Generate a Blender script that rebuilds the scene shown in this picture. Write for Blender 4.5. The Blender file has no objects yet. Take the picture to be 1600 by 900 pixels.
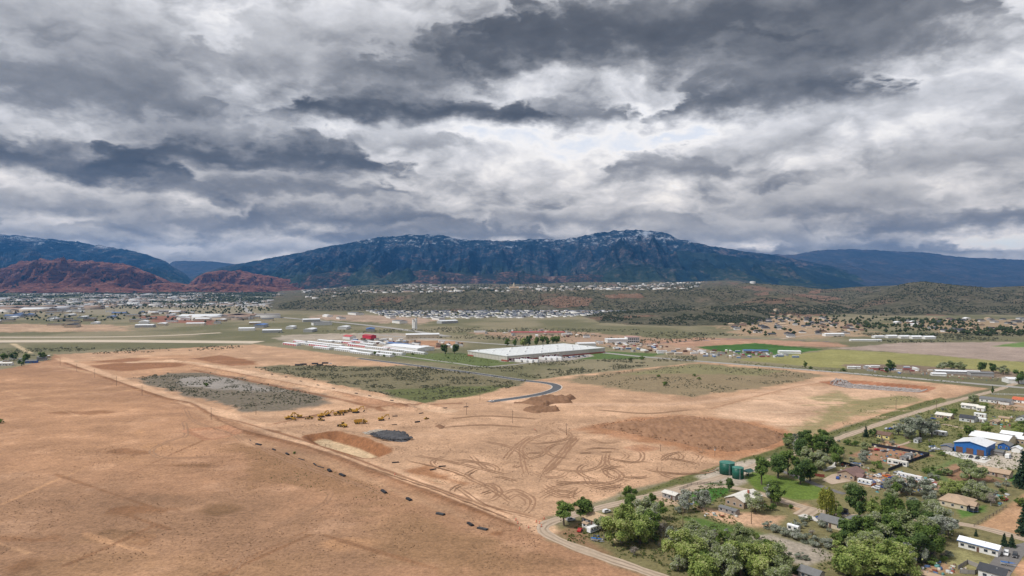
import bpy, bmesh, math, random
import numpy as np
from mathutils import Vector, Matrix

R = math.radians
rng = random.Random(7)
S = bpy.context.scene
COL = S.collection

# ------------------------------------------------------------------ camera
CAM_H = 120.0
FPX = 1067.0                       # focal length in units of a 1600 px wide frame
PITCH = math.atan(10.0 / FPX)      # the camera looks slightly down
cam_d = bpy.data.cameras.new("camera")
cam_d.sensor_width = 36.0
cam_d.lens = 36.0 * FPX / 1600.0
cam_d.clip_start = 1.0
cam_d.clip_end = 90000.0
cam = bpy.data.objects.new("camera", cam_d)
cam.location = (0, 0, CAM_H)
cam.rotation_euler = (R(90) - PITCH, 0, 0)
COL.objects.link(cam)
S.camera = cam

# ------------------------------------------------------------------ light, exposure
SUN_EL, SUN_AZ = R(52), R(-108)    # azimuth from +Y towards +X : the sun stands behind the camera's left shoulder
sun_d = bpy.data.lights.new("sun", 'SUN')
sun_d.energy = 2.0
sun_d.angle = R(12)
sun_d.color = (1.0, 0.97, 0.93)
sun = bpy.data.objects.new("sun", sun_d)
sdir = Vector((math.sin(SUN_AZ) * math.cos(SUN_EL), math.cos(SUN_AZ) * math.cos(SUN_EL), math.sin(SUN_EL)))
sun.rotation_euler = sdir.to_track_quat('Z', 'Y').to_euler()
COL.objects.link(sun)
S.view_settings.view_transform = 'Standard'
S.view_settings.look = 'None'
S.view_settings.gamma = 1.0
S.view_settings.exposure = 0.80
S.view_settings.use_curve_mapping = False
S.cycles.max_bounces = 6
S.cycles.diffuse_bounces = 2
S.cycles.glossy_bounces = 2
S.cycles.transmission_bounces = 4
S.cycles.volume_bounces = 0
S.cycles.transparent_max_bounces = 6

# ------------------------------------------------------------------ node helpers
class NT:
    def __init__(self, tree):
        self.t = tree; self.n = tree.nodes; self.l = tree.links
    def node(self, typ, **kw):
        nd = self.n.new(typ)
        for k, v in kw.items():
            setattr(nd, k, v)
        return nd
    def put(self, sock, val):
        if isinstance(val, bpy.types.NodeSocket):
            self.l.new(val, sock)
        elif val is not None:
            sock.default_value = val
    def m(self, op, a, b=None, c=None, clamp=False):
        nd = self.node('ShaderNodeMath', operation=op, use_clamp=clamp)
        self.put(nd.inputs[0], a); self.put(nd.inputs[1], b); self.put(nd.inputs[2], c)
        return nd.outputs[0]
    def vm(self, op, a, b=None):
        nd = self.node('ShaderNodeVectorMath', operation=op)
        self.put(nd.inputs[0], a)
        if b is not None:
            if op == 'SCALE': self.put(nd.inputs['Scale'], b)
            else: self.put(nd.inputs[1], b)
        return nd.outputs[0]
    def noise(self, vec, scale, detail=4, rough=0.5, dim='3D', lac=2.0, out=0, typ='FBM', dist=0.0):
        nd = self.node('ShaderNodeTexNoise', noise_dimensions=dim)
        nd.noise_type = typ
        self.put(nd.inputs['Vector'], vec); self.put(nd.inputs['Scale'], scale)
        nd.inputs['Detail'].default_value = detail; nd.inputs['Roughness'].default_value = rough
        nd.inputs['Lacunarity'].default_value = lac; nd.inputs['Distortion'].default_value = dist
        return nd.outputs[out]
    def ramp(self, fac, stops, interp='LINEAR'):
        nd = self.node('ShaderNodeValToRGB')
        cr = nd.color_ramp; cr.interpolation = interp
        while len(cr.elements) < len(stops): cr.elements.new(0.5)
        while len(cr.elements) > len(stops): cr.elements.remove(cr.elements[-1])
        for e, (p, c) in zip(cr.elements, stops):
            e.position = p
            e.color = (c[0], c[1], c[2], 1) if not isinstance(c, (int, float)) else (c, c, c, 1)
        self.put(nd.inputs[0], fac)
        return nd.outputs[0]
    def mix(self, fac, a, b, blend='MIX'):
        nd = self.node('ShaderNodeMix', data_type='RGBA', blend_type=blend)
        self.put(nd.inputs[0], fac)
        for i, v in ((6, a), (7, b)):
            if isinstance(v, tuple) and len(v) == 3: v = v + (1,)
            self.put(nd.inputs[i], v)
        return nd.outputs[2]
    def maprange(self, v, a, b, c=0.0, d=1.0, smooth=True):
        nd = self.node('ShaderNodeMapRange', interpolation_type='SMOOTHSTEP' if smooth else 'LINEAR')
        self.put(nd.inputs[0], v)
        nd.inputs[1].default_value = a; nd.inputs[2].default_value = b
        nd.inputs[3].default_value = c; nd.inputs[4].default_value = d
        return nd.outputs[0]

def lin(c):
    """sRGB 0-255 -> linear"""
    r = []
    for v in c:
        v = v / 255.0
        r.append(v / 12.92 if v <= 0.04045 else ((v + 0.055) / 1.055) ** 2.4)
    return tuple(r)

# ------------------------------------------------------------------ sky : broken overcast above a clear Nishita sky
W = bpy.data.worlds.new("World")
S.world = W
W.use_nodes = True
wt = NT(W.node_tree)
for nd in list(wt.n): wt.n.remove(nd)
w_out = wt.node('ShaderNodeOutputWorld')
w_bg = wt.node('ShaderNodeBackground')
w_sky = wt.node('ShaderNodeTexSky', sky_type='NISHITA')
w_sky.sun_disc = False
w_sky.sun_elevation = SUN_EL
w_sky.sun_rotation = SUN_AZ
w_sky.altitude = 1700
tc = wt.node('ShaderNodeTexCoord')
dirv = tc.outputs['Generated']
sx = wt.node('ShaderNodeSeparateXYZ'); wt.put(sx.inputs[0], dirv)
dx, dy, dz = sx.outputs
horiz = wt.m('SQRT', wt.m('ADD', wt.m('MULTIPLY', dx, dx), wt.m('MULTIPLY', dy, dy)))
# cloud-deck coordinates (a flat layer seen from below, flattening towards the horizon)
den = wt.m('ADD', wt.m('MAXIMUM', dz, 0.0), 0.30)
cx = wt.m('DIVIDE', dx, den); cy = wt.m('DIVIDE', dy, den)
cmb = wt.node('ShaderNodeCombineXYZ'); wt.put(cmb.inputs[0], cx); wt.put(cmb.inputs[1], cy)
q0 = cmb.outputs[0]
wc = wt.noise(q0, 3.0, 5, 0.55, out=1)
warp = wt.vm('SCALE', wt.vm('SUBTRACT', wc, (0.5, 0.5, 0.5)), 0.26)
q = wt.vm('ADD', q0, warp)
f_big = wt.noise(q, 1.5, 3, 0.5)
f_mid = wt.noise(q, 3.4, 7, 0.52)
# same field a little higher up in the sky, for bright crowns over dark bases
den2 = wt.m('ADD', den, 0.013)
cm2 = wt.node('ShaderNodeCombineXYZ')
wt.put(cm2.inputs[0], wt.m('DIVIDE', wt.m('ADD', dx, -0.006), den2)); wt.put(cm2.inputs[1], wt.m('DIVIDE', dy, den2))
q2 = wt.vm('ADD', cm2.outputs[0], warp)
f_mid2 = wt.noise(q2, 3.4, 7, 0.52)
# azimuth / elevation of the large cloud banks, edges torn by noise
az = wt.m('ARCTAN2', dx, dy)
el = wt.m('ARCTAN2', dz, horiz)
azel = wt.node('ShaderNodeCombineXYZ'); wt.put(azel.inputs[0], az); wt.put(azel.inputs[1], wt.m('MULTIPLY', el, 1.9))
tear = wt.noise(azel.outputs[0], 6.0, 6, 0.56, out=1)
tv = wt.node('ShaderNodeSeparateXYZ'); wt.put(tv.inputs[0], wt.vm('SUBTRACT', tear, (0.5, 0.5, 0.5)))

def ang_of(px, py):
    a0 = math.atan((px - 800) / FPX)
    return a0, math.atan((440 - py) / FPX * math.cos(a0))
tear2 = wt.noise(azel.outputs[0], 21.0, 5, 0.58, out=1)
tv2 = wt.node('ShaderNodeSeparateXYZ'); wt.put(tv2.inputs[0], wt.vm('SUBTRACT', tear2, (0.5, 0.5, 0.5)))
# billowing lumps on the cloud flanks
vor = wt.node('ShaderNodeTexVoronoi', feature='SMOOTH_F1', voronoi_dimensions='2D')
wt.put(vor.inputs['Vector'], wt.vm('ADD', azel.outputs[0], wt.vm('SCALE', wt.vm('SUBTRACT', tear, (0.5, 0.5, 0.5)), 0.16)))
vor.inputs['Scale'].default_value = 17.0; vor.inputs['Detail'].default_value = 3.0; vor.inputs['Roughness'].default_value = 0.55
vor.inputs['Smoothness'].default_value = 0.7
lump = wt.m('SUBTRACT', 0.42, vor.outputs['Distance'])
# the broken layer behind the separate clouds
thick = wt.m('ADD', wt.m('MULTIPLY', wt.m('SUBTRACT', f_big, 0.5), 0.7), wt.m('MULTIPLY', wt.m('SUBTRACT', f_mid, 0.5), 0.8))
crown = wt.m('SUBTRACT', f_mid, f_mid2)
fine = wt.noise(azel.outputs[0], 15.0, 6, 0.58)
val = wt.m('SUBTRACT', 0.65, wt.m('MULTIPLY', thick, 0.75))
val = wt.m('MULTIPLY_ADD', crown, 0.8, val)
val = wt.m('MULTIPLY_ADD', wt.m('SUBTRACT', fine, 0.5), 0.20, val)
val = wt.m('MULTIPLY_ADD', lump, 0.22, val)
def tri(v):
    nd = wt.node('ShaderNodeCombineXYZ')
    for i in range(3): wt.put(nd.inputs[i], v)
    return nd.outputs[0]
def vma(a_, b_, c_):
    nd = wt.node('ShaderNodeVectorMath', operation='MULTIPLY_ADD')
    for i, v in enumerate((a_, b_, c_)): wt.put(nd.inputs[i], v)
    return nd.outputs[0]
def vstep(v, lo, hi):
    nd = wt.node('ShaderNodeMapRange', data_type='FLOAT_VECTOR', interpolation_type='SMOOTHSTEP')
    wt.put(nd.inputs['Vector'], v)
    nd.inputs[7].default_value = (lo,)*3; nd.inputs[8].default_value = (hi,)*3
    return nd.outputs['Vector']
def sep(v):
    nd = wt.node('ShaderNodeSeparateXYZ'); wt.put(nd.inputs[0], v); return nd.outputs
AZ, EL, TX, TY, T2X, T2Y, T2Z, LU = [tri(v) for v in (az, el, tv.outputs[0], tv.outputs[1], tv2.outputs[0], tv2.outputs[1], tv2.outputs[2], lump)]
GAZ = vma(TX, (.22,)*3, AZ); GEL = vma(TY, (.10,)*3, EL)
GLOW = [(860, 215, 190, 60, .34), (1020, 180, 170, 40, .24), (960, 75, 150, 26, .22), (1440, 130, 260, 90, .16), (1180, 383, 70, 8, .30), (1570, 372, 80, 20, .26),
        (320, 385, 330, 22, .10), (360, 55, 90, 40, .22), (1560, 30, 160, 60, .18), (560, 205, 120, 18, .20), (1300, 250, 200, 50, .10), (230, 280, 200, 16, .16)]
for k in range(0, len(GLOW), 3):       # thin, bright places in the layer, three at a time
    gs = GLOW[k:k+3]; an = [ang_of(g_[0], g_[1]) for g_ in gs]
    ia = [FPX/(g_[2]*math.cos(q_[0])**2) for g_, q_ in zip(gs, an)]; ie = [FPX/g_[3] for g_ in gs]
    da = vma(GAZ, ia, [-q_[0]*i_ for q_, i_ in zip(an, ia)]); de = vma(GEL, ie, [-q_[1]*i_ for q_, i_ in zip(an, ie)])
    r2 = sep(vma(da, da, wt.vm('MULTIPLY', de, de)))
    for i in range(3):
        val = wt.m('MULTIPLY_ADD', wt.m('EXPONENT', wt.m('MULTIPLY', r2[i], -1.0)), gs[i][4], val)
CLOUDS = [  # px, base row, half-width, height, dark, bright, opacity : level dark base, billowing paler top
    (240, 404, 210, 30, .42, .78, .8), (470, 398, 230, 34, .40, .80, .8), (60, 372, 200, 34, .36, .72, .85), (1330, 392, 240, 30, .28, .62, .85), (1540, 405, 140, 30, .42, .76, .7), (1120, 372, 170, 44, .38, .74, .8),
    (700, 368, 220, 28, .28, .70, .9), (900, 350, 230, 40, .36, .74, .8), (1480, 356, 210, 34, .26, .62, .9), (300, 350, 190, 40, .34, .80, .85), (560, 345, 240, 46, .24, .72, .9),
    (120, 320, 190, 40, .38, .82, .8), (1290, 330, 240, 60, .42, .68, .75), (430, 300, 250, 44, .24, .80, .9), (1050, 268, 150, 60, .28, .62, .85), (1490, 265, 200, 60, .42, .68, .7), (1180, 235, 150, 46, .46, .68, .6),
    (80, 256, 300, 60, .12, .60, .97), (400, 252, 280, 100, .12, .74, .97), (620, 226, 130, 40, .32, .70, .7), (1210, 158, 220, 84, .20, .54, .95), (880, 186, 150, 60, .26, .62, .9),
    (650, 178, 260, 66, .12, .60, .97), (150, 150, 290, 95, .28, .62, .85), (480, 110, 250, 75, .34, .66, .75), (760, 100, 240, 70, .26, .60, .85), (960, 84, 380, 120, .18, .48, .93), (1080, 40, 440, 90, .20, .46, .9), (1340, 70, 290, 100, .24, .52, .9), (560, 60, 240, 60, .40, .66, .6), (90, 56, 300, 80, .40, .60, .7), (330, 205, 160, 40, .50, .84, .6), (1420, 180, 220, 60, .46, .70, .5)]
CLOUDS.sort(key=lambda c: -c[1])       # far to near
LF = tri(wt.m('MULTIPLY_ADD', lump, .16, wt.m('MULTIPLY', wt.m('SUBTRACT', fine, .5), .16)))
for k in range(0, len(CLOUDS), 3):
    cs = CLOUDS[k:k+3]; an = [ang_of(c_[0], c_[1]) for c_ in cs]
    sa = [c_[2]/FPX*math.cos(q_[0])**2 for c_, q_ in zip(cs, an)]; T = [c_[3]/FPX for c_ in cs]
    n_el = vma(T2Y, [.030+.22*t_ for t_ in T], wt.vm('MULTIPLY', TY, [.9*t_+.01 for t_ in T]))
    n_az = vma(T2X, (.05,)*3, wt.vm('MULTIPLY', TX, [.95*s_ for s_ in sa]))
    u = vma(wt.vm('ADD', AZ, n_az), [1/s_ for s_ in sa], [-q_[0]/s_ for q_, s_ in zip(an, sa)])
    rel = vma(wt.vm('ADD', EL, n_el), [1/t_ for t_ in T], [-q_[1]/t_ for q_, t_ in zip(an, T)])
    dome = vma(wt.vm('MULTIPLY', u, u), (-1.0,)*3, (1.0,)*3)
    rl = vma(LU, (-.55,)*3, rel)
    al = wt.vm('MULTIPLY', wt.vm('MULTIPLY', vstep(wt.vm('SUBTRACT', dome, rl), -.08, .30), vstep(rel, -.42, .20)), [c_[6] for c_ in cs])
    sh = vma(vstep(vma(T2Z, (.5,)*3, rl), .0, 1.25), [c_[5]-c_[4]+.02 for c_ in cs], [c_[4]+.05 for c_ in cs])
    A_, H_ = sep(al), sep(wt.vm('ADD', sh, LF))
    for i in range(3):
        mx_ = wt.node('ShaderNodeMix', data_type='FLOAT')
        wt.put(mx_.inputs[0], A_[i]); wt.put(mx_.inputs[2], val); wt.put(mx_.inputs[3], H_[i])
        val = mx_.outputs[0]
val = wt.m('MULTIPLY_ADD', val, 1.42, -.185)
CG = [(0.0, lin((64, 67, 72))), (0.20, lin((95, 98, 104))), (0.42, lin((140, 143, 149))), (0.60, lin((183, 186, 192))),
      (0.78, lin((214, 217, 224))), (0.92, lin((238, 240, 244))), (1.0, lin((252, 252, 253)))]
ccol = wt.ramp(val, CG)
low = wt.maprange(el, 0.03, 0.24, 1.0, 0.0)
tint = wt.mix(low, (1.04, 1.0, 0.955), (1.28, 1.12, 0.92))
cstr = wt.vm('SCALE', wt.vm('MULTIPLY', ccol, tint), 0.62)
nis = wt.vm('SCALE', w_sky.outputs[0], 0.10)
gap = wt.maprange(val, 0.90, 1.25, 0.0, 0.35)
final = wt.mix(gap, cstr, nis)
wt.put(w_bg.inputs[0], final)
w_bg.inputs[1].default_value = 1.0
wt.l.new(w_bg.outputs[0], w_out.inputs[0])
W.cycles.sampling_method = 'MANUAL'
W.cycles.sample_map_resolution = 512

# ------------------------------------------------------------------ photograph pixel -> place on the valley floor
_cp, _sp = math.cos(PITCH), math.sin(PITCH)
def G(px, py, z=0.0):
    r = (px - 800) / FPX; u = (450 - py) / FPX
    d = (r, _cp + u * _sp, -_sp + u * _cp)
    k = (z - CAM_H) / d[2]
    return (r * k, d[1] * k)
def GP(pts):
    return [G(*p) for p in pts]
def D_of(py):
    return G(800, py)[1]
def elev_at(px, py, D):
    """height a point at forward distance D must have to be seen at image row py"""
    u = (450 - py) / FPX
    return CAM_H + D * (-_sp + u * _cp) / (_cp + u * _sp)

# ------------------------------------------------------------------ object helpers
def tag(o, label=None, cat=None, group=None, kind=None):
    if label: o['label'] = label
    if cat: o['category'] = cat
    if group: o['group'] = group
    if kind: o['kind'] = kind
    return o
def empty(name, loc, rz=0.0):
    o = bpy.data.objects.new(name, None)
    o.empty_display_size = 0.5
    o.location = loc; o.rotation_euler = (0, 0, rz)
    COL.objects.link(o)
    return o
def link(name, me, parent=None, loc=None, rz=None):
    o = bpy.data.objects.new(name, me)
    COL.objects.link(o)
    if parent is not None: o.parent = parent
    if loc is not None: o.location = loc
    if rz is not None: o.rotation_euler = (0, 0, rz)
    return o
def copy_tree(o, parent=None):
    c = o.copy(); COL.objects.link(c); c.parent = parent
    for ch in list(KIDS.get(o.name, [])):
        copy_tree(ch, c)
    return c
KIDS = {}
def np_mesh(name, verts, faces, mat=None, smooth=False):
    """fast mesh from numpy arrays; faces (n,4) or (n,3)"""
    me = bpy.data.meshes.new(name)
    verts = np.asarray(verts, dtype=np.float32); faces = np.asarray(faces, dtype=np.int32)
    n, k = faces.shape
    me.vertices.add(len(verts)); me.vertices.foreach_set('co', verts.ravel())
    me.loops.add(n * k); me.loops.foreach_set('vertex_index', faces.ravel())
    me.polygons.add(n)
    me.polygons.foreach_set('loop_start', np.arange(0, n * k, k, dtype=np.int32))
    me.polygons.foreach_set('loop_total', np.full(n, k, dtype=np.int32))
    if smooth: me.polygons.foreach_set('use_smooth', np.ones(n, dtype=bool))
    me.update(calc_edges=True)
    if mat: me.materials.append(mat)
    return me
def set_color(me, name, rgb, domain='POINT'):
    a = me.color_attributes.new(name, 'FLOAT_COLOR', domain)
    n = len(rgb)
    c = np.ones((n, 4), dtype=np.float32); c[:, :rgb.shape[1]] = rgb
    a.data.foreach_set('color', c.ravel())

class MB:
    """collects shapes in local space and builds ONE mesh"""
    def __init__(self): self.v = []; self.f = []
    def add(self, vs, fs):
        b = len(self.v); self.v += [tuple(p) for p in vs]; self.f += [tuple(i + b for i in f) for f in fs]; return self
    def box(self, x0, x1, y0, y1, z0, z1):
        return self.add([(x0,y0,z0),(x1,y0,z0),(x1,y1,z0),(x0,y1,z0),(x0,y0,z1),(x1,y0,z1),(x1,y1,z1),(x0,y1,z1)],
                        [(3,2,1,0),(4,5,6,7),(0,1,5,4),(1,2,6,5),(2,3,7,6),(3,0,4,7)])
    def cbox(self, cx, cy, cz, lx, ly, lz, rz=0.0, ry=0.0):
        M = Matrix.Rotation(rz, 3, 'Z') @ Matrix.Rotation(ry, 3, 'Y')
        vs = []
        for p in [(-1,-1,-1),(1,-1,-1),(1,1,-1),(-1,1,-1),(-1,-1,1),(1,-1,1),(1,1,1),(-1,1,1)]:
            w = M @ Vector((p[0]*lx/2, p[1]*ly/2, p[2]*lz/2)); vs.append((w.x+cx, w.y+cy, w.z+cz))
        return self.add(vs, [(3,2,1,0),(4,5,6,7),(0,1,5,4),(1,2,6,5),(2,3,7,6),(3,0,4,7)])
    def prism(self, prof, y0, y1):
        """profile in x,z (counter-clockwise seen from -y) extruded along y"""
        n = len(prof)
        vs = [(x, y0, z) for x, z in prof] + [(x, y1, z) for x, z in prof]
        fs = [tuple(range(n)), tuple(range(2*n-1, n-1, -1))]
        for i in range(n):
            j = (i+1) % n; fs.append((j, i, i+n, j+n))
        return self.add(vs, fs)
    def cyl(self, p0, p1, r0, r1=None, n=8, cap=True):
        r1 = r0 if r1 is None else r1
        a = Vector(p0); b = Vector(p1); d = (b-a).normalized()
        s = d.orthogonal().normalized(); t = d.cross(s)
        vs = []
        for c, r in ((a, r0), (b, r1)):
            for i in range(n):
                th = 2*math.pi*i/n; vs.append(c + s*(math.cos(th)*r) + t*(math.sin(th)*r))
        fs = [(i, (i+1)%n, n+(i+1)%n, n+i) for i in range(n)]
        if cap: fs += [tuple(range(n-1, -1, -1)), tuple(range(n, 2*n))]
        return self.add(vs, fs)
    def mesh(self, name, mat, smooth=False):
        me = bpy.data.meshes.new(name)
        me.from_pydata(self.v, [], self.f); me.update()
        if mat: me.materials.append(mat)
        if smooth: me.shade_smooth()
        return me
    def build(self, name, mat, parent=None, smooth=False, loc=None):
        o = link(name, self.mesh(name, mat, smooth), parent, loc)
        if parent is not None: KIDS.setdefault(parent.name, []).append(o)
        return o

# ------------------------------------------------------------------ numpy noise in world metres
def _hash(ix, iy, seed):
    h = (ix.astype(np.int64) * 374761393 + iy.astype(np.int64) * 668265263 + seed * 1442695041) & 0xffffffff
    h = ((h ^ (h >> 13)) * 1274126177) & 0xffffffff
    return ((h ^ (h >> 16)) & 0xffff) / 65535.0
def vnoise(x, y, seed=0):
    ix = np.floor(x); iy = np.floor(y); fx = x - ix; fy = y - iy
    fx = fx*fx*fx*(fx*(fx*6-15)+10); fy = fy*fy*fy*(fy*(fy*6-15)+10)
    a = _hash(ix, iy, seed); b = _hash(ix+1, iy, seed); c = _hash(ix, iy+1, seed); d = _hash(ix+1, iy+1, seed)
    return (a*(1-fx)+b*fx)*(1-fy) + (c*(1-fx)+d*fx)*fy
def fbm(x, y, scale, octs=5, seed=0, gain=0.5, ridged=False):
    s = 0; a = 1; t = 0; f = 1.0/scale
    for o in range(octs):
        n = vnoise(x*f + 17.3*o, y*f - 9.1*o, seed+o)
        if ridged: n = 1 - np.abs(2*n-1)
        s = s + a*n; t += a; a *= gain; f *= 2.03
    return s/t
def sstep(a, b, v):
    t = np.clip((v-a)/(b-a), 0, 1); return t*t*(3-2*t)
def seg_dist(x, y, pts):
    d = np.full(x.shape, 1e9)
    for (ax, ay), (bx, by) in zip(pts[:-1], pts[1:]):
        vx, vy = bx-ax, by-ay; L = vx*vx+vy*vy+1e-9
        t = np.clip(((x-ax)*vx+(y-ay)*vy)/L, 0, 1)
        d = np.minimum(d, np.hypot(x-ax-t*vx, y-ay-t*vy))
    return d
def poly_sd(x, y, pts):
    """positive inside"""
    d = seg_dist(x, y, pts + [pts[0]])
    ins = np.zeros(x.shape, bool); n = len(pts); j = n-1
    for i in range(n):
        xi, yi = pts[i]; xj, yj = pts[j]
        c = ((yi > y) != (yj > y))
        ins ^= c & (x < (xj-xi)*(y-yi)/((yj-yi) if yj != yi else 1e-9) + xi)
        j = i
    return np.where(ins, d, -d)
def smooth_line(pts, step=4.0, closed=False):
    """Catmull-Rom through world points, resampled"""
    P = [Vector((p[0], p[1])) for p in pts]; out = []
    n = len(P)
    for i in range(n-1):
        p0 = P[max(i-1, 0)]; p1 = P[i]; p2 = P[i+1]; p3 = P[min(i+2, n-1)]
        k = max(2, int((p2-p1).length/step))
        for j in range(k):
            t = j/k
            out.append(0.5*((2*p1)+(p2-p0)*t+(2*p0-5*p1+4*p2-p3)*t*t+(3*p1-p0-3*p2+p3)*t**3))
    out.append(P[-1])
    return [(v.x, v.y) for v in out]
# ================================================================== GROUND
GAIN = 1.20
def alb(c):
    v = np.array(lin(c)) / GAIN
    l = v @ np.array([.3, .55, .15])
    return np.clip((v*.87 + l*.13)*np.array([.99, 1.0, .98]), 0, .9)

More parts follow.
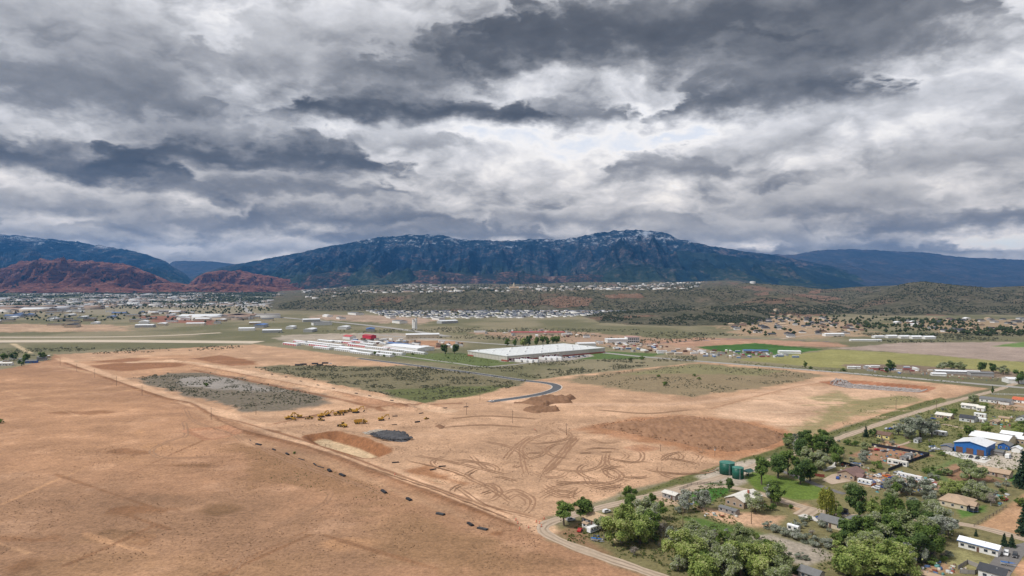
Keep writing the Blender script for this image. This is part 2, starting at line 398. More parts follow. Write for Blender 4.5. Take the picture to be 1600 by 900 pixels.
# ---- soil mixes, as areas of the valley floor: (corner points, colour, edge softness m, edge raggedness m, shrub cover)
DIRT = (201, 157, 121); SAGE = (134, 124, 98)
AREAS = [
    # airport and beyond
    ([(-600,452),(420,452),(1100,456),(1000,470),(600,476),(300,479),(-600,477)], (98,100,74), 200, 500, .5),
    ([(-400,508),(60,506),(200,509),(210,517),(40,519),(-400,520)], (186,152,122), 20, 40, 0),
    ([(215,494),(300,493),(340,501),(330,507),(240,503)], (150,98,78), 10, 20, 0),
    ([(-400,470),(200,476),(420,482),(400,494),(200,492),(-400,490)], (150,138,112), 40, 120, .3),
    ([(490,492),(560,492),(650,496),(700,500),(640,506),(500,500)], (178,150,128), 20, 60, 0),
    ([(430,524),(560,520),(660,522),(700,532),(690,545),(560,548),(440,536)], (176,160,142), 8, 20, 0),
    ([(640,532),(720,534),(715,541),(660,545)], (178,132,98), 10, 20, 0),
    ([(735,520),(860,516),(960,522),(1100,534),(1130,548),(1090,556),(960,542),(800,530)], (172,140,114), 12, 40, .1),
    ([(990,533),(1100,528),(1300,535),(1330,542),(1200,541),(1060,542)], (184,140,112), 10, 25, 0),
    ([(1085,542),(1180,536),(1287,546),(1243,553),(1170,556),(1110,547)], (64,106,32), 3, 5, 0),
    ([(1150,562),(1240,554),(1300,546),(1420,552),(1680,572),(1680,590),(1480,582),(1300,575)], (152,146,82), 4, 8, .12),
    ([(1300,544),(1420,535),(1700,534),(1700,569),(1560,563),(1420,552)], (172,150,136), 5, 15, .1),
    ([(1545,541),(1600,534),(1700,533),(1700,546)], (112,138,66), 4, 6, 0),
    ([(1310,568),(1420,570),(1620,583),(1620,594),(1440,584),(1320,576)], (140,118,98), 4, 10, .1),
    ([(1120,508),(1180,497),(1290,496),(1350,508),(1355,524),(1240,530),(1150,522)], (176,146,114), 25, 60, .25),
    ([(1390,506),(1460,499),(1690,499),(1690,514),(1480,520)], (166,140,108), 25, 60, .3),
    # lawns about the warehouse
    ([(560,548),(640,553),(714,551),(800,560),(806,567),(755,574),(650,563)], (104,116,62), 4, 6, .3),
    ([(900,557),(950,549),(1040,553),(1000,561),(900,562)], (92,114,54), 4, 6, .3),
    ([(780,565),(850,556),(915,552),(930,556),(900,562),(850,567)], (168,158,150), 2, 2, 0),
    # bare fields in front
    ([(-500,584),(0,578),(80,562),(85,553),(230,598),(430,662),(640,735),(860,810),(860,842),(965,880),(1060,915),(1060,1000),(-500,1000)], (176,130,95), 3, 5, 0),
    ([(-500,590),(120,588),(250,640),(330,690),(250,740),(-500,720)], (186,138,100), 40, 50, 0),
    ([(-500,745),(300,760),(560,770),(700,850),(600,960),(-500,960)], (168,126,93), 30, 50, 0),
    ([(370,700),(480,715),(560,745),(640,775),(560,790),(420,750)], (160,118,82), 14, 30, .22),
    ([(560,770),(700,800),(820,850),(900,900),(760,960),(620,870)], (160,120,84), 14, 24, .12),
    ([(60,905),(180,860),(330,870),(460,890),(420,960),(60,960)], (168,126,90), 14, 30, .1),
    # building site
    ([(85,554),(400,538),(520,553),(690,576),(820,596),(880,588),(1095,566),(1250,577),(1400,592),(1545,607),(1430,634),(1240,693),(1130,730),(985,768),(845,812),(640,741),(420,664),(220,600)], DIRT, 3, 4, 0),
    ([(108,566),(300,553),(430,600),(360,642),(240,604)], (196,148,110), 10, 10, 0),
    ([(128,573),(210,564),(285,566),(300,572),(190,580)], (158,108,72), 5, 8, .15),
    ([(140,566),(200,560),(232,560),(210,566)], (158,108,72), 4, 6, .1),
    ([(300,560),(345,555),(400,565),(400,570),(360,572)], (160,110,74), 4, 6, .1),
    ([(198,592),(262,583),(330,582),(420,600),(505,618),(524,630),(440,641),(385,643),(290,618)], (132,118,102), 7, 14, .55),
    ([(262,590),(330,587),(410,602),(440,612),(380,612),(300,604)], (158,148,140), 6, 12, .25),
    ([(384,574),(440,570),(560,572),(640,571),(720,581),(826,594),(800,606),(730,617),(655,632),(560,610),(470,590)], (136,124,94), 7, 13, .6),
    ([(600,610),(700,604),(800,602),(770,612),(655,631)], (112,116,66), 5, 8, .6),
    ([(872,594),(930,584),(1095,568),(1200,576),(1292,587),(1225,601),(1080,620),(990,609)], (150,130,98), 7, 14, .42),
    ([(940,588),(1095,569),(1230,580),(1180,586),(1060,584)], (140,132,90), 6, 10, .4),
    ([(1110,640),(1250,603),(1470,606),(1420,630),(1240,678),(1120,652)], (214,172,138), 8, 10, 0),
    ([(1285,640),(1400,615),(1440,622),(1330,660),(1240,688),(1240,672)], (158,142,96), 6, 14, .35),
    ([(1250,622),(1310,611),(1340,622),(1290,630)], (166,148,104), 6, 12, .3),
    ([(505,602),(640,632),(700,634),(690,642),(560,632)], (186,136,100), 5, 6, 0),
    ([(900,670),(1000,650),(1060,646),(1180,658),(1255,684),(1230,700),(1130,720),(1080,708),(980,688)], (182,128,88), 8, 14, 0),
    ([(635,737),(662,730),(700,742),(745,755),(725,760),(680,750)], (164,114,76), 4, 7, 0),
    ([(758,836),(776,824),(796,828),(786,840)], (150,102,66), 2, 4, 0),
    # verge along the lane
    ([(960,777),(1050,750),(1150,720),(1250,690),(1400,640),(1470,621),(1480,625),(1400,650),(1250,698),(1130,736),(1040,764),(965,788)], (112,112,60), 1.5, 3, .5),
    # the hamlet on the right
    ([(852,826),(960,790),(1130,746),(1250,705),(1400,658),(1540,616),(1900,640),(1900,1000),(1070,1000),(1040,905),(920,862)], (134,124,80), 3, 5, .45),
    ([(1320,670),(1500,625),(1700,650),(1700,760),(1440,730),(1330,700)], (126,124,72), 8, 16, .35),
    ([(862,832),(905,815),(925,845),(960,868),(930,865)], (150,116,84), 3, 4, 0),
    ([(1012,770),(1060,758),(1085,775),(1060,792),(1020,790)], (196,164,136), 3, 4, 0),
    ([(1075,768),(1095,752),(1145,758),(1130,775),(1100,792),(1078,786)], (70,118,34), 2, 3, .1),
    ([(1090,745),(1150,722),(1200,716),(1180,745),(1150,758),(1105,752)], (192,176,158), 3, 4, 0),
    ([(1165,745),(1178,738),(1230,748),(1302,766),(1290,780),(1240,782),(1185,765)], (104,126,40), 2, 3, .15),
    ([(1085,792),(1130,798),(1210,806),(1250,800),(1200,826),(1120,815)], (194,152,118), 3, 5, 0),
    ([(1040,800),(1110,812),(1200,835),(1300,860),(1290,868),(1190,840),(1110,830)], (92,118,46), 3, 5, .3),
    ([(1160,838),(1205,834),(1290,858),(1312,872),(1260,884),(1195,866)], (170,156,140), 3, 4, 0),
    ([(1225,790),(1260,786),(1280,800),(1240,808)], (178,142,108), 3, 5, 0),
    ([(1285,805),(1400,812),(1410,830),(1330,830)], (122,122,52), 2, 3, .1),
    ([(1320,742),(1360,738),(1480,752),(1470,766),(1350,762)], (184,146,114), 3, 5, 0),
    ([(1385,688),(1455,712),(1395,728),(1330,712)], (166,124,94), 2, 3, 0),
    ([(1370,670),(1460,665),(1470,690),(1400,690)], (124,126,66), 4, 6, .2),
    ([(1440,735),(1500,716),(1560,722),(1530,760),(1470,752)], (110,124,66), 4, 6, .25),
    ([(1466,734),(1500,724),(1516,732),(1560,752),(1490,752)], (158,118,88), 2, 3, 0),
    ([(1560,735),(1596,745),(1580,752)], (80,124,40), 1.5, 2, 0),
    ([(1500,710),(1610,700),(1640,730),(1560,735),(1520,724)], (188,174,158), 3, 3, 0),
    ([(1518,822),(1572,792),(1612,768),(1720,800),(1720,870),(1600,838)], (194,148,108), 2, 3, 0),
    ([(1490,795),(1540,790),(1545,800),(1500,812)], (90,124,44), 2, 3, .1),
    ([(1455,862),(1500,858),(1545,878),(1530,890),(1470,882)], (158,150,96), 2, 3, .1),
    ([(1440,875),(1480,880),(1500,896),(1430,892)], (172,134,100), 3, 4, .1),
    ([(1580,880),(1720,860),(1720,960),(1590,960)], (190,142,104), 3, 4, 0),
    ([(1540,622),(1700,632),(1700,650),(1560,640)], (182,146,114), 4, 6, 0),
    ([(1440,655),(1560,672),(1560,680),(1430,668)], (138,132,76), 4, 5, .2),
]
# ---- strips : (line, width m, colour, softness, raggedness)
STRIPS = [
    ([(95,560),(210,601),(330,640),(430,675),(560,722),(660,758),(760,793),(850,826)], 15, (222,176,138), 3, 3),
    ([(100,567),(240,617),(300,632),(360,668),(480,700),(600,745),(700,782),(800,822)], 5, (140,94,60), 1.5, 2),
    ([(360,655),(480,690),(620,742),(800,806)], 3.2, (158,108,72), 1.0, 1.5),
    ([(300,640),(330,655),(390,690),(480,712),(590,756),(690,795),(780,828)], 7, (186,142,106), 3, 4),
    ([(60,575),(92,573),(200,596)], 5, (200,156,118), 3, 2),
    ([(20,537),(48,552)], 9, (204,178,140), 2, 1),
    # roads graded through the site; dark strips also paint shade onto their banks
    ([(205,566),(290,566),(400,585),(520,608),(640,634),(700,642)], 19, (224,182,146), 3, 2),
    ([(230,570),(300,572),(420,594),(540,616),(650,640)], 7, (146,98,64), 2, 1.5),
    ([(300,578),(420,601),(540,626),(600,642)], 7, (152,104,70), 2, 1.5),
    ([(420,668),(520,652),(640,641),(800,628)], 11, (212,166,130), 2, 2),
    ([(430,664),(520,646),(640,634),(720,630)], 4.5, (146,98,64), 1.5, 1.5),
    ([(440,672),(540,656),(620,648)], 2.5, (164,116,80), 1.5, 1.5),
    ([(300,555),(240,548)], 9, (206,162,124), 3, 2),
    ([(800,628),(940,632),(1100,628),(1260,600),(1300,591)], 16, (216,172,138), 5, 4),
    ([(1110,640),(1240,606),(1300,599),(1400,604),(1450,612)], 4, (180,134,98), 2, 2),
    ([(850,640),(1000,650),(1100,652)], 7, (204,158,122), 4, 4),
    ([(980,540),(1080,533),(1180,529),(1300,534)], 8, (120,110,120), 3, 2),
]
rs = random.Random(3)
def fade_line(n, x0, y0, x1, y1, w, c):
    for i in range(n):
        a = rs.random(); px = x0 + (x1-x0)*rs.random(); py = y0 + (y1-y0)*a
        STRIPS.append(([(px, py), (px + rs.uniform(40, 130), py + rs.uniform(-3, 5))], w * rs.uniform(.5, 1.3), c, w*.6, w))
for k in range(20):      # old tracks and wash lines across the bare field
    px, py = rs.uniform(-100, 620), rs.uniform(600, 890); L_ = rs.uniform(60, 260); sl = rs.choice((.05, .3, .34, -.08, -.45))
    if py < 575 + px*.36: continue
    STRIPS.append(([(px-L_/2, py-sl*L_/2), (px, py+rs.uniform(-3, 3)), (px+L_/2, py+sl*L_/2)], rs.uniform(1.0, 2.6), rs.choice(((196,146,104), (192,144,104), (150,106,72), (202,154,112))), 1.2, 1.6))
for k in range(26):      # trodden and damp blotches
    px, py = rs.uniform(-60, 760), rs.uniform(610, 895)
    if py < 585 + px*.36: continue
    w_ = rs.uniform(8, 60); h_ = rs.uniform(2, 9)
    AREAS.insert(22, ([(px-w_, py), (px-w_*.3, py-h_), (px+w_*.6, py-h_*.7), (px+w_, py), (px+w_*.4, py+h_), (px-w_*.5, py+h_*.8)], rs.choice(((148,106,72), (156,110,74), (190,140,98), (140,104,72))), 4, 9, rs.choice((0, .1, .2))))
fade_line(16, 1130, 612, 1330, 668, 1.8, (186, 140, 104))
fade_line(12, 1130, 612, 1330, 668, 2.2, (226, 188, 154))
fade_line(10, 1250, 620, 1400, 640, 2.2, (142, 136, 84))

# pits and banks : (outline of the floor, depth m, bank width m, floor colour, bank colour)
PITS = [([(492,682),(516,681),(560,693),(592,706),(578,711),(540,700),(505,690)], 4.2, 9, (224,190,148), (160,106,66)),
        ([(300,672),(345,669),(362,677),(330,684)], 0.9, 7, (196,144,108), (184,130,94)),
        ([(1300,598),(1345,597),(1440,605),(1425,610),(1330,604)], 2.6, 14, (176,160,150), (172,112,76)),
        ([(986,700),(1004,697),(1020,700),(1000,704)], 0.6, 5, (176,124,88), (190,140,104))]
PITS_W = [(GP(p), d, w, f, b) for p, d, w, f, b in PITS]
# low banks of spoil : (line, height, half-width)
BERMS = [([(232,570),(300,573),(420,595),(540,618),(650,641)], 2.4, 4.5), ([(262,563),(420,586),(560,610),(690,640)], 1.9, 4),
         ([(430,664),(520,646),(640,634)], 1.8, 4), ([(440,673),(540,657),(620,649)], 1.2, 4), ([(505,680),(530,676),(560,684),(612,702)], 2.0, 6),
         ([(640,716),(670,723),(700,733),(730,745)], .9, 4), ([(1110,640),(1240,607),(1300,599),(1400,605)], .9, 5),
         ([(100,567),(240,617),(300,632),(360,668),(480,700),(600,745),(700,782),(800,822)], 1.0, 3), ([(330,650),(480,694),(620,744),(800,808)], .8, 2.5)]
BERMS_W = [(smooth_line(GP(l), 8), h, w) for l, h, w in BERMS]

def ground_h(x, y):
    x = np.atleast_1d(np.asarray(x, float)); y = np.atleast_1d(np.asarray(y, float))
    h = np.zeros(x.shape)
    near = (y < 1500)
    if near.any():
        xx, yy = x[near], y[near]
        hh = np.zeros(xx.shape)
        for pts, ht, w in BERMS_W:
            ax = np.array(pts)
            bb = (xx > ax[:,0].min()-3*w) & (xx < ax[:,0].max()+3*w) & (yy > ax[:,1].min()-3*w) & (yy < ax[:,1].max()+3*w)
            if bb.any():
                d = seg_dist(xx[bb], yy[bb], pts)
                hh[bb] += ht * np.exp(-(d/w)**2) * (0.55 + 0.9*fbm(xx[bb], yy[bb], 9, 3, 5))
        for pts, dep, w, *_ in PITS_W:
            ax = np.array(pts)
            bb = (xx > ax[:,0].min()-2*w) & (xx < ax[:,0].max()+2*w) & (yy > ax[:,1].min()-2*w) & (yy < ax[:,1].max()+2*w)
            if bb.any():
                sd = poly_sd(xx[bb], yy[bb], pts)
                hh[bb] -= dep * sstep(-w, 0, sd)
        h[near] = hh
    far = y > 2400
    if far.any():
        h[far] = sstep(2400, 9000, y[far]) * 25.0 * (0.4 + 1.2*fbm(x[far], y[far], 2500, 3, 77))
    return h
def gz(x, y):
    return float(ground_h([x], [y])[0])

# ---- the sheet itself: rings that widen with distance
def ring_list():
    r = []
    s = 505.0
    while s > 14.0:
        r.append(CAM_H * FPX / s)
        s -= 0.95 if s > 60 else 0.7
    d = r[-1]
    while d < 20000: d *= 1.06; r.append(d)
    return np.array(r)
rings = ring_list()
ths = np.linspace(-0.93, 0.93, 1290)
X = rings[:, None] * ths[None, :]; Y = np.repeat(rings[:, None], len(ths), 1)
gx, gy = X.ravel(), Y.ravel()
gzv = ground_h(gx, gy)

def colour_ground(x, y):
    n_big = fbm(x, y, 160, 4, 11); n_mid = fbm(x, y, 38, 4, 23); n_small = fbm(x, y, 9, 3, 31)
    col = np.empty((len(x), 3)); veg = np.full(len(x), .35)
    a, b = alb((146, 134, 104)), alb((116, 112, 78))
    t = sstep(.35, .65, n_big)[:, None]
    col[:] = a * t + b * (1-t)
    # far valley : dusty green and tan patchwork
    far = sstep(2000, 3500, y)[:, None]
    n_f = fbm(x, y, 420, 4, 91)
    t = sstep(.40, .60, n_f)[:, None]
    cf = alb((150, 134, 106)) * t + alb((92, 96, 64)) * (1-t)
    col = col*(1-far) + cf*far
    jit = (n_mid - .5) * 2 + (n_small - .5)
    for pts, c, soft, rag, vg in AREAS:
        P = GP(pts); ax = np.array(P); m = soft + rag*1.5 + 2
        bb = (x > ax[:,0].min()-m) & (x < ax[:,0].max()+m) & (y > ax[:,1].min()-m) & (y < ax[:,1].max()+m)
        if not bb.any(): continue
        w = sstep(-soft, soft, poly_sd(x[bb], y[bb], P) + jit[bb]*rag)
        col[bb] = col[bb]*(1-w[:, None]) + alb(c)*w[:, None]
        veg[bb] = veg[bb]*(1-w) + vg*w
    for pts, wd, c, soft, rag in STRIPS:
        P = smooth_line(GP(pts), 12); ax = np.array(P); m = wd + soft + rag + 2
        bb = (x > ax[:,0].min()-m) & (x < ax[:,0].max()+m) & (y > ax[:,1].min()-m) & (y < ax[:,1].max()+m)
        if not bb.any(): continue
        w = sstep(-soft, soft, wd/2 - seg_dist(x[bb], y[bb], P) + jit[bb]*rag) * .85
        col[bb] = col[bb]*(1-w[:, None]) + alb(c)*w[:, None]
        veg[bb] *= (1-w)
    for P, dep, wd, cf_, cb in PITS_W:
        ax = np.array(P); m = wd + 4
        bb = (x > ax[:,0].min()-m) & (x < ax[:,0].max()+m) & (y > ax[:,1].min()-m) & (y < ax[:,1].max()+m)
        if not bb.any(): continue
        sd = poly_sd(x[bb], y[bb], P)
        w = sstep(-wd-2, -wd+1, sd + jit[bb])[:, None]; col[bb] = col[bb]*(1-w) + alb(cb)*w
        w = sstep(-1.2, .8, sd + jit[bb]*.6)[:, None]; col[bb] = col[bb]*(1-w) + alb(cf_)*w
        veg[bb] *= (1-w[:, 0])
    # rain-washed and trodden patches in the bare soil
    bare = (1 - np.clip(veg*3, 0, 1))[:, None]
    n1 = fbm(x, y, 70, 5, 51)[:, None]; n2 = fbm(x*0.35+y*.1, y, 14, 4, 61)[:, None]
    n3 = fbm(x, y, 22, 4, 71)[:, None]
    col = col * (1 + bare*((n1-.5)*.38 + (n2-.5)*.36 + (n3-.5)*.30))
    pale = (sstep(.60, .74, n3)*bare*.35); col = col*(1-pale) + (col*1.15 + np.array([.05, .045, .04]))*pale
    return np.clip(col, .01, .9), np.clip(veg, 0, 1)
gcol, gveg = colour_ground(gx, gy)

def ground_material():
    m = bpy.data.materials.new("valley_soil"); m.use_nodes = True
    t = NT(m.node_tree); bs = t.n['Principled BSDF']
    bs.inputs['Roughness'].default_value = .95; bs.inputs['Specular IOR Level'].default_value = .15
    at = t.node('ShaderNodeVertexColor', layer_name='soil'); av = t.node('ShaderNodeAttribute', attribute_name='shrub')
    g = t.node('ShaderNodeNewGeometry'); P = g.outputs['Position']
    n1 = t.noise(P, .6, 7, .78); n2 = t.noise(P, .16, 5, .62); n3 = t.noise(P, .30, 6, .7); n4 = t.noise(P, .035, 5, .6)
    # grain of the soil
    f = t.m('ADD', t.m('MULTIPLY', t.m('SUBTRACT', n1, .5), 1.7), t.m('MULTIPLY', t.m('SUBTRACT', n2, .5), .7))
    f = t.m('ADD', f, t.m('MULTIPLY', t.m('SUBTRACT', n4, .5), .45))
    f = t.m('ADD', f, t.m('MULTIPLY', t.m('SUBTRACT', n3, .5), .6))
    f = t.m('ADD', f, 1.0)
    cmb = t.node('ShaderNodeCombineColor')
    for i in range(3): t.put(cmb.inputs[i], f)
    base = t.mix(1.0, at.outputs[0], cmb.outputs[0], 'MULTIPLY')
    # dry grass and low scrub between the bare soil
    thr = t.m('SUBTRACT', .74, t.m('MULTIPLY', av.outputs['Fac'], .40))
    w = t.m('MULTIPLY', t.m('SUBTRACT', n3, thr), 14.0, clamp=True)
    w = t.m('MULTIPLY', w, t.m('MULTIPLY', av.outputs['Fac'], 2.0, clamp=True))
    gr = t.ramp(n2, [(.3, (.048, .058, .022)), (.55, (.085, .090, .036)), (.8, (.16, .15, .075))])
    base = t.mix(t.m('MULTIPLY', w, .75), base, gr)
    t.put(bs.inputs['Base Color'], base)
    bp = t.node('ShaderNodeBump'); bp.inputs['Strength'].default_value = .5; bp.inputs['Distance'].default_value = .5
    t.put(bp.inputs['Height'], t.m('ADD', t.m('ADD', n2, t.m('MULTIPLY', n1, .3)), t.m('MULTIPLY', w, .5)))
    t.l.new(bp.outputs[0], bs.inputs['Normal'])
    return m
M_GROUND = ground_material()
nr, nc = X.shape
idx = np.arange(nr*nc).reshape(nr, nc)
faces = np.stack([idx[:-1,:-1], idx[:-1,1:], idx[1:,1:], idx[1:,:-1]], -1).reshape(-1, 4)
# coarse surroundings so that the sheet goes on beside and behind the camera
verts = np.stack([gx, gy, gzv], 1)
ex = []; ef = []
base_i = len(verts)
edge_l = idx[:, 0]; edge_r = idx[:, -1]
for k, (ed, sgn) in enumerate(((edge_l, -1), (edge_r, 1))):
    p = verts[ed].copy(); p[:, 0] = sgn*np.maximum(np.abs(p[:, 0])*3, 20000*np.minimum(1, p[:,1]/9000+.05)); p[:, 2] = 0
    p[:, 0] = np.clip(p[:, 0], -21000, 21000)
    s = base_i + len(ex); ex += [tuple(v) for v in p]
    for i in range(len(ed)-1):
        a, b, c, d = ed[i], ed[i+1], s+i+1, s+i
        ef.append((a, b, c, d) if sgn < 0 else (d, c, b, a))
s = base_i + len(ex)
near = [verts[i] for i in idx[0]]
ex += [(v[0]*3, -6000, 0) for v in near]
for i in range(nc-1): ef.append((idx[0][i+1], idx[0][i], s+i, s+i+1))
verts = np.concatenate([verts, np.array(ex)]); faces = np.concatenate([faces, np.array(ef)])
exa = np.array(ex); c2, v2 = colour_ground(exa[:, 0], exa[:, 1])
me = np_mesh("ground", verts, faces, M_GROUND, True)
set_color(me, 'soil', np.concatenate([gcol, c2]).astype(np.float32))
fa = me.attributes.new('shrub', 'FLOAT', 'POINT'); fa.data.foreach_set('value', np.concatenate([gveg, v2]).astype(np.float32))
ground = link("ground", me); tag(ground, kind='structure')
# ================================================================== HILLS AND MOUNTAINS
def rock_mat(name, cols, snow=None, streak=1.0, dots=None, patch_=None, low=False, zs=2.2):
    """cols: list of (position, albedo) on a large noise; snow: height band; dots: scattered scrub"""
    m = bpy.data.materials.new(name); m.use_nodes = True
    t = NT(m.node_tree); bs = t.n['Principled BSDF']
    bs.inputs['Roughness'].default_value = 1.0; bs.inputs['Specular IOR Level'].default_value = 0.05
    g = t.node('ShaderNodeNewGeometry'); P = g.outputs['Position']
    mp = t.node('ShaderNodeMapping'); t.put(mp.inputs[0], P); mp.inputs['Scale'].default_value = (1, .55, zs)
    n = t.noise(mp.outputs[0], .0022*streak, 8, .66)
    n2 = t.noise(mp.outputs[0], .012*streak, 6, .68)
    v = t.m('ADD', t.m('MULTIPLY', n, .55), t.m('MULTIPLY', n2, .45))
    v = t.m('MULTIPLY_ADD', t.m('SUBTRACT', v, .5), 2.3, .5)
    c = t.ramp(v, cols)
    if snow:
        sp = t.node('ShaderNodeSeparateXYZ'); t.put(sp.inputs[0], P)
        hgt = t.maprange(sp.outputs[2], snow[0], snow[1], 0, 1)
        ns = t.m('ADD', t.noise(mp.outputs[0], .009, 9, .74), t.m('MULTIPLY', t.m('SUBTRACT', n, .5), .45))
        w = t.m('MULTIPLY', t.m('SUBTRACT', t.m('ADD', ns, t.m('MULTIPLY', hgt, .18)), .685), 8.0, clamp=True)
        w = t.m('MULTIPLY', w, t.m('MULTIPLY', hgt, 3.0, clamp=True))
        c = t.mix(t.m('MULTIPLY', w, .7), c, (.50, .55, .62))
    if low:
        sp2 = t.node('ShaderNodeSeparateXYZ'); t.put(sp2.inputs[0], P)
        w = t.m('SUBTRACT', 1.0, t.maprange(t.m('ADD', sp2.outputs[2], t.m('MULTIPLY', t.m('SUBTRACT', n, .5), 500)), 120, 480))
        c = t.mix(t.m('MULTIPLY', w, .75), c, t.ramp(v, [(.3, (.018, .034, .020)), (.55, (.040, .060, .032)), (.72, (.11, .10, .06)), (.85, (.22, .13, .09))]))
    if patch_:
        np_ = t.noise(P, .0026, 4, .55)
        w = t.m('MULTIPLY', t.m('SUBTRACT', np_, .57), 14.0, clamp=True)
        c = t.mix(w, c, patch_)
    if dots:
        ds, dthr, dcol = dots
        nd = t.noise(P, ds, 3, .6)
        w = t.m('MULTIPLY', t.m('SUBTRACT', nd, dthr), 20.0, clamp=True)
        c = t.mix(w, c, dcol)
    t.put(bs.inputs['Base Color'], c)
    bp = t.node('ShaderNodeBump'); bp.inputs['Strength'].default_value = 1.0; bp.inputs['Distance'].default_value = 45
    t.put(bp.inputs['Height'], v); t.l.new(bp.outputs[0], bs.inputs['Normal'])
    return m
M_FOREST = rock_mat("forested_slope", [(.25, (.004, .010, .016)), (.44, (.010, .022, .034)), (.56, (.030, .044, .056)), (.68, (.085, .072, .074)), (.82, (.19, .16, .15))], snow=(420, 950), low=True)  # colours also hold cloud shade and the contrast of lit ridges and gullies
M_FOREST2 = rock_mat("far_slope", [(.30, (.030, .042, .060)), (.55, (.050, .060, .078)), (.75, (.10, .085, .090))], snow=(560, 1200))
M_DARKFOR = rock_mat("dark_conifer_slope", [(.30, (.010, .024, .030)), (.55, (.016, .034, .040)), (.75, (.036, .052, .048))])
M_RED = rock_mat("red_rock", [(.22, (.034, .028, .028)), (.34, (.16, .070, .050)), (.50, (.31, .125, .080)), (.66, (.38, .19, .13)), (.80, (.42, .31, .24))], streak=3.4,
                 dots=(.018, .585, (.030, .036, .030)), zs=7.0)
M_FOOT = rock_mat("foothill_rock", [(.28, (.022, .030, .030)), (.48, (.036, .044, .036)), (.60, (.11, .062, .048)), (.70, (.20, .12, .09)), (.8, (.30, .24, .18))], streak=2.2)
M_HILL = rock_mat("juniper_hill_soil", [(.25, (.15, .152, .092)), (.5, (.225, .21, .138)), (.70, (.32, .27, .19)), (.85, (.40, .32, .23))], streak=8, dots=(.045, .59, (.065, .080, .050)), patch_=(.36, .24, .165))
M_HILLG = rock_mat("grassy_hill_soil", [(.30, (.10, .10, .055)), (.5, (.15, .14, .085)), (.7, (.20, .17, .11))], streak=6, dots=(.03, .60, (.040, .052, .030)))

HILLS = []
def ridge(name, crest, D, front, back, mat, rough=.16, scale=1400, seed=1, nx=320, nd=70, pw=1.35, dip=0.0, add=None, gully=.0, slant=0.0, base=-6.0, keep=None, ends=45.0, jag=.06):
    """a hill: crest = [(px, py)...] at distance D, sloping to the valley floor `front` metres nearer and `back` metres beyond"""
    pxs = np.array([c[0] for c in crest], float); pys = np.array([c[1] for c in crest], float)
    px = np.linspace(pxs[0], pxs[-1], nx)
    py = np.interp(px, pxs, pys)
    Dc = D + slant*(px-px.mean())
    zc = np.array([elev_at(a, b, d) for a, b, d in zip(px, py, Dc)])
    zc = zc*sstep(0, 1, np.minimum(px-px[0], px[-1]-px)/ends + .02)
    s = np.concatenate([np.linspace(-1, 0, nd), np.linspace(0, 1, nd//3)[1:]])
    dd = np.where(s < 0, s*front, s*back)
    Yg = Dc[None, :] + dd[:, None]
    Xg = ((px-800)/FPX)[None, :]*Yg
    prof = np.where(s < 0, (1-np.abs(s))**pw, 1-.75*s**1.5)[:, None]
    warp = fbm(Xg, Yg, scale, 5, seed)
    rid = fbm(Xg, Yg*.55, scale*.45, 6, seed+9, .55, True)
    hill = np.abs(s)[:, None]*(1-np.abs(s))[:, None]*4
    Z = zc[None, :]*(prof + hill*((warp-.5)*rough*2.2 + (rid-.62)*rough*1.6*(s < 0.02)[:, None]))
    if keep is not None:
        Z = np.where((s > 0)[:, None], zc[None, :]*(1+keep*s[:, None]) + (warp-.5)*zc[None, :]*.25*np.minimum(1, 6*s)[:, None], Z)
    if gully:
        gl = fbm(Xg, Yg*.12, scale*.16, 4, seed+4, .5, True)
        Z = Z*(1-gully*hill*np.clip((1-gl)*1.5, 0, 1)**1.3)
    Z = Z + (fbm(Xg, Yg, scale*.06, 3, seed+20)-.5)*zc[None, :]*.05*(hill+.1)
    Z = np.where(np.isclose(s, 0)[:, None], zc[None, :] + (fbm(Xg, Yg*0, 110, 5, seed+2, .6)-.5)*zc[None, :]*jag, Z)
    Z = np.maximum(Z, 0) + base*np.ones_like(Z)*(1 - sstep(0, 12, Z))
    n1, n2 = Z.shape
    I = np.arange(n1*n2).reshape(n1, n2)
    F = np.stack([I[:-1,:-1], I[:-1,1:], I[1:,1:], I[1:,:-1]], -1).reshape(-1, 4)
    V = np.stack([Xg.ravel(), Yg.ravel(), Z.ravel()], 1)
    o = link(name, np_mesh(name, V, F, mat, True)); tag(o, kind='structure')
    HILLS.append((o, Xg, Yg, Z))
    return Xg, Yg, Z

# far range
ridge("far_mountain", [(230,412),(262,408),(330,408),(370,413),(430,418)], 17000, 4000, 3000, M_FOREST2, .10, 2600, 3, 120)
ridge("far_mountain", [(1080,400),(1140,391),(1200,397),(1240,398),(1280,391),(1335,389),(1400,393),(1440,394),(1500,402),(1560,404),(1640,408),(1760,415)], 16500, 6500, 3000, M_FOREST2, .20, 2600, 4, 220)
# the long plateau edge on the left
ridge("mountain", [(-240,352),(-100,358),(0,365),(60,372),(125,378),(180,387),(230,397),(258,408),(290,428),(330,455)], 13500, 5200, 3000, M_FOREST, .34, 1900, 5, 340, 90, .95, gully=.9)
# the snow-dusted main mountain
ridge("mountain", [(270,452),(300,432),(345,418),(390,409),(430,402),(500,388),(540,380),(580,372),(640,367),(690,367),(720,374),(770,376),(830,374),(880,374),(915,368),(940,362),(985,359),(1035,362),(1060,374),(1110,384),(1160,392),(1230,402),(1300,416),(1380,440)],
      12500, 4700, 3500, M_FOREST, .42, 1700, 6, 640, 130, .95, gully=.95)
# dark shoulder in front of it on the right
ridge("mountain_shoulder", [(870,440),(940,420),(1000,402),(1060,392),(1120,396),(1200,408),(1260,420),(1310,433),(1370,446)], 10400, 2600, 2000, M_DARKFOR, .26, 1300, 8, 300, 80, 1.0, gully=.6)
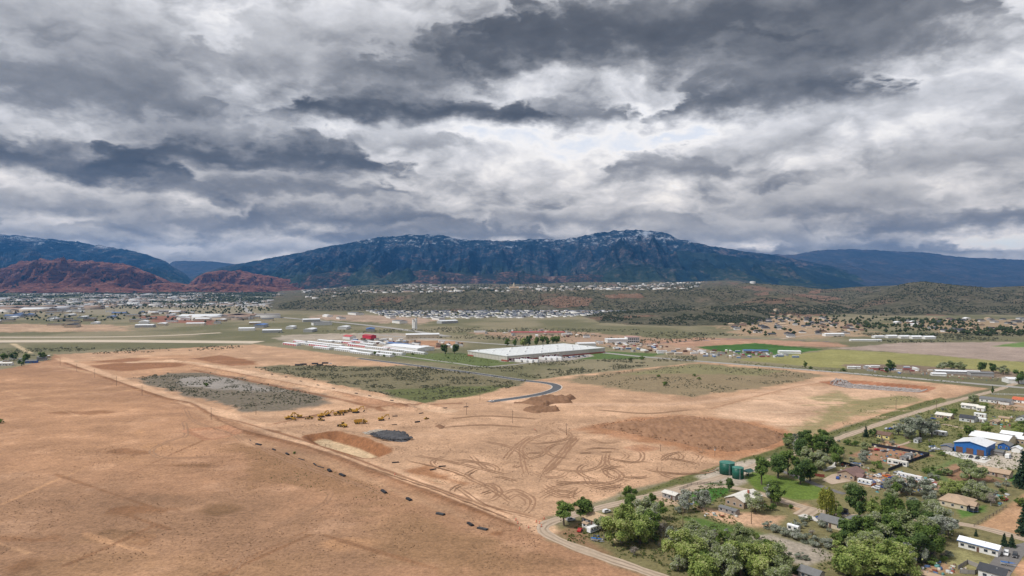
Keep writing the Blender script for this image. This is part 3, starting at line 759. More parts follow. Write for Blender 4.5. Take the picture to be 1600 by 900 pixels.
# red cliffs
ridge("red_cliff", [(-160,432),(-60,425),(0,420),(30,410),(62,404),(110,407),(160,409),(200,414),(228,424),(255,435),(280,447),(305,456)], 8000, 1900, 900, M_RED, .42, 480, 10, 460, 100, .62, gully=.95, jag=.22)
ridge("red_cliff", [(268,452),(296,438),(320,426),(345,421),(375,423),(405,429),(440,434),(480,441),(530,450)], 8600, 1500, 900, M_RED, .42, 460, 12, 300, 80, .8, gully=.9, jag=.2)
ridge("red_cliff", [(180,456),(225,446),(262,441),(300,445),(340,441),(390,446),(450,450),(520,456)], 7000, 700, 600, M_RED, .42, 320, 15, 300, 60, .8, gully=.9, jag=.25)
ridge("foothill", [(390,452),(450,436),(520,424),(600,430),(660,422),(740,430),(800,424),(860,432),(920,428),(1000,438),(1080,448)], 8900, 1500, 1200, M_FOOT, .34, 760, 14, 380, 60, 1.0, gully=.4)

# table land with the upper town, and the low juniper hills
MESA = ridge("mesa", [(360,484),(440,472),(500,467),(560,460),(640,457),(760,456),(860,455),(930,453),(1000,453),(1060,452),(1130,450),(1230,450)], 3300, 560, 3200, M_HILL, .16, 320, 30, 380, 44, .8, gully=.45, keep=.42, ends=90)
HILL_A = ridge("juniper_hill", [(985,470),(1030,460),(1080,454),(1120,448),(1168,442),(1240,447),(1290,452),(1340,448),(1400,446),(1470,452)], 4300, 1100, 1200, M_HILL, .20, 520, 32, 300, 50, 1.0, gully=.3)
HILL_B = ridge("juniper_hill", [(1270,486),(1310,474),(1350,462),(1390,449),(1420,442),(1445,440),(1490,445),(1540,449),(1600,447),(1680,444),(1800,450)], 3400, 1050, 900, M_HILL, .20, 420, 34, 320, 56, 1.0, gully=.35)
HILL_C = ridge("juniper_hill", [(1040,490),(1090,482),(1140,473),(1195,461),(1235,460),(1285,470),(1330,478),(1390,486)], 2950, 620, 500, M_HILL, .18, 300, 36, 240, 44, 1.0, gully=.3)
HILL_D = ridge("juniper_hill", [(670,514),(740,506),(820,501),(880,495),(940,490),(1000,486),(1060,482),(1110,479),(1160,481),(1210,492),(1250,502)], 2350, 560, 360, M_HILL, .22, 240, 38, 420, 44, .9, gully=.35)
# clearings scraped into the hillside

M_CLEAR = rock_mat("scraped_hillside", [(.3, (.34, .21, .14)), (.6, (.46, .30, .21)), (.8, (.52, .38, .28))], streak=10)
def clearing(H, pts):
    """bare scraped ground lying on a hillside"""
    Xg, Yg, Z = H
    dn = Yg*_cp + (CAM_H-Z)*_sp; up_ = -Yg*_sp*-1*0 + (Z-CAM_H)*_cp + Yg*_sp
    px = 800 + FPX*Xg/dn; py = 450 - FPX*up_/dn
    sd = poly_sd(px.ravel(), py.ravel(), [(float(a), float(b)) for a, b in pts]).reshape(px.shape) + (fbm(Xg, Yg, 60, 3, 8)-.5)*3
    n1, n2 = Z.shape; I = np.arange(n1*n2).reshape(n1, n2)
    F = np.stack([I[:-1,:-1], I[:-1,1:], I[1:,1:], I[1:,:-1]], -1).reshape(-1, 4)
    F = F[(sd.ravel()[F] > 0).all(1)]
    if not len(F): return
    us, inv = np.unique(F, return_inverse=True)
    V = np.stack([Xg.ravel(), Yg.ravel(), Z.ravel()+1.2], 1)[us]
    o = link("clearing", np_mesh("clearing", V, inv.reshape(F.shape), M_CLEAR, True)); tag(o, kind='structure')
clearing(HILL_A, [(1222,461),(1250,459),(1300,463),(1318,467),(1285,472),(1250,469)])
clearing(HILL_A, [(1165,459),(1200,456),(1205,462),(1175,464)])
clearing(HILL_A, [(1265,454),(1285,452),(1282,458),(1262,460)])
clearing(HILL_C, [(1120,489),(1165,484),(1215,490),(1200,500),(1130,500)])
clearing(HILL_C, [(1225,492),(1290,490),(1300,500),(1240,502)])
clearing(HILL_B, [(1425,500),(1450,490),(1485,494),(1500,502),(1450,505)])
clearing(HILL_D, [(722,505),(745,500),(760,508),(738,512)])
clearing(MESA, [(840,470),(880,462),(930,466),(920,478),(870,482)])
clearing(MESA, [(940,460),(1000,458),(1010,466),(950,468)])
# ================================================================== MATERIALS
_mats = {}
def mat(name, col, rough=.8, spec=.3, metal=0.0, var=.18, scale=.6, emit=None):
    """plain painted / natural surface with mottling and grime"""
    if name in _mats: return _mats[name]
    m = bpy.data.materials.new(name); m.use_nodes = True
    t = NT(m.node_tree); bs = t.n['Principled BSDF']
    bs.inputs['Roughness'].default_value = rough; bs.inputs['Specular IOR Level'].default_value = spec
    bs.inputs['Metallic'].default_value = metal
    g = t.node('ShaderNodeTexCoord'); oi = t.node('ShaderNodeObjectInfo')
    n = t.noise(g.outputs['Object'], scale, 5, .65)
    f = t.m('ADD', 1.0, t.m('MULTIPLY', t.m('SUBTRACT', n, .5), var*3))
    f = t.m('MULTIPLY', f, t.m('ADD', .93, t.m('MULTIPLY', oi.outputs['Random'], .14)))
    cm = t.node('ShaderNodeCombineColor')
    for i in range(3): t.put(cm.inputs[i], f)
    t.put(bs.inputs['Base Color'], t.mix(1.0, tuple(col), cm.outputs[0], 'MULTIPLY'))
    _mats[name] = m
    return m
def leaf_mat(name, c0, c1, c2):
    if name in _mats: return _mats[name]
    m = bpy.data.materials.new(name); m.use_nodes = True
    t = NT(m.node_tree); bs = t.n['Principled BSDF']
    bs.inputs['Roughness'].default_value = .7; bs.inputs['Specular IOR Level'].default_value = .2
    g = t.node('ShaderNodeTexCoord'); geo_ = t.node('ShaderNodeNewGeometry'); oi = t.node('ShaderNodeObjectInfo')
    n = t.noise(g.outputs['Object'], .55, 3, .6)
    r = t.m('MULTIPLY', t.m('SUBTRACT', geo_.outputs['Random Per Island'], .5), .45)
    r = t.m('ADD', r, t.m('MULTIPLY', t.m('SUBTRACT', oi.outputs['Random'], .5), .25))
    v = t.m('ADD', t.m('MULTIPLY_ADD', t.m('SUBTRACT', n, .5), 1.4, .5), r)
    c = t.ramp(v, [(.15, c0), (.5, c1), (.85, c2)])
    t.put(bs.inputs['Base Color'], c)
    tr = t.node('ShaderNodeBsdfTranslucent'); t.put(tr.inputs[0], c)
    mx = t.node('ShaderNodeMixShader'); mx.inputs[0].default_value = .42
    t.l.new(bs.outputs[0], mx.inputs[1]); t.l.new(tr.outputs[0], mx.inputs[2])
    t.l.new(mx.outputs[0], t.n['Material Output'].inputs[0])
    _mats[name] = m
    return m
def attr_mat(name, layer, rough=.8):
    m = bpy.data.materials.new(name); m.use_nodes = True
    t = NT(m.node_tree); bs = t.n['Principled BSDF']
    bs.inputs['Roughness'].default_value = rough; bs.inputs['Specular IOR Level'].default_value = .2
    a = t.node('ShaderNodeVertexColor', layer_name=layer)
    t.put(bs.inputs['Base Color'], a.outputs[0])
    return m
M_JUN = leaf_mat("juniper_green", (.030, .042, .024), (.056, .072, .038), (.095, .108, .056))
M_TOWNTREE = leaf_mat("town_tree_green", (.032, .048, .020), (.062, .085, .030), (.11, .13, .046))
M_SAGE = leaf_mat("sage_green", (.075, .082, .046), (.135, .140, .088), (.22, .21, .145))

# ---- one mesh made of very many small clumps (junipers on the hills, trees in the far town, sage in the fields)
_OCT_V = np.array([(1,0,0),(0,1,0),(-1,0,0),(0,-1,0),(0,0,1),(0,0,-.55)], float)
_OCT_F = np.array([(0,1,4),(1,2,4),(2,3,4),(3,0,4),(1,0,5),(2,1,5),(3,2,5),(0,3,5)])
def clumps(name, pts, rad, mat_, seed=1, tall=1.0):
    r = np.random.default_rng(seed); n = len(pts)
    pts = np.asarray(pts, float); rad = np.asarray(rad, float)
    ang = r.uniform(0, 6.28, n)
    sc = r.uniform(.7, 1.3, (n, 6, 3))*rad[:, None, None]
    V = _OCT_V[None]*sc
    V[:, :, 2] *= tall
    c, s = np.cos(ang)[:, None], np.sin(ang)[:, None]
    x = V[:, :, 0]*c - V[:, :, 1]*s; y = V[:, :, 0]*s + V[:, :, 1]*c
    V = np.stack([x, y, V[:, :, 2]], -1) + pts[:, None, :]
    F = _OCT_F[None] + (np.arange(n)*6)[:, None, None]
    o = link(name, np_mesh(name, V.reshape(-1, 3), F.reshape(-1, 3), mat_)); tag(o, kind='stuff')
    return o
def tufts(name, pts, rad, mat_, seed=1, tall=.8, k=5):
    """low plants as a few tilted leaf blades each"""
    r = np.random.default_rng(seed); pts = np.repeat(np.asarray(pts, float), k, 0); rad = np.repeat(np.asarray(rad, float), k); n = len(pts)
    off = r.normal(0, .45, (n, 3))*rad[:, None]; off[:, 2] = np.abs(off[:, 2])*tall
    c = pts + off
    a = r.normal(size=(n, 3)); a[:, 2] *= .5; a /= np.linalg.norm(a, axis=1)[:, None]
    b = r.normal(size=(n, 3)); b[:, 2] = np.abs(b[:, 2])+.5; b -= (a*b).sum(1)[:, None]*a; b /= np.linalg.norm(b, axis=1)[:, None]
    s = rad[:, None]*r.uniform(.35, .7, (n, 1))
    V = np.stack([c-a*s, c-b*s*.7, c+a*s, c+b*s*tall], 1)
    o = link(name, np_mesh(name, V.reshape(-1, 3), np.arange(n*4).reshape(n, 4), mat_)); tag(o, kind='stuff')
    return o
def hill_points(H, n, seed, lo=0, thr=.42, sc=160, front_only=True):
    Xg, Yg, Z = H; r = np.random.default_rng(seed)
    n1, n2 = Z.shape
    a = r.uniform(0, n1-1.001, n*3); b = r.uniform(0, n2-1.001, n*3)
    i = a.astype(int); j = b.astype(int); fa = a-i; fb = b-j
    def lerp(A): return (A[i,j]*(1-fb)+A[i,j+1]*fb)*(1-fa) + (A[i+1,j]*(1-fb)+A[i+1,j+1]*fb)*fa
    x, y, z = lerp(Xg), lerp(Yg), lerp(Z)
    k = (z > lo) & (fbm(x, y, sc, 4, seed+50) > thr)
    return np.stack([x, y, z], 1)[k][:n]
jp = np.concatenate([(lambda p: p[p[:, 1] < 3320])(hill_points(MESA, 4200, 1, 4, .46)), hill_points(HILL_A, 3000, 2, 4, .46), hill_points(HILL_B, 4800, 3, 4, .44),
                     hill_points(HILL_C, 2800, 4, 3, .42), hill_points(HILL_D, 3200, 5, 2, .46, 110)])
jr = np.random.default_rng(9).uniform(1.7, 3.9, len(jp)); jp[:, 2] += jr*.3
clumps("juniper_scrub", jp, jr, M_JUN, 11, .9)

# ---- small houses
def house_mesh(name, w, d, h, rise, wall, roof, over=.4):
    b = MB()
    b.box(-w/2, w/2, -d/2, d/2, -1.5, h)
    me = b.mesh(name, wall)
    me.materials.append(roof)
    b2 = MB(); b2.prism([(-w/2-over, h-.1), (w/2+over, h-.1), (w/2+over, h+.12), (0, h+rise), (-w/2-over, h+.12)], -d/2-over, d/2+over)
    nb = len(b.v); v = b.v + b2.v; f = b.f + [tuple(i+nb for i in q_) for q_ in b2.f]
    me2 = bpy.data.meshes.new(name); me2.from_pydata(v, [], f); me2.update()
    me2.materials.append(wall); me2.materials.append(roof)
    for k, p in enumerate(me2.polygons):
        if k >= len(b.f): p.material_index = 1
    return me2
W_WHITE = mat("white_siding", (.70, .69, .66)); W_CREAM = mat("cream_stucco", (.56, .48, .36)); W_TAN = mat("tan_stucco", (.40, .31, .22))
W_GREY = mat("grey_siding", (.36, .36, .35)); W_BRICK = mat("red_brick_far", (.26, .13, .09)); W_BLUE = mat("blue_metal_siding", (.03, .12, .38), .5)
R_DARK = mat("charcoal_shingle", (.055, .058, .066), .9); R_GREY = mat("grey_shingle", (.17, .17, .17), .9); R_BROWN = mat("brown_shingle", (.16, .10, .075), .9)
R_WHITE = mat("white_metal_roof", (.76, .77, .78), .45); R_BLUE = mat("blue_metal_roof", (.08, .16, .36), .5); R_RED = mat("red_metal_roof", (.42, .08, .08), .5)
R_TAN = mat("tan_shingle", (.40, .29, .20), .9)
HV = [house_mesh("house", 12, 9, 3.2, 2.2, a, b) for a, b in ((W_WHITE, R_DARK), (W_WHITE, R_GREY), (W_CREAM, R_DARK), (W_GREY, R_DARK), (W_TAN, R_BROWN), (W_WHITE, R_WHITE), (W_CREAM, R_TAN), (W_GREY, R_GREY))]
SV = [house_mesh("warehouse", 22, 40, 6.5, 2.0, a, b, .2) for a, b in ((W_WHITE, R_WHITE), (W_CREAM, R_WHITE), (W_TAN, R_GREY), (W_WHITE, R_GREY), (W_GREY, R_WHITE), (W_CREAM, R_DARK), (W_TAN, R_WHITE), (W_WHITE, R_WHITE), (W_CREAM, R_GREY), (W_GREY, R_BLUE))]
DESC = {}
for me_, tx in zip(HV, ("white charcoal-roofed", "white grey-roofed", "cream charcoal-roofed", "grey charcoal-roofed", "tan brown-roofed", "white-roofed white", "tan-roofed cream", "all grey")): DESC[me_.name] = tx
for me_, tx in zip(SV, ("white-roofed white", "white-roofed cream", "grey-roofed tan", "grey-roofed white", "white-roofed grey", "dark-roofed cream", "white-roofed tan", "all white", "grey-roofed cream", "blue-roofed grey")): DESC[me_.name] = tx
hr = random.Random(21)
placed = []
def free(x, y, r):
    for a, b, c in placed:
        if abs(a-x) < r+c and abs(b-y) < r+c: return False
    placed.append((x, y, r)); return True
def surf(H, x, y):
    """height of a built hill at x,y (nearest grid node; the columns fan out from the camera's plan position)"""
    Xg, Yg, Z = H
    j = int(np.argmin(np.abs(Xg[0]/Yg[0] - x/y))); i = int(np.argmin(np.abs(Yg[:, j]-y)))
    return float(Z[i, j])
def scatter_houses(n, quad, meshes, label, cat, group, name, base_rot, smin=.8, smax=1.2, gap=10, H=None, jitter=.15):
    """quad in photo points -> spots on the ground"""
    P = GP(quad); out = 0; tries = 0
    xs = [p[0] for p in P]; ys = [p[1] for p in P]
    while out < n and tries < n*60:
        tries += 1
        x = hr.uniform(min(xs), max(xs)); y = hr.uniform(min(ys), max(ys))
        if poly_sd(np.array([x]), np.array([y]), P)[0] < 0: continue
        if not free(x, y, gap): continue
        z = gz(x, y)
        if H is not None: z = max(z, surf(H, x, y))
        o = link(name, hr.choice(meshes), None, (x, y, z), base_rot + hr.choice((0, math.pi/2)) + hr.uniform(-jitter, jitter))
        s = hr.uniform(smin, smax); o.scale = (s, s*hr.uniform(.85, 1.25), min(s, s**.4)*hr.uniform(.9, 1.1))
        fx = (x-min(xs))/(max(xs)-min(xs)); part_ = 'left' if fx < .34 else ('middle' if fx < .67 else 'right')
        part_ = ('back ' if (y-min(ys))/(max(ys)-min(ys)) > .5 else 'front ') + part_
        dsc = DESC.get(o.data.name, '')
        tag(o, (dsc+' '+label) + (', %s part' % part_), cat, group); out += 1

# the dark-roofed subdivision below the mesa
scatter_houses(62, [(560,484),(680,484),(800,487),(900,487),(930,490),(860,496),(720,497),(600,494)], [HV[0], HV[2], HV[3], HV[0]], "house in the subdivision below the mesa", "house", "subdivision houses below the mesa", "house", .4, 1.0, 1.35, 13)
scatter_houses(84, [(1130,506),(1180,496),(1290,496),(1345,508),(1350,522),(1240,528),(1160,520)], HV[:5]+[HV[6]], "house among bare lots at the juniper hills' foot", "house", "new houses at the foot of the hills", "house", -.2, 1.1, 1.7, 10)
scatter_houses(46, [(1395,504),(1460,498),(1600,498),(1680,500),(1680,516),(1480,520)], HV, "house under the large juniper hill", "house", "houses under the large juniper hill", "house", .1, 1.1, 1.7, 12)
scatter_houses(8, [(1130,496),(1180,490),(1260,488),(1260,494)], [HV[2], HV[6], HV[4]], "house high on the juniper hill's shoulder", "house", "tan houses on the hill shoulder", "house", .3, 1.2, 1.8, 16, HILL_C)
# sheds and workshops beyond the runway
scatter_houses(58, [(-60,492),(120,486),(330,490),(440,500),(430,512),(200,514),(60,510),(-60,508)], SV, "workshop in the industrial district beyond the runway", "workshop", "workshops beyond the runway", "workshop", .25, .7, 1.25, 30)
scatter_houses(9, [(470,494),(600,490),(700,496),(720,504),(600,512),(470,508)], [SV[0], SV[3], SV[4]], "shed on the flat near the white silo tower", "shed", "long white sheds near the silo", "shed", .55, .8, 1.5, 60)
scatter_houses(9, [(360,514),(560,512),(600,518),(420,520)], [SV[0], SV[4], SV[9]], "hangar along the far side of the airfield", "hangar", "hangars along the airfield", "hangar", .1, .8, 1.1, 40)

# the rest of the town : thousands of roofs that read as one mass
def town_mass(quads, total, seed, name="far_town", label="distant low town of pale walls and mixed roofs below the mountains", roofs=None):
    r = np.random.default_rng(seed); V = []; F = []; Cc = []
    wallc = np.array([(.60,.57,.52),(.46,.38,.29),(.64,.62,.58),(.34,.27,.21),(.42,.41,.39)])
    roofc = np.array([(.10,.10,.11),(.20,.19,.18),(.30,.21,.16),(.62,.63,.64),(.16,.13,.11),(.40,.40,.41),(.24,.22,.20)])
    if roofs is not None: roofc = np.array(roofs); wallc = np.array([(.72,.70,.66),(.66,.64,.60),(.50,.48,.45)])
    tot_w = sum(q_[1] for q_ in quads); n = 0
    for quad, wgt, H, smin, smax in quads:
        P = GP(quad) if H is None else quad
        xs = [p[0] for p in P]; ys = [p[1] for p in P]
        k = int(total*wgt/tot_w)
        x = r.uniform(min(xs), max(xs), k*5); y = r.uniform(min(ys), max(ys), k*5)
        ok = (poly_sd(x, y, P) > 0) & (fbm(x, y, 420, 3, 66) > (.47 if roofs is None else 0)); x, y = x[ok][:k], y[ok][:k]
        z = ground_h(x, y) if H is None else np.array([surf(H, a, b) for a, b in zip(x, y)])
        for a, b, c in zip(x, y, z):
            s = r.uniform(smin, smax)*(1 if r.uniform() < .9 or roofs is not None else 2.2); w, d, h = 6.5*s*r.uniform(.8, 1.5), 5*s*r.uniform(.8, 1.4), 4.2*s**.5
            th = .3 + r.choice((0, 1.57)) + r.uniform(-.1, .1); ct, st = math.cos(th), math.sin(th)
            L = [(-w,-d,-3),(w,-d,-3),(w,d,-3),(-w,d,-3),(-w,-d,h),(w,-d,h),(w,d,h),(-w,d,h),(-w,0,h*1.45),(w,0,h*1.45)]
            o_ = len(V)
            V += [(a+p*ct-q_*st, b+p*st+q_*ct, c+e) for p, q_, e in L]
            F += [tuple(i_+o_ for i_ in q_) for q_ in ((0,1,5,4),(2,3,7,6),(4,5,9,8),(6,7,8,9),(1,2,6,5),(3,0,4,7))]
            wc_ = wallc[r.integers(len(wallc))]; rc = roofc[r.integers(len(roofc))]
            Cc += [wc_, wc_, rc, rc, wc_, wc_]; n += 1
    me = np_mesh(name, np.array(V), np.array(F), attr_mat("far_roofs", "paint"))
    set_color(me, 'paint', np.repeat(np.array(Cc), 4, 0).astype(np.float32), 'CORNER')
    o = link(name, me); tag(o, label, "town", kind='stuff')
mesaP = [( (px-800)/FPX*D, D ) for px, D in ((480, 3500), (1080, 3400), (1100, 6300), (470, 6300))]
town_mass([([(-80,462),(420,462),(560,468),(560,478),(300,482),(-80,480)], 2300, None, .7, 1.6),
           ([(380,470),(560,466),(570,480),(440,486)], 700, None, .9, 1.3),
           (mesaP, 700, MESA, .8, 1.6),
           ([(-60,482),(400,482),(440,494),(380,500),(-60,498)], 800, None, 1.4, 3.6),
           ([(560,481),(900,481),(1010,486),(930,490),(600,488)], 330, None, .9, 1.3),
           ([(870,478),(1010,476),(1030,484),(900,488)], 100, None, .9, 1.3)], 4900, 5)
town_mass([([(560,482),(700,481),(860,483),(1000,483),(960,490),(860,497),(700,498),(600,495)], 1, None, .75, 1.2)], 900, 15, "far_subdivision", "dense rows of white houses with slate roofs below the mesa", [(.075,.085,.11),(.10,.11,.14),(.06,.065,.08),(.16,.17,.19)])
# trees between the houses
def tree_mass(quads, seed):
    r = np.random.default_rng(seed); pts = []
    for quad, k, H, sc in quads:
        P = GP(quad) if H is None else quad
        xs = [p[0] for p in P]; ys = [p[1] for p in P]
        x = r.uniform(min(xs), max(xs), k*5); y = r.uniform(min(ys), max(ys), k*5)
        ok = (poly_sd(x, y, P) > 0) & (fbm(x, y, sc, 3, seed) > .42); x, y = x[ok][:k], y[ok][:k]
        z = ground_h(x, y) if H is None else np.array([surf(H, a, b) for a, b in zip(x, y)])
        pts.append(np.stack([x, y, z], 1))
    return np.concatenate(pts)
tp = tree_mass([([(-80,458),(420,458),(560,464),(560,480),(300,482),(-80,478)], 11000, None, 300), (mesaP, 2600, MESA, 300),
                ([(-80,482),(420,480),(440,498),(300,506),(-80,502)], 420, None, 200), ([(560,482),(1000,480),(960,492),(600,496)], 240, None, 120),
                ([(1120,505),(1180,494),(1340,498),(1360,522),(1180,526)], 150, None, 90), ([(1330,508),(1400,498),(1680,506),(1680,524),(1420,528)], 620, None, 120),
                ([(1330,480),(1400,490),(1340,510),(1250,512)], 160, None, 100)], 13)
tr_ = np.random.default_rng(4).uniform(2.8, 6.0, len(tp)); tp[:, 2] += tr_*.8
clumps("town_trees", tp, tr_, M_TOWNTREE, 17, 1.0)
# ================================================================== ROADS
def road_mat(name, c0, c1, track=None):
    m = bpy.data.materials.new(name); m.use_nodes = True
    t = NT(m.node_tree); bs = t.n['Principled BSDF']
    bs.inputs['Roughness'].default_value = .9; bs.inputs['Specular IOR Level'].default_value = .2
    g = t.node('ShaderNodeNewGeometry'); P = g.outputs['Position']
    n = t.noise(P, .35, 6, .7); n2 = t.noise(P, .05, 4, .6)
    v = t.m('ADD', t.m('MULTIPLY', n, .6), t.m('MULTIPLY', n2, .4))
    v = t.m('MULTIPLY_ADD', t.m('SUBTRACT', v, .5), 1.8, .5)
    c = t.ramp(v, [(.2, c0), (.8, c1)])
    if track:
        uv = t.node('ShaderNodeUVMap'); sp = t.node('ShaderNodeSeparateXYZ'); t.put(sp.inputs[0], uv.outputs[0])
        u = t.m('ABSOLUTE', t.m('SUBTRACT', t.m('ABSOLUTE', t.m('SUBTRACT', sp.outputs[0], .5)), .22))
        w = t.m('MULTIPLY', t.m('SUBTRACT', .11, u), 14, clamp=True)
        w = t.m('MULTIPLY', w, t.maprange(n2, .35, .65, .2, .9))
        c = t.mix(w, c, track)
    t.put(bs.inputs['Base Color'], c)
    return m
M_ASPH = road_mat("asphalt", (.075, .078, .085), (.13, .132, .138)); M_OLDASPH = road_mat("worn_asphalt", (.27, .255, .235), (.40, .38, .35))
M_GRAVEL = road_mat("gravel_lane", (.36, .275, .20), (.52, .41, .31), (.25, .19, .14)); M_CONC = road_mat("concrete", (.50, .47, .42), (.66, .63, .58))
M_RUNWAY = road_mat("runway_concrete", (.46, .38, .29), (.60, .51, .40)); M_DKDIRT = road_mat("rutted_soil", (.25, .14, .08), (.36, .215, .13))
M_DRIVE = road_mat("dark_driveway", (.14, .13, .125), (.22, .205, .19)); M_KERB = mat("kerb_concrete", (.60, .57, .52))
def sheet(name, line, width, m, z=.05, world=False, step=5.0, taper=False, cls=None):
    P = smooth_line(line if world else GP(line), step)
    V = []; F = []; U = []
    n = len(P)
    for i, (x, y) in enumerate(P):
        a = P[max(i-1, 0)]; b = P[min(i+1, n-1)]
        dx_, dy_ = b[0]-a[0], b[1]-a[1]; L = math.hypot(dx_, dy_) or 1
        nx, ny = -dy_/L, dx_/L
        w = width*(1 + .10*math.sin(i*1.7) + .08*math.sin(i*.63)) if taper else width
        h = gz(x, y) + z
        V += [(x+nx*w/2, y+ny*w/2, h), (x-nx*w/2, y-ny*w/2, h)]
        if i: k = 2*i; F.append((k-2, k-1, k+1, k))
    me = bpy.data.meshes.new(name); me.from_pydata(V, [], F); me.update(); me.materials.append(m)
    uv = me.uv_layers.new(name='UVMap')
    for p in me.polygons:
        for li, vi in zip(p.loop_indices, p.vertices):
            uv.data[li].uv = (vi % 2, (vi//2)*step/10.0)
    o = link(name, me); tag(o, kind='structure')
    return o
def patch(name, pts, m, z=.05):
    P = GP(pts)
    me = bpy.data.meshes.new(name); me.from_pydata([(x, y, z) for x, y in P], [], [tuple(range(len(P)))]); me.update()
    if me.polygons[0].normal.z < 0: me.flip_normals()
    me.materials.append(m)
    o = link(name, me); tag(o, kind='structure'); return o
LANE = [(1700,574),(1600,596),(1552,611),(1480,630),(1400,654),(1330,678),(1240,708),(1130,744),(1040,769),(960,788),(905,802),(868,813),(850,821),(850,831),(870,843),(905,857),(950,873),(1000,890),(1070,915),(1150,945)]
sheet("lane", LANE, 6.6, M_GRAVEL, .06, taper=True)
sheet("highway", [(560,521),(650,528),(740,535),(850,543),(940,551),(1000,557),(1100,565),(1250,577),(1400,589),(1540,601),(1660,611),(1800,624)], 13, M_OLDASPH, .12)
sheet("road", [(560,560),(640,570),(740,583),(815,594),(850,598),(868,602),(868,608),(848,615),(815,621),(785,625),(764,628)], 10, M_ASPH, .09)
for off in (-5.6, 5.6):
    P = smooth_line(GP([(560,560),(640,570),(740,583),(815,594),(850,598),(868,602),(868,608),(848,615),(815,621),(785,625),(764,628)]), 5)
    Q = []
    for i in range(len(P)):
        a = P[max(i-1, 0)]; b = P[min(i+1, len(P)-1)]; L = math.hypot(b[0]-a[0], b[1]-a[1]) or 1
        Q.append((P[i][0]-(b[1]-a[1])/L*off, P[i][1]+(b[0]-a[0])/L*off))
    k = sheet("kerb", Q[::3], .9, M_KERB, .16, True)
sheet("road", [(560,547),(640,558),(715,568),(755,573),(800,570),(830,566),(862,561)], 6, M_OLDASPH, .08)
sheet("runway", [(-500,536),(-100,534),(150,533),(300,534),(405,535)], 55, M_RUNWAY, .25)
sheet("taxiway", [(-500,526),(60,527),(240,525),(345,520)], 22, M_RUNWAY, .22)
sheet("highway", [(372,466),(379,476),(386,486),(412,493),(470,499),(540,505),(620,514),(700,526)], 22, M_OLDASPH, .6)
sheet("driveway", [(1060,772),(1090,762),(1130,760),(1165,766),(1200,775),(1240,788),(1275,797),(1330,806),(1400,812),(1470,815),(1530,824),(1600,842),(1700,868)], 6.5, M_GRAVEL, .07, taper=True)
sheet("driveway", [(1218,735),(1240,743),(1275,757),(1300,766),(1320,772)], 4.5, M_DRIVE, .08)
sheet("driveway", [(1270,795),(1262,800),(1252,806)], 9, M_GRAVEL, .09)
patch("driveway", [(1246,806),(1256,803),(1288,812),(1282,817)], M_CONC, .10)
sheet("driveway", [(1395,668),(1450,660),(1510,670),(1560,678),(1620,690)], 4.5, M_GRAVEL, .07, taper=True)
sheet("driveway", [(1362,696),(1400,702),(1452,712)], 5, M_GRAVEL, .07)
sheet("driveway", [(1390,699),(1412,694),(1425,689)], 2.5, M_GRAVEL, .08)
patch("apron", [(1470,706),(1482,703),(1532,713),(1549,718),(1538,724),(1500,716)], M_CONC, .09)
patch("yard", [(1300,741),(1318,739),(1330,752),(1300,757),(1284,750)], M_GRAVEL, .085)
patch("driveway", [(1533,897),(1562,862),(1570,855),(1600,848),(1640,852),(1600,868),(1578,900),(1560,930),(1520,930)], M_DRIVE, .09)
patch("footpath", [(1284,734),(1300,727),(1303,722),(1308,723),(1306,730),(1288,737)], M_CONC, .08)
sheet("dirt_road", [(1545,625),(1620,640),(1700,655)], 6, M_GRAVEL, .07)
sheet("dirt_road", [(1220,530),(1260,524),(1300,521),(1290,516),(1260,509)], 9, M_GRAVEL, .3)

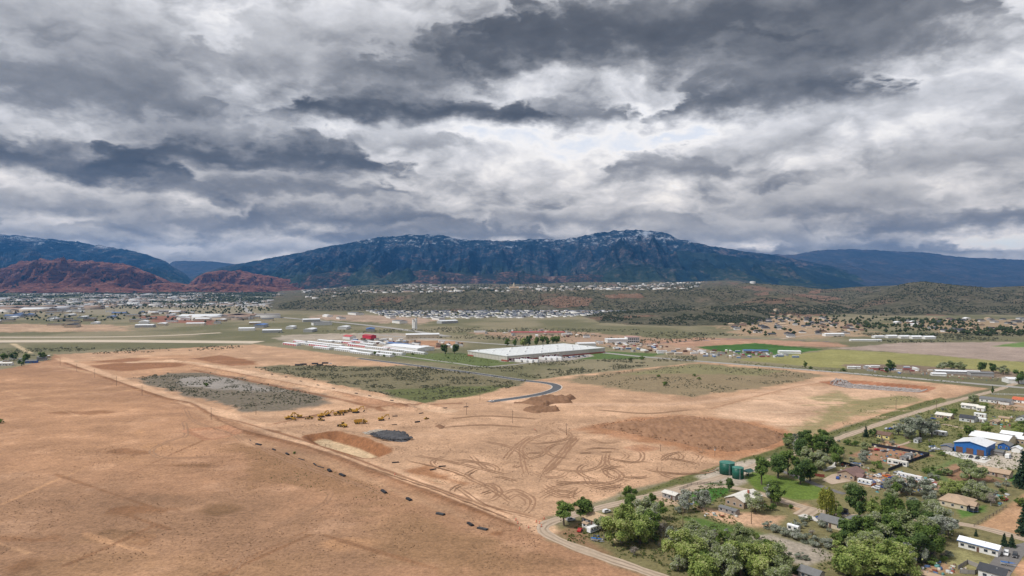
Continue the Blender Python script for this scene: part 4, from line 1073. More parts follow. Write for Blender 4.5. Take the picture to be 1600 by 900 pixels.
# ---- wheel ruts left by the machines
def z5(x, y): return (x*.378+380, y*.378+560)
def z6(x, y): return (x*.3777+850, y*.3777+560)
RUTS = [[(287,659),(291,680),(270,687),(240,701),(243,712),(270,716),(321,714),(371,712)],
        [(518,770),(510,782),(495,793),(430,825),(400,845),(385,860),(362,898)],
        [(290,640),(300,655),(320,665),(355,672),(380,690)], [(390,690),(450,720),(520,745)], [(430,700),(500,735),(580,765),(600,775)],
        [z5(*p) for p in ((1290,300),(1200,330),(1150,370),(1155,420),(1170,480))], [z5(*p) for p in ((1350,345),(1330,390),(1280,450),(1230,480))],
        [z5(*p) for p in ((1200,470),(1250,490),(1310,490),(1340,470))], [z5(*p) for p in ((1060,440),(1100,430),(1140,435))],
        [z5(*p) for p in ((930,540),(1020,520),(1060,550),(1030,585),(960,590))], [z5(*p) for p in ((1060,570),(1120,545),(1190,575),(1195,610),(1170,640))],
        [z5(*p) for p in ((1090,585),(1130,565),(1170,585),(1175,610))], [z5(*p) for p in ((940,400),(980,440),(1040,470))], [z5(*p) for p in ((1080,420),(1130,360),(1190,320))],
        [z5(*p) for p in ((880,530),(1000,610),(1120,640),(1200,660))], [z5(*p) for p in ((1230,560),(1300,530),(1376,540))], [z5(*p) for p in ((1230,580),(1300,550),(1376,560))],
        [z6(*p) for p in ((170,490),(200,525),(290,510),(320,485),(285,455),(260,430),(265,390))], [z6(*p) for p in ((160,515),(190,530),(270,540),(330,520))],
        [z6(*p) for p in ((375,370),(405,395),(395,425),(330,435))], [z6(*p) for p in ((320,385),(343,402),(325,418))], [z6(*p) for p in ((480,390),(505,408),(490,425))],
        [z6(*p) for p in ((545,385),(568,405),(555,420))], [z6(*p) for p in ((620,390),(645,405),(635,420))], [z6(*p) for p in ((0,470),(60,400),(130,320))], [z6(*p) for p in ((0,480),(70,410),(140,330))],
        [z6(*p) for p in ((30,455),(150,468),(230,445),(250,400))], [z6(*p) for p in ((0,530),(60,565),(120,560),(150,540))], [z6(*p) for p in ((0,545),(70,575),(140,565))], [z6(*p) for p in ((10,520),(60,548),(110,548),(135,535))],
        [z6(*p) for p in ((190,330),(240,350),(320,345))], [z6(*p) for p in ((30,300),(60,320))],
        [(700,655),(760,650),(840,655)], [(690,668),(760,664),(820,668)], [(930,640),(1010,646),(1080,640)], [(760,690),(800,700),(830,720)],
        [(640,720),(700,735),(760,760),(800,785)], [(650,712),(720,725),(790,742)], [(560,725),(640,752),(720,780),(800,812)]]
rr5 = random.Random(12)
for k in range(46):     # more turns of the scrapers, everywhere on the graded soil
    px, py = rr5.uniform(640, 1120), rr5.uniform(690, 790)
    if py > 812 - (px-845)*.29 - 12 and px > 845: continue
    if px < 845 and py > 740 + (px-640)*.345 - 10: continue
    x, y = G(px, py); a0 = rr5.uniform(0, 6.28); rad = rr5.uniform(9, 30); span = rr5.uniform(.6, 2.6)
    cxx, cyy = x-rad*math.cos(a0), y-rad*math.sin(a0)
    RUTS.append([(cxx+rad*math.cos(a0+span*i/8), cyy+rad*math.sin(a0+span*i/8)) for i in range(9)])
def ruts():
    V = []; F = []
    for li_, line in enumerate(RUTS):
        P = smooth_line(GP(line) if max(p[1] for p in line) > 520 and min(p[0] for p in line) > 200 else line, 2.0); n = len(P)
        for off in (-1.3, 1.3):
            b0 = len(V)
            for i, (x, y) in enumerate(P):
                a = P[max(i-1, 0)]; b = P[min(i+1, n-1)]; L = math.hypot(b[0]-a[0], b[1]-a[1]) or 1
                nx, ny = -(b[1]-a[1])/L, (b[0]-a[0])/L
                w = .62*(1 + .4*math.sin(i*.9+off) ) * min(1, (i+1)/8, (n-i)/8)
                wob = .25*math.sin(i*.21)
                z_ = gz(x, y) + .04 + li_*.0035
                V += [(x+nx*(off+wob+w), y+ny*(off+wob+w), z_), (x+nx*(off+wob-w), y+ny*(off+wob-w), z_)]
                if i: k = b0+2*i; F.append((k-2, k-1, k+1, k))
    o = link("wheel_ruts", np_mesh("wheel_ruts", np.array(V), np.array(F), M_DKDIRT)); tag(o, kind='stuff')
ruts()

# ---- heaps of soil
def heap(name, outline, h, m, seed, res=1.2, edge=9.0, rough=1.0, kind='structure'):
    P = GP(outline); ax = np.array(P)
    xs = np.arange(ax[:,0].min()-2, ax[:,0].max()+2, res); ys = np.arange(ax[:,1].min()-2, ax[:,1].max()+2, res*1.3)
    Xg, Yg = np.meshgrid(xs, ys)
    sd = poly_sd(Xg.ravel(), Yg.ravel(), P).reshape(Xg.shape) + (fbm(Xg, Yg, 14, 4, seed+7)-.5)*16
    n = fbm(Xg, Yg, 12, 5, seed, .62); rdg = fbm(Xg*.6, Yg, 5.5, 4, seed+3, .6, True)
    Z = h*sstep(0, edge, sd)*(.35 + .8*n + .8*(rdg-.5)*rough) - .35
    I = np.arange(Xg.size).reshape(Xg.shape)
    F = np.stack([I[:-1,:-1], I[:-1,1:], I[1:,1:], I[1:,:-1]], -1).reshape(-1, 4)
    keep = (Z.ravel()[F] > -.34).any(1)
    o = link(name, np_mesh(name, np.stack([Xg.ravel(), Yg.ravel(), Z.ravel()], 1), F[keep], m)); tag(o, kind=kind)
    return o
M_SPOIL = road_mat("turned_soil", (.20, .108, .058), (.36, .205, .122)); M_SPOIL2 = road_mat("dark_turned_soil", (.17, .092, .05), (.28, .16, .095))
M_SLATE = road_mat("dark_rubble", (.045, .046, .052), (.13, .128, .13)); M_PALEROCK = road_mat("pale_rubble", (.36, .32, .27), (.60, .55, .47))
heap("soil_heap", [(920,668),(1000,656),(1050,652),(1100,655),(1170,662),(1237,681),(1225,693),(1140,709),(1105,704),(1040,690),(985,680)], 3.4, M_SPOIL, 3, res=.9, edge=14, rough=1.7)
heap("soil_heap", [(806,630),(830,621),(870,620),(908,622),(898,629),(850,635)], 3.4, M_SPOIL2, 5, edge=6, rough=2)
heap("soil_heap", [(820,641),(850,635),(876,637),(872,642),(838,646)], 3.2, M_SPOIL2, 7, edge=5, rough=2)
heap("soil_heap", [(672,667),(686,660),(698,664),(690,669)], 1.8, M_SPOIL2, 9, edge=4)
rb = heap("rubble_heap", [(576,680),(600,675),(632,677),(646,687),(634,690),(612,690),(590,687)], 2.6, M_SLATE, 15, .8, 5, 2.0, 'stuff')
def rocks(name, outline, n, r0, r1, m, seed, zt=.0, thr=0.0):
    P = GP(outline); rr = np.random.default_rng(seed); ax = np.array(P)
    x = rr.uniform(ax[:,0].min(), ax[:,0].max(), n*6); y = rr.uniform(ax[:,1].min(), ax[:,1].max(), n*6)
    k = (poly_sd(x, y, P) > 0) & (fbm(x, y, 30, 4, seed+5) > thr); x, y = x[k][:n], y[k][:n]; rad = rr.uniform(r0, r1, len(x))
    return clumps(name, np.stack([x, y, ground_h(x, y)+zt+rad*.2], 1), rad, m, seed, .7)
rocks("dark_rubble", [(576,681),(600,675),(632,677),(646,688),(612,691),(590,688)], 700, .4, 1.1, M_SLATE, 1, 1.3)
rocks("pale_rubble", [(566,676),(590,671),(606,673),(592,676),(574,680)], 220, .35, .8, M_PALEROCK, 2)
rocks("riprap", [(1298,600),(1320,596),(1345,598),(1450,607),(1438,613),(1330,605)], 1300, .5, 1.3, mat("grey_riprap", (.36, .32, .30), var=.5, scale=.2), 3)
rocks("riprap", [(1296,597),(1308,592),(1330,597),(1318,600)], 160, .7, 1.6, mat("grey_riprap", (.36, .32, .30)), 4, .5)

M_CLOD = leaf_mat("soil_clod", (.20, .115, .065), (.32, .20, .125), (.46, .32, .21))
rocks("clods", [(-60,700),(420,690),(845,825),(1000,890),(1040,910),(-60,910)], 3200, .12, .38, M_CLOD, 21, thr=.54)
rocks("clods", [(430,668),(900,640),(1240,690),(985,765),(845,808),(640,738)], 3000, .14, .42, M_CLOD, 22, thr=.54)
rocks("clods", [(920,668),(1000,656),(1100,655),(1237,681),(1140,709),(985,680)], 1500, .3, .9, M_SPOIL, 23, 1.6)
# ---- sage and weeds standing in the unworked blocks
def scrub(name, quads, m, seed, tall=.8):
    pts = []; rad = []; rr = np.random.default_rng(seed)
    for quad, n, r0, r1, thr, sc in quads:
        P = GP(quad); ax = np.array(P)
        x = rr.uniform(ax[:,0].min(), ax[:,0].max(), n*7); y = rr.uniform(ax[:,1].min(), ax[:,1].max(), n*7)
        k = (poly_sd(x, y, P) > 1) & (fbm(x, y, sc, 4, seed+3) > thr); x, y = x[k][:n], y[k][:n]
        r_ = rr.uniform(r0, r1, len(x))*rr.uniform(.6, 1.3, len(x)); pts.append(np.stack([x, y, ground_h(x, y)+r_*.15], 1)); rad.append(r_)
    return tufts(name, np.concatenate(pts), np.concatenate(rad), m, seed, tall)
BLK_A = [(198,592),(262,583),(330,582),(420,600),(505,618),(524,630),(440,641),(385,643),(290,618)]
BLK_B = [(384,574),(440,570),(560,572),(640,571),(720,581),(826,594),(800,606),(730,617),(655,632),(560,610),(470,590)]
BLK_C = [(872,594),(930,584),(1095,568),(1200,576),(1292,587),(1225,601),(1080,620),(990,609)]
scrub("sagebrush", [(BLK_A, 1500, .4, 1.3, .50, 26), (BLK_B, 3000, .5, 1.6, .48, 30), (BLK_C, 1300, .4, 1.2, .50, 30),
                    ([(700,575),(860,565),(1090,556),(1090,564),(900,585),(840,592)], 1500, .5, 1.7, .47, 40),
                    ([(-60,545),(380,540),(380,546),(80,556),(-60,575)], 700, .8, 2.0, .5, 60),
                    ([(420,520),(700,512),(1000,515),(1200,525),(1000,540),(740,530)], 1400, 1.2, 3.0, .5, 120),
                    ([(1200,522),(1600,520),(1680,534),(1400,536)], 900, 1.2, 3.0, .48, 120)], M_SAGE, 41)
M_WEED = leaf_mat("weed_green", (.075, .105, .028), (.13, .165, .048), (.21, .22, .09))
scrub("weeds", [([(960,777),(1050,750),(1150,720),(1250,690),(1400,640),(1470,621),(1480,625),(1400,650),(1250,698),(1130,736),(1040,764),(965,788)], 1500, .3, .8, .3, 12),
                ([(860,838),(960,795),(1130,750),(1160,830),(1300,862),(1320,905),(1060,905)], 2600, .3, .9, .44, 18),
                ([(1300,830),(1400,820),(1500,830),(1440,905),(1320,905)], 1300, .3, .9, .42, 18),
                ([(1330,685),(1420,662),(1600,680),(1600,760),(1400,745)], 1600, .3, .9, .46, 22),
                ([(1400,655),(1530,620),(1600,640),(1600,680),(1420,664)], 900, .4, 1.0, .46, 22),
                ([(1240,690),(1400,612),(1440,620),(1330,662)], 500, .3, .7, .52, 16),
                ([(640,560),(720,553),(800,562),(750,573)], 500, .4, 1.0, .45, 25), ([(1130,563),(1300,577),(1560,603),(1560,606),(1300,581),(1130,567)], 900, .4, 1.0, .4, 20),
                ([(370,700),(480,715),(560,745),(640,775),(560,790),(420,750)], 260, .2, .45, .5, 12)], M_WEED, 43, .7)

# ================================================================== PIPES, POLES, BARRELS
M_PIPE = mat("black_plastic_pipe", (.022, .022, .026), .5); M_WOOD = mat("weathered_pole_wood", (.15, .105, .07)); M_STEEL = mat("galvanised_steel", (.42, .43, .44), .5)
M_ORANGE = mat("safety_orange", (.70, .13, .03), .6); M_WHITEP = mat("white_paint", (.74, .74, .73), .5)
def pipe_stack(px, py, n, length, r, ang, label, group=None, m=M_PIPE, name="pipe_bundle", cat="pipe bundle"):
    x, y = G(px, py)
    root = empty(name, (x, y, gz(x, y)), ang)
    rows = [n, max(0, n-1)] if n > 2 else [n]
    b = MB(); b.cyl((-length/2, 0, 0), (length/2, 0, 0), r, n=10); me = b.mesh("pipe", m, False)
    for j, cnt in enumerate(rows):
        for i in range(cnt):
            o = link("pipe", me, root, (hr.uniform(-.25, .25), (i-(cnt-1)/2)*2.05*r, r + j*1.75*r))
            KIDS.setdefault(root.name, []).append(o)
    tag(root, label, cat, group)
    return root
A0, A1 = G(400, 690), G(760, 830)
TR = math.atan2(A1[1]-A0[1], A1[0]-A0[0])
spots = [(391,688,1,"single thin black pipe lying at the far end of the trench road"), (404,695,4,"pipe bundle beside the single thin pipe at the trench's far end"), (428,703,3,"small black pipe bundle by the scraped turning hollow"),
         (449,710,4,"black pipe bundle just before the yellow bush on the trench road"), (471,718,2,"two thin black pipes lying just beyond the yellow bush"), (492,726,4,"black pipe bundle with loose pipes beside it by the trench"),
         (501,730,2,"loose black pipes beside the pipe bundle by the trench"), (515,736,3,"black pipe bundle level with the pale-floored pit's near end"), (535,743,4,"black pipe bundle between the pit and the long gap in the row"),
         (600,769,5,"lone large black pipe bundle after the long gap in the row"), (639,781,5,"large black pipe bundle, third from the near end of the trench"), (688,804,5,"large black pipe bundle, just before the near pair"),
         (735,820,5,"farther of the two touching black pipe bundles at the trench's near end"), (754,827,5,"nearest black pipe bundle, beside the dark scraped spoil")]
for px, py, n, lb in spots:
    pipe_stack(px, py, hr.choice((2, 3, 4)) if n > 2 else n, hr.uniform(4.6, 6.6) if n > 2 else 7.0, hr.uniform(.20, .28) if n > 2 else .2, TR + hr.uniform(-.28, .28), lb, "black pipe bundles along the trench")
for px, py, n, lb in ((677,734,2,"pair of dark pipes on the soil heap's edge by the boundary road"), (691,731,2,"second pair of dark pipes near the boundary road, farther in"), (618,723,2,"short dark pipe pieces beyond the pit's near end"),
                      (617,651,2,"dark pipe beside the road near the lone excavator"), (658,646,2,"dark pipe by the cross road, second from the excavator"), (695,640,2,"dark pipe at the cross road's bend"), (728,636,2,"dark pipe at the foot of a pole on the cross road"),
                      (652,660,3,"low dark pipe pile on open soil beyond the rubble heap"), (616,664,1,"short rusty pipe lying above the rubble heap")):
    pipe_stack(px, py, n, 4.5, .30, hr.uniform(.2, .7), lb, "loose pipes on the building site")
for px, py in ((425,587),(447,591),(470,596),(497,602),(521,607),(557,615),(578,619),(612,626),(640,632),(648,638)):
    pipe_stack(px, py, 2, 4.2, .34, TR + .1, "dark pipe pair set out along the graded road between the sage blocks", "pipe pairs along the graded road")
for i, (px, py) in enumerate(((466,571),(474,570),(492,569),(500,571),(508,568))):
    pipe_stack(px, py, 5, 8.5, .5, hr.uniform(-.2, .4), "dark pipe stack in the store yard on the far side of the site", "pipe stacks in the far store yard")

def pole(px, py, h, label, arm=True, lamp=False, group="utility poles"):
    x, y = G(px, py)
    root = empty("utility_pole", (x, y, gz(x, y)), R(-45) + hr.uniform(-.1, .1))
    b = MB(); b.cyl((0, 0, -.5), (0, 0, h), .19, .13, 8); b.build("post", M_WOOD, root)
    if arm:
        b = MB(); b.box(-1.3, 1.3, -.07, .07, h-1.0, h-.84); b.build("crossarm", M_WOOD, root)
        for xx in (-1.15, -.5, .5, 1.15):
            b = MB(); b.cyl((xx, 0, h-.84), (xx, 0, h-.62), .07, .05, 6); b.build("insulator", M_STEEL, root)
    if lamp:
        b = MB(); b.box(-.35, .35, -.3, .3, h-3.0, h-1.9); b.build("transformer", M_STEEL, root)
    tag(root, label, "utility pole", group)
    return root
for px, py, h, lb in ((94,571,11,"utility pole nearest the left far corner of the building site"), (120,581,11,"second utility pole from the site's left far corner"), (148,590,11,"third utility pole from the site's left far corner"),
                      (182,603,11,"fourth utility pole from the site's left far corner"), (222,618,11,"fifth utility pole from the site's left far corner"), (330,656,10.5,"lone utility pole beside the scraped turning hollow"),
                      (400,648,10.5,"utility pole at the near corner of the grey sage block"), (729,648,11,"utility pole standing by the cross road's pipes"), (801,661,11,"utility pole on open graded soil below the curved road"),
                      (750,625,9,"utility pole at the edge of the larger sage block"), (885,680,9.5,"thin pole on the graded soil left of the big soil heap"), (1032,705,5,"short post in the small hollow before the big soil heap"),
                      (1463,641,9.5,"utility pole on the lane verge toward the lane's far end"), (1174,819,10,"tall utility pole in the dirt yard before the white-roofed house"), (1067,823,10,"utility pole in the weeds below the silver olive trees"),
                      (1348,690,8,"utility pole beside the dark spruce near the yellow house"), (1400,640,9,"utility pole by the lane across from the big silver olive")):
    pole(px, py, h, lb)
pole(1117,713,7,"pole with a grey transformer near the green tanks", True, True)
pole(1572,769,10,"utility pole above the hip-roofed house's yard", True, True)
for px, py in ((809,818),(812,827),(826,825),(838,816),(843,818),(850,811),(846,823),(806,813),(836,672),(885,679),(617,744)):
    x, y = G(px, py); root = empty("traffic_barrel", (x, y, gz(x, y)))
    b = MB(); b.cyl((0, 0, .08), (0, 0, .55), .32, .29, 10); b.cyl((0, 0, .75), (0, 0, 1.05), .27, .24, 10); b.build("body", M_ORANGE, root)
    b = MB(); b.cyl((0, 0, .55), (0, 0, .75), .29, .27, 10); b.build("band", M_WHITEP, root)
    b = MB(); b.cyl((0, 0, 0), (0, 0, .08), .45, .42, 10); b.build("base", M_PIPE, root)
    far_ = py < 800
    tag(root, {672: "lone orange barrel on the open graded soil", 679: "orange barrel at the foot of the thin pole", 744: "orange barrel on the boundary road across from the pipes"}.get(py, "orange barrel at the bend of the lane by the site corner"), "traffic barrel", "orange barrels" if far_ else "orange barrels at the lane bend")

# ================================================================== MACHINES
M_YEL = mat("machine_yellow", (.50, .29, .035), .45, .5, var=.12); M_BLK = mat("machine_black", (.025, .025, .027), .6); M_GLS = mat("dark_glass", (.03, .04, .05), .12, .6); M_TYRE = mat("rubber", (.028, .027, .026), .9)
def excavator(px, py, rz, sw, label, s=.98):
    x, y = G(px, py); t = empty("excavator", (x, y, gz(x, y)), rz); t.scale = (s, s, s)
    for sgn in (-1, 1):
        b = MB(); b.prism([(-2.0, .1), (-2.3, .5), (-2.0, .95), (2.0, .95), (2.3, .5), (2.0, .1)], sgn*1.3-.3, sgn*1.3+.3); b.build("track", M_BLK, t)
    b = MB(); b.box(-1.2, 1.2, -1.0, 1.0, .5, 1.1); b.build("undercarriage", M_BLK, t)
    c, s_ = math.cos(sw), math.sin(sw)
    def rot(mb): mb.v = [(p[0]*c-p[1]*s_, p[0]*s_+p[1]*c, p[2]) for p in mb.v]; return mb
    b = MB(); b.box(-2.6, 1.3, -1.35, 1.35, 1.15, 2.1); b.box(-2.75, -1.4, -1.4, 1.4, 1.2, 2.35); rot(b).build("house", M_YEL, t)
    b = MB(); b.prism([(-.1, 2.1), (1.5, 2.1), (1.45, 2.6), (1.05, 3.2), (-.1, 3.2)], .3, 1.35); cab = rot(b).build("cab", M_YEL, t)
    b = MB(); b.prism([(.15, 2.35), (1.47, 2.35), (1.41, 2.62), (1.03, 3.08), (.15, 3.08)], 1.36, 1.38); b.box(1.42, 1.5, .4, 1.25, 2.25, 2.6); rot(b).build("window", M_GLS, cab)
    b = MB(); b.prism([(1.0, 1.5), (1.4, 1.5), (3.6, 4.1), (5.6, 4.3), (5.7, 4.7), (3.4, 4.75), (1.0, 2.1)], -.6, -.15); rot(b).build("boom", M_YEL, t)
    b = MB(); b.prism([(5.2, 4.9), (5.7, 4.9), (6.3, 1.9), (5.95, 1.9)], -.55, -.2); rot(b).build("stick", M_YEL, t)
    b = MB(); b.prism([(5.2, .9), (5.9, .7), (6.5, 1.2), (6.35, 2.0), (5.9, 2.0)], -.95, .2); rot(b).build("bucket", M_BLK, t)
    b = MB(); b.cyl((2.0, -.38, 2.4), (4.2, -.38, 4.1), .13, n=6); rot(b).build("hydraulic_ram", M_BLK, t)
    tag(t, label, "excavator", "excavators on the building site"); return t
def wheel(parent, x, y, r, w, nm="wheel"):
    b = MB(); b.cyl((x, y-w/2, r), (x, y+w/2, r), r, n=12); o = b.build(nm, M_TYRE, parent)
    b = MB(); b.cyl((x, y-w/2-.02, r), (x, y+w/2+.02, r), r*.5, n=8); b.build("rim", M_YEL if r > .5 else M_STEEL, o); return o
def loader(px, py, rz, label, s=.95):
    x, y = G(px, py); t = empty("wheel_loader", (x, y, gz(x, y)), rz); t.scale = (s, s, s)
    for xx in (-1.7, 1.5):
        for yy in (-1.15, 1.15): wheel(t, xx, yy, .85, .65)
    b = MB(); b.prism([(-3.3, 1.0), (-.4, .9), (-.4, 2.3), (-1.2, 2.4), (-3.2, 2.0)], -.95, .95); b.build("engine_cover", M_YEL, t)
    b = MB(); b.box(-.4, 2.2, -.6, .6, .9, 1.6); b.build("front_frame", M_YEL, t)
    b = MB(); b.prism([(-.5, 1.8), (.8, 1.8), (.7, 3.3), (-.45, 3.3)], -.75, .75); cab = b.build("cab", M_BLK, t)
    b = MB(); b.box(-.6, .85, -.85, .85, 3.3, 3.45); b.build("cab_roof", M_YEL, cab)
    for sgn in (-1, 1):
        b = MB(); b.prism([(1.2, 1.5), (1.5, 1.5), (3.6, .7), (3.7, 1.1), (1.5, 2.0)], sgn*.5-.1, sgn*.5+.1); b.build("lift_arm", M_YEL, t)
    b = MB(); b.prism([(3.5, .15), (4.7, .15), (4.1, .5), (4.0, 1.4), (3.6, 1.2)], -1.45, 1.45); b.build("bucket", M_BLK, t)
    tag(t, label, "wheel loader", "wheel loaders on the building site"); return t
def dump_truck(px, py, rz, label, s=.95):
    x, y = G(px, py); t = empty("dump_truck", (x, y, gz(x, y)), rz); t.scale = (s, s, s)
    for xx in (-2.9, -1.3, 2.7):
        for yy in (-1.15, 1.15): wheel(t, xx, yy, .8, .6)
    b = MB(); b.box(-3.9, 4.0, -.5, .5, .8, 1.2); b.build("chassis", M_BLK, t)
    b = MB(); b.prism([(3.0, 1.0), (4.8, .9), (4.7, 1.9), (3.0, 2.2)], -1.1, 1.1); b.build("hood", M_YEL, t)
    b = MB(); b.prism([(1.6, 1.2), (3.0, 1.2), (2.95, 2.4), (2.7, 3.1), (1.6, 3.1)], -.9, .9); cab = b.build("cab", M_YEL, t)
    b = MB(); b.box(1.75, 2.7, -.92, .92, 2.2, 2.9); b.build("window", M_GLS, cab)
    b = MB()
    b.prism([(-4.3, 1.9), (-3.2, 1.25), (1.0, 1.25), (1.3, 2.9), (1.1, 2.9), (.85, 1.45), (-3.1, 1.45), (-4.2, 2.1)], -1.4, 1.4)
    for sgn in (-1, 1): b.prism([(-4.3, 1.95), (-3.2, 1.25), (1.0, 1.25), (1.3, 2.9), (-3.6, 2.75)], sgn*1.4-.06, sgn*1.4+.06)
    b.build("bed", M_YEL, t)
    tag(t, label, "dump truck", "dump trucks on the building site"); return t
def dozer(px, py, rz, label, s=.95):
    x, y = G(px, py); t = empty("bulldozer", (x, y, gz(x, y)), rz); t.scale = (s, s, s)
    for sgn in (-1, 1):
        b = MB(); b.prism([(-1.7, .05), (-2.1, .5), (-1.6, 1.1), (1.5, .9), (1.9, .45), (1.6, .05)], sgn*1.1-.3, sgn*1.1+.3); b.build("track", M_BLK, t)
    b = MB(); b.prism([(-1.8, .6), (1.8, .6), (1.8, 1.7), (.2, 1.9), (-1.8, 1.7)], -.75, .75); b.build("body", M_YEL, t)
    b = MB(); b.box(-1.3, .3, -.75, .75, 1.8, 3.1); cab = b.build("cab", M_BLK, t)
    b = MB(); b.box(-1.4, .4, -.85, .85, 3.1, 3.22); b.build("cab_roof", M_YEL, cab)
    b = MB(); b.prism([(2.5, .0), (2.8, .0), (2.6, .6), (2.8, 1.3), (2.5, 1.3), (2.35, .6)], -1.8, 1.8); b.build("blade", M_YEL, t)
    for sgn in (-1, 1):
        b = MB(); b.cbox(1.2, sgn*1.5, .5, 2.6, .16, .22); b.build("push_arm", M_YEL, t)
    b = MB(); b.prism([(-2.9, .3), (-2.6, .3), (-1.8, 1.0), (-1.8, 1.4)], -.5, .5); b.build("ripper", M_BLK, t)
    tag(t, label, "bulldozer"); return t
excavator(450,655, R(20), .3, "leftmost yellow excavator at the end of the parked machine row")
dozer(457,658, R(-30), "small yellow bulldozer in front of the leftmost excavators")
excavator(467,655, R(160), .4, "yellow excavator second in the row, arm reaching back over the first")
loader(484,655, R(-160), "low yellow wheel loader alone between the excavators in the row")
excavator(502,652, R(30), .2, "large yellow excavator in the middle of the row, boom raised high", 1.15)
loader(501,657, R(-20), "yellow wheel loader parked just before the large middle excavator", .8)
excavator(512,650, R(60), -.4, "yellow excavator tucked behind the large middle one")
loader(528,649, R(10), "yellow wheel loader right of the large middle excavator", 1.2)
dump_truck(535,646, R(35), "yellow dump truck behind the loader in the machine row")
loader(547,644, R(200), "dark-cabbed wheel loader near the right end of the machine row")
excavator(556,645, R(-10), .25, "yellow excavator at the right end of the row, arm stretched out", 1.25)
loader(536,667, R(150), "yellow wheel loader nearest the pale-floored pit", 1.2)
dump_truck(563,662, R(15), "yellow dump truck standing alone above the rubble heap", 1.25)
excavator(596,657, R(5), .15, "lone yellow excavator across the road from the machine row", 1.1)
loader(666,655, R(40), "small orange loader alone on the open soil by loose pipes", .6)
# ================================================================== LARGE BUILDINGS ON THE FLAT
U_ANG = R(40)
M_WIN = mat("window_glass", (.035, .045, .06), .15, .6); M_DOORB = mat("brown_door", (.14, .075, .055)); M_REDB = mat("red_brick", (.33, .095, .06))
M_RED = mat("red_paint", (.48, .03, .06), .5); M_PANEL = mat("pale_precast_panel", (.52, .49, .43), var=.08, scale=.08); M_MEMB = mat("white_roof_membrane", (.60, .615, .605), .6, var=.14, scale=.05)
def big_warehouse():
    nx, ny = G(792.5, 565); rx, ry = G(945, 551); lx, ly = G(719, 556.5)
    ang = math.atan2(ry-ny, rx-nx); L = math.hypot(rx-nx, ry-ny); Wd = 104.0; h = 7.6
    t = empty("warehouse", (nx, ny, 0), ang)
    b = MB(); b.box(0, L, 0, Wd, 0, h); b.build("wall", M_PANEL, t)
    b = MB(); b.box(-.4, L+.4, -.4, Wd+.4, h, h+.5); rf = b.build("roof", M_MEMB, t)
    b = MB()
    for x0, x1, y0, y1 in ((-.6, L+.6, -.6, -.2), (-.6, L+.6, Wd+.2, Wd+.6), (-.6, -.2, -.2, Wd+.2), (L+.2, L+.6, -.2, Wd+.2)): b.box(x0, x1, y0, y1, h-.2, h+.9)
    b.build("parapet", mat("parapet_metal", (.60, .60, .57), .5), rf)
    for i in range(12):
        for j in range(5):
            b = MB(); b.box(-.9, .9, -1.6, 1.6, 0, .55)
            if (i*7+j*3) % 4 == 0: b = MB(); b.box(-1.6, 1.6, -1.6, 1.6, 0, 1.7)
            b.build("roof_vent" if (i*7+j*3) % 4 == 0 else "skylight", M_WHITEP, rf, loc=(10+i*(L-20)/11, 14+j*(Wd-28)/4, h+.5))
    for i in range(22):
        b = MB(); b.box(-.05, .05, -.28, -.04, 0, h-.2); b.build("panel_joint", M_PANEL, t, loc=(3+i*(L-6)/21, 0, 0))
    for i in range(12):
        b = MB(); b.box(-.28, -.04, -.05, .05, 0, h-.2); b.build("panel_joint", M_PANEL, t, loc=(0, 4+i*(Wd-8)/11, 0))
    # brick dado and docks along the front
    for x0, x1 in ((0, 2.5), (46, 66), (112, L)):
        b = MB(); b.box(x0, x1, -.5, -.05, 0, 2.0); b.build("brick_base", M_REDB, t)
    for y0, y1 in ((0, 14), (Wd-16, Wd)):
        b = MB(); b.box(-.5, -.05, y0, y1, 0, 2.2); b.build("brick_base", M_REDB, t)
    for k, x0 in enumerate((3, 70)):
        n = 10 if k == 0 else 8
        b = MB(); b.box(x0, x0+n*3.9+1, -3.2, -.05, 0, 1.15); b.build("dock_platform", M_KERB, t)
        b = MB(); b.box(x0, x0+n*3.9+1, -.55, -.05, 1.15, 5.0); b.build("dock_surround", M_RED, t)
        for i in range(n):
            b = MB(); b.box(x0+1+i*3.9, x0+3.6+i*3.9, -.75, -.57, 1.2, 4.3); b.build("dock_door", M_WHITEP if i % 3 else M_BLK, t)
        b = MB(); b.box(x0, x0+n*3.9+1, -3.6, -.05, 5.0, 5.5); b.build("dock_canopy", M_PANEL, t)
    tag(t, "very large pale flat-roofed warehouse with red brick base and loading docks", "warehouse")
    return nx, ny, ang
WHX, WHY, WHA = big_warehouse()
def at_wh(u, v):
    c, s = math.cos(WHA), math.sin(WHA); return (WHX+u*c-v*s, WHY+u*s+v*c)

# ---- storage rows with red doors
DIRB = math.atan2(-470, 506)
def storage_row(px, py, length, wd, label, red=True):
    x, y = G(px, py); t = empty("storage_building", (x, y, 0), DIRB)
    b = MB(); b.box(-length/2, length/2, -wd/2, wd/2, 0, 3.0); b.build("wall", W_WHITE, t)
    b = MB(); b.prism([(-wd/2-.4, 3.0), (wd/2+.4, 3.0), (0, 3.9)], -length/2-.3, length/2+.3)
    b.v = [(p[1], -p[0], p[2]) for p in b.v]; b.build("roof", R_WHITE, t)
    n = int(length/6)
    me = MB().box(-2.1, 2.1, -.06, .06, .05, 2.6).mesh("door", M_RED if red else W_GREY)
    for i in range(n):
        o = link("door", me, t, (-length/2+4+i*(length-8)/max(1, n-1), -wd/2-.07, 0)); KIDS.setdefault(t.name, []).append(o)
    tag(t, label, "storage building", "storage unit rows")
names_ = ["first", "second", "third", "fourth", "fifth", "sixth"]
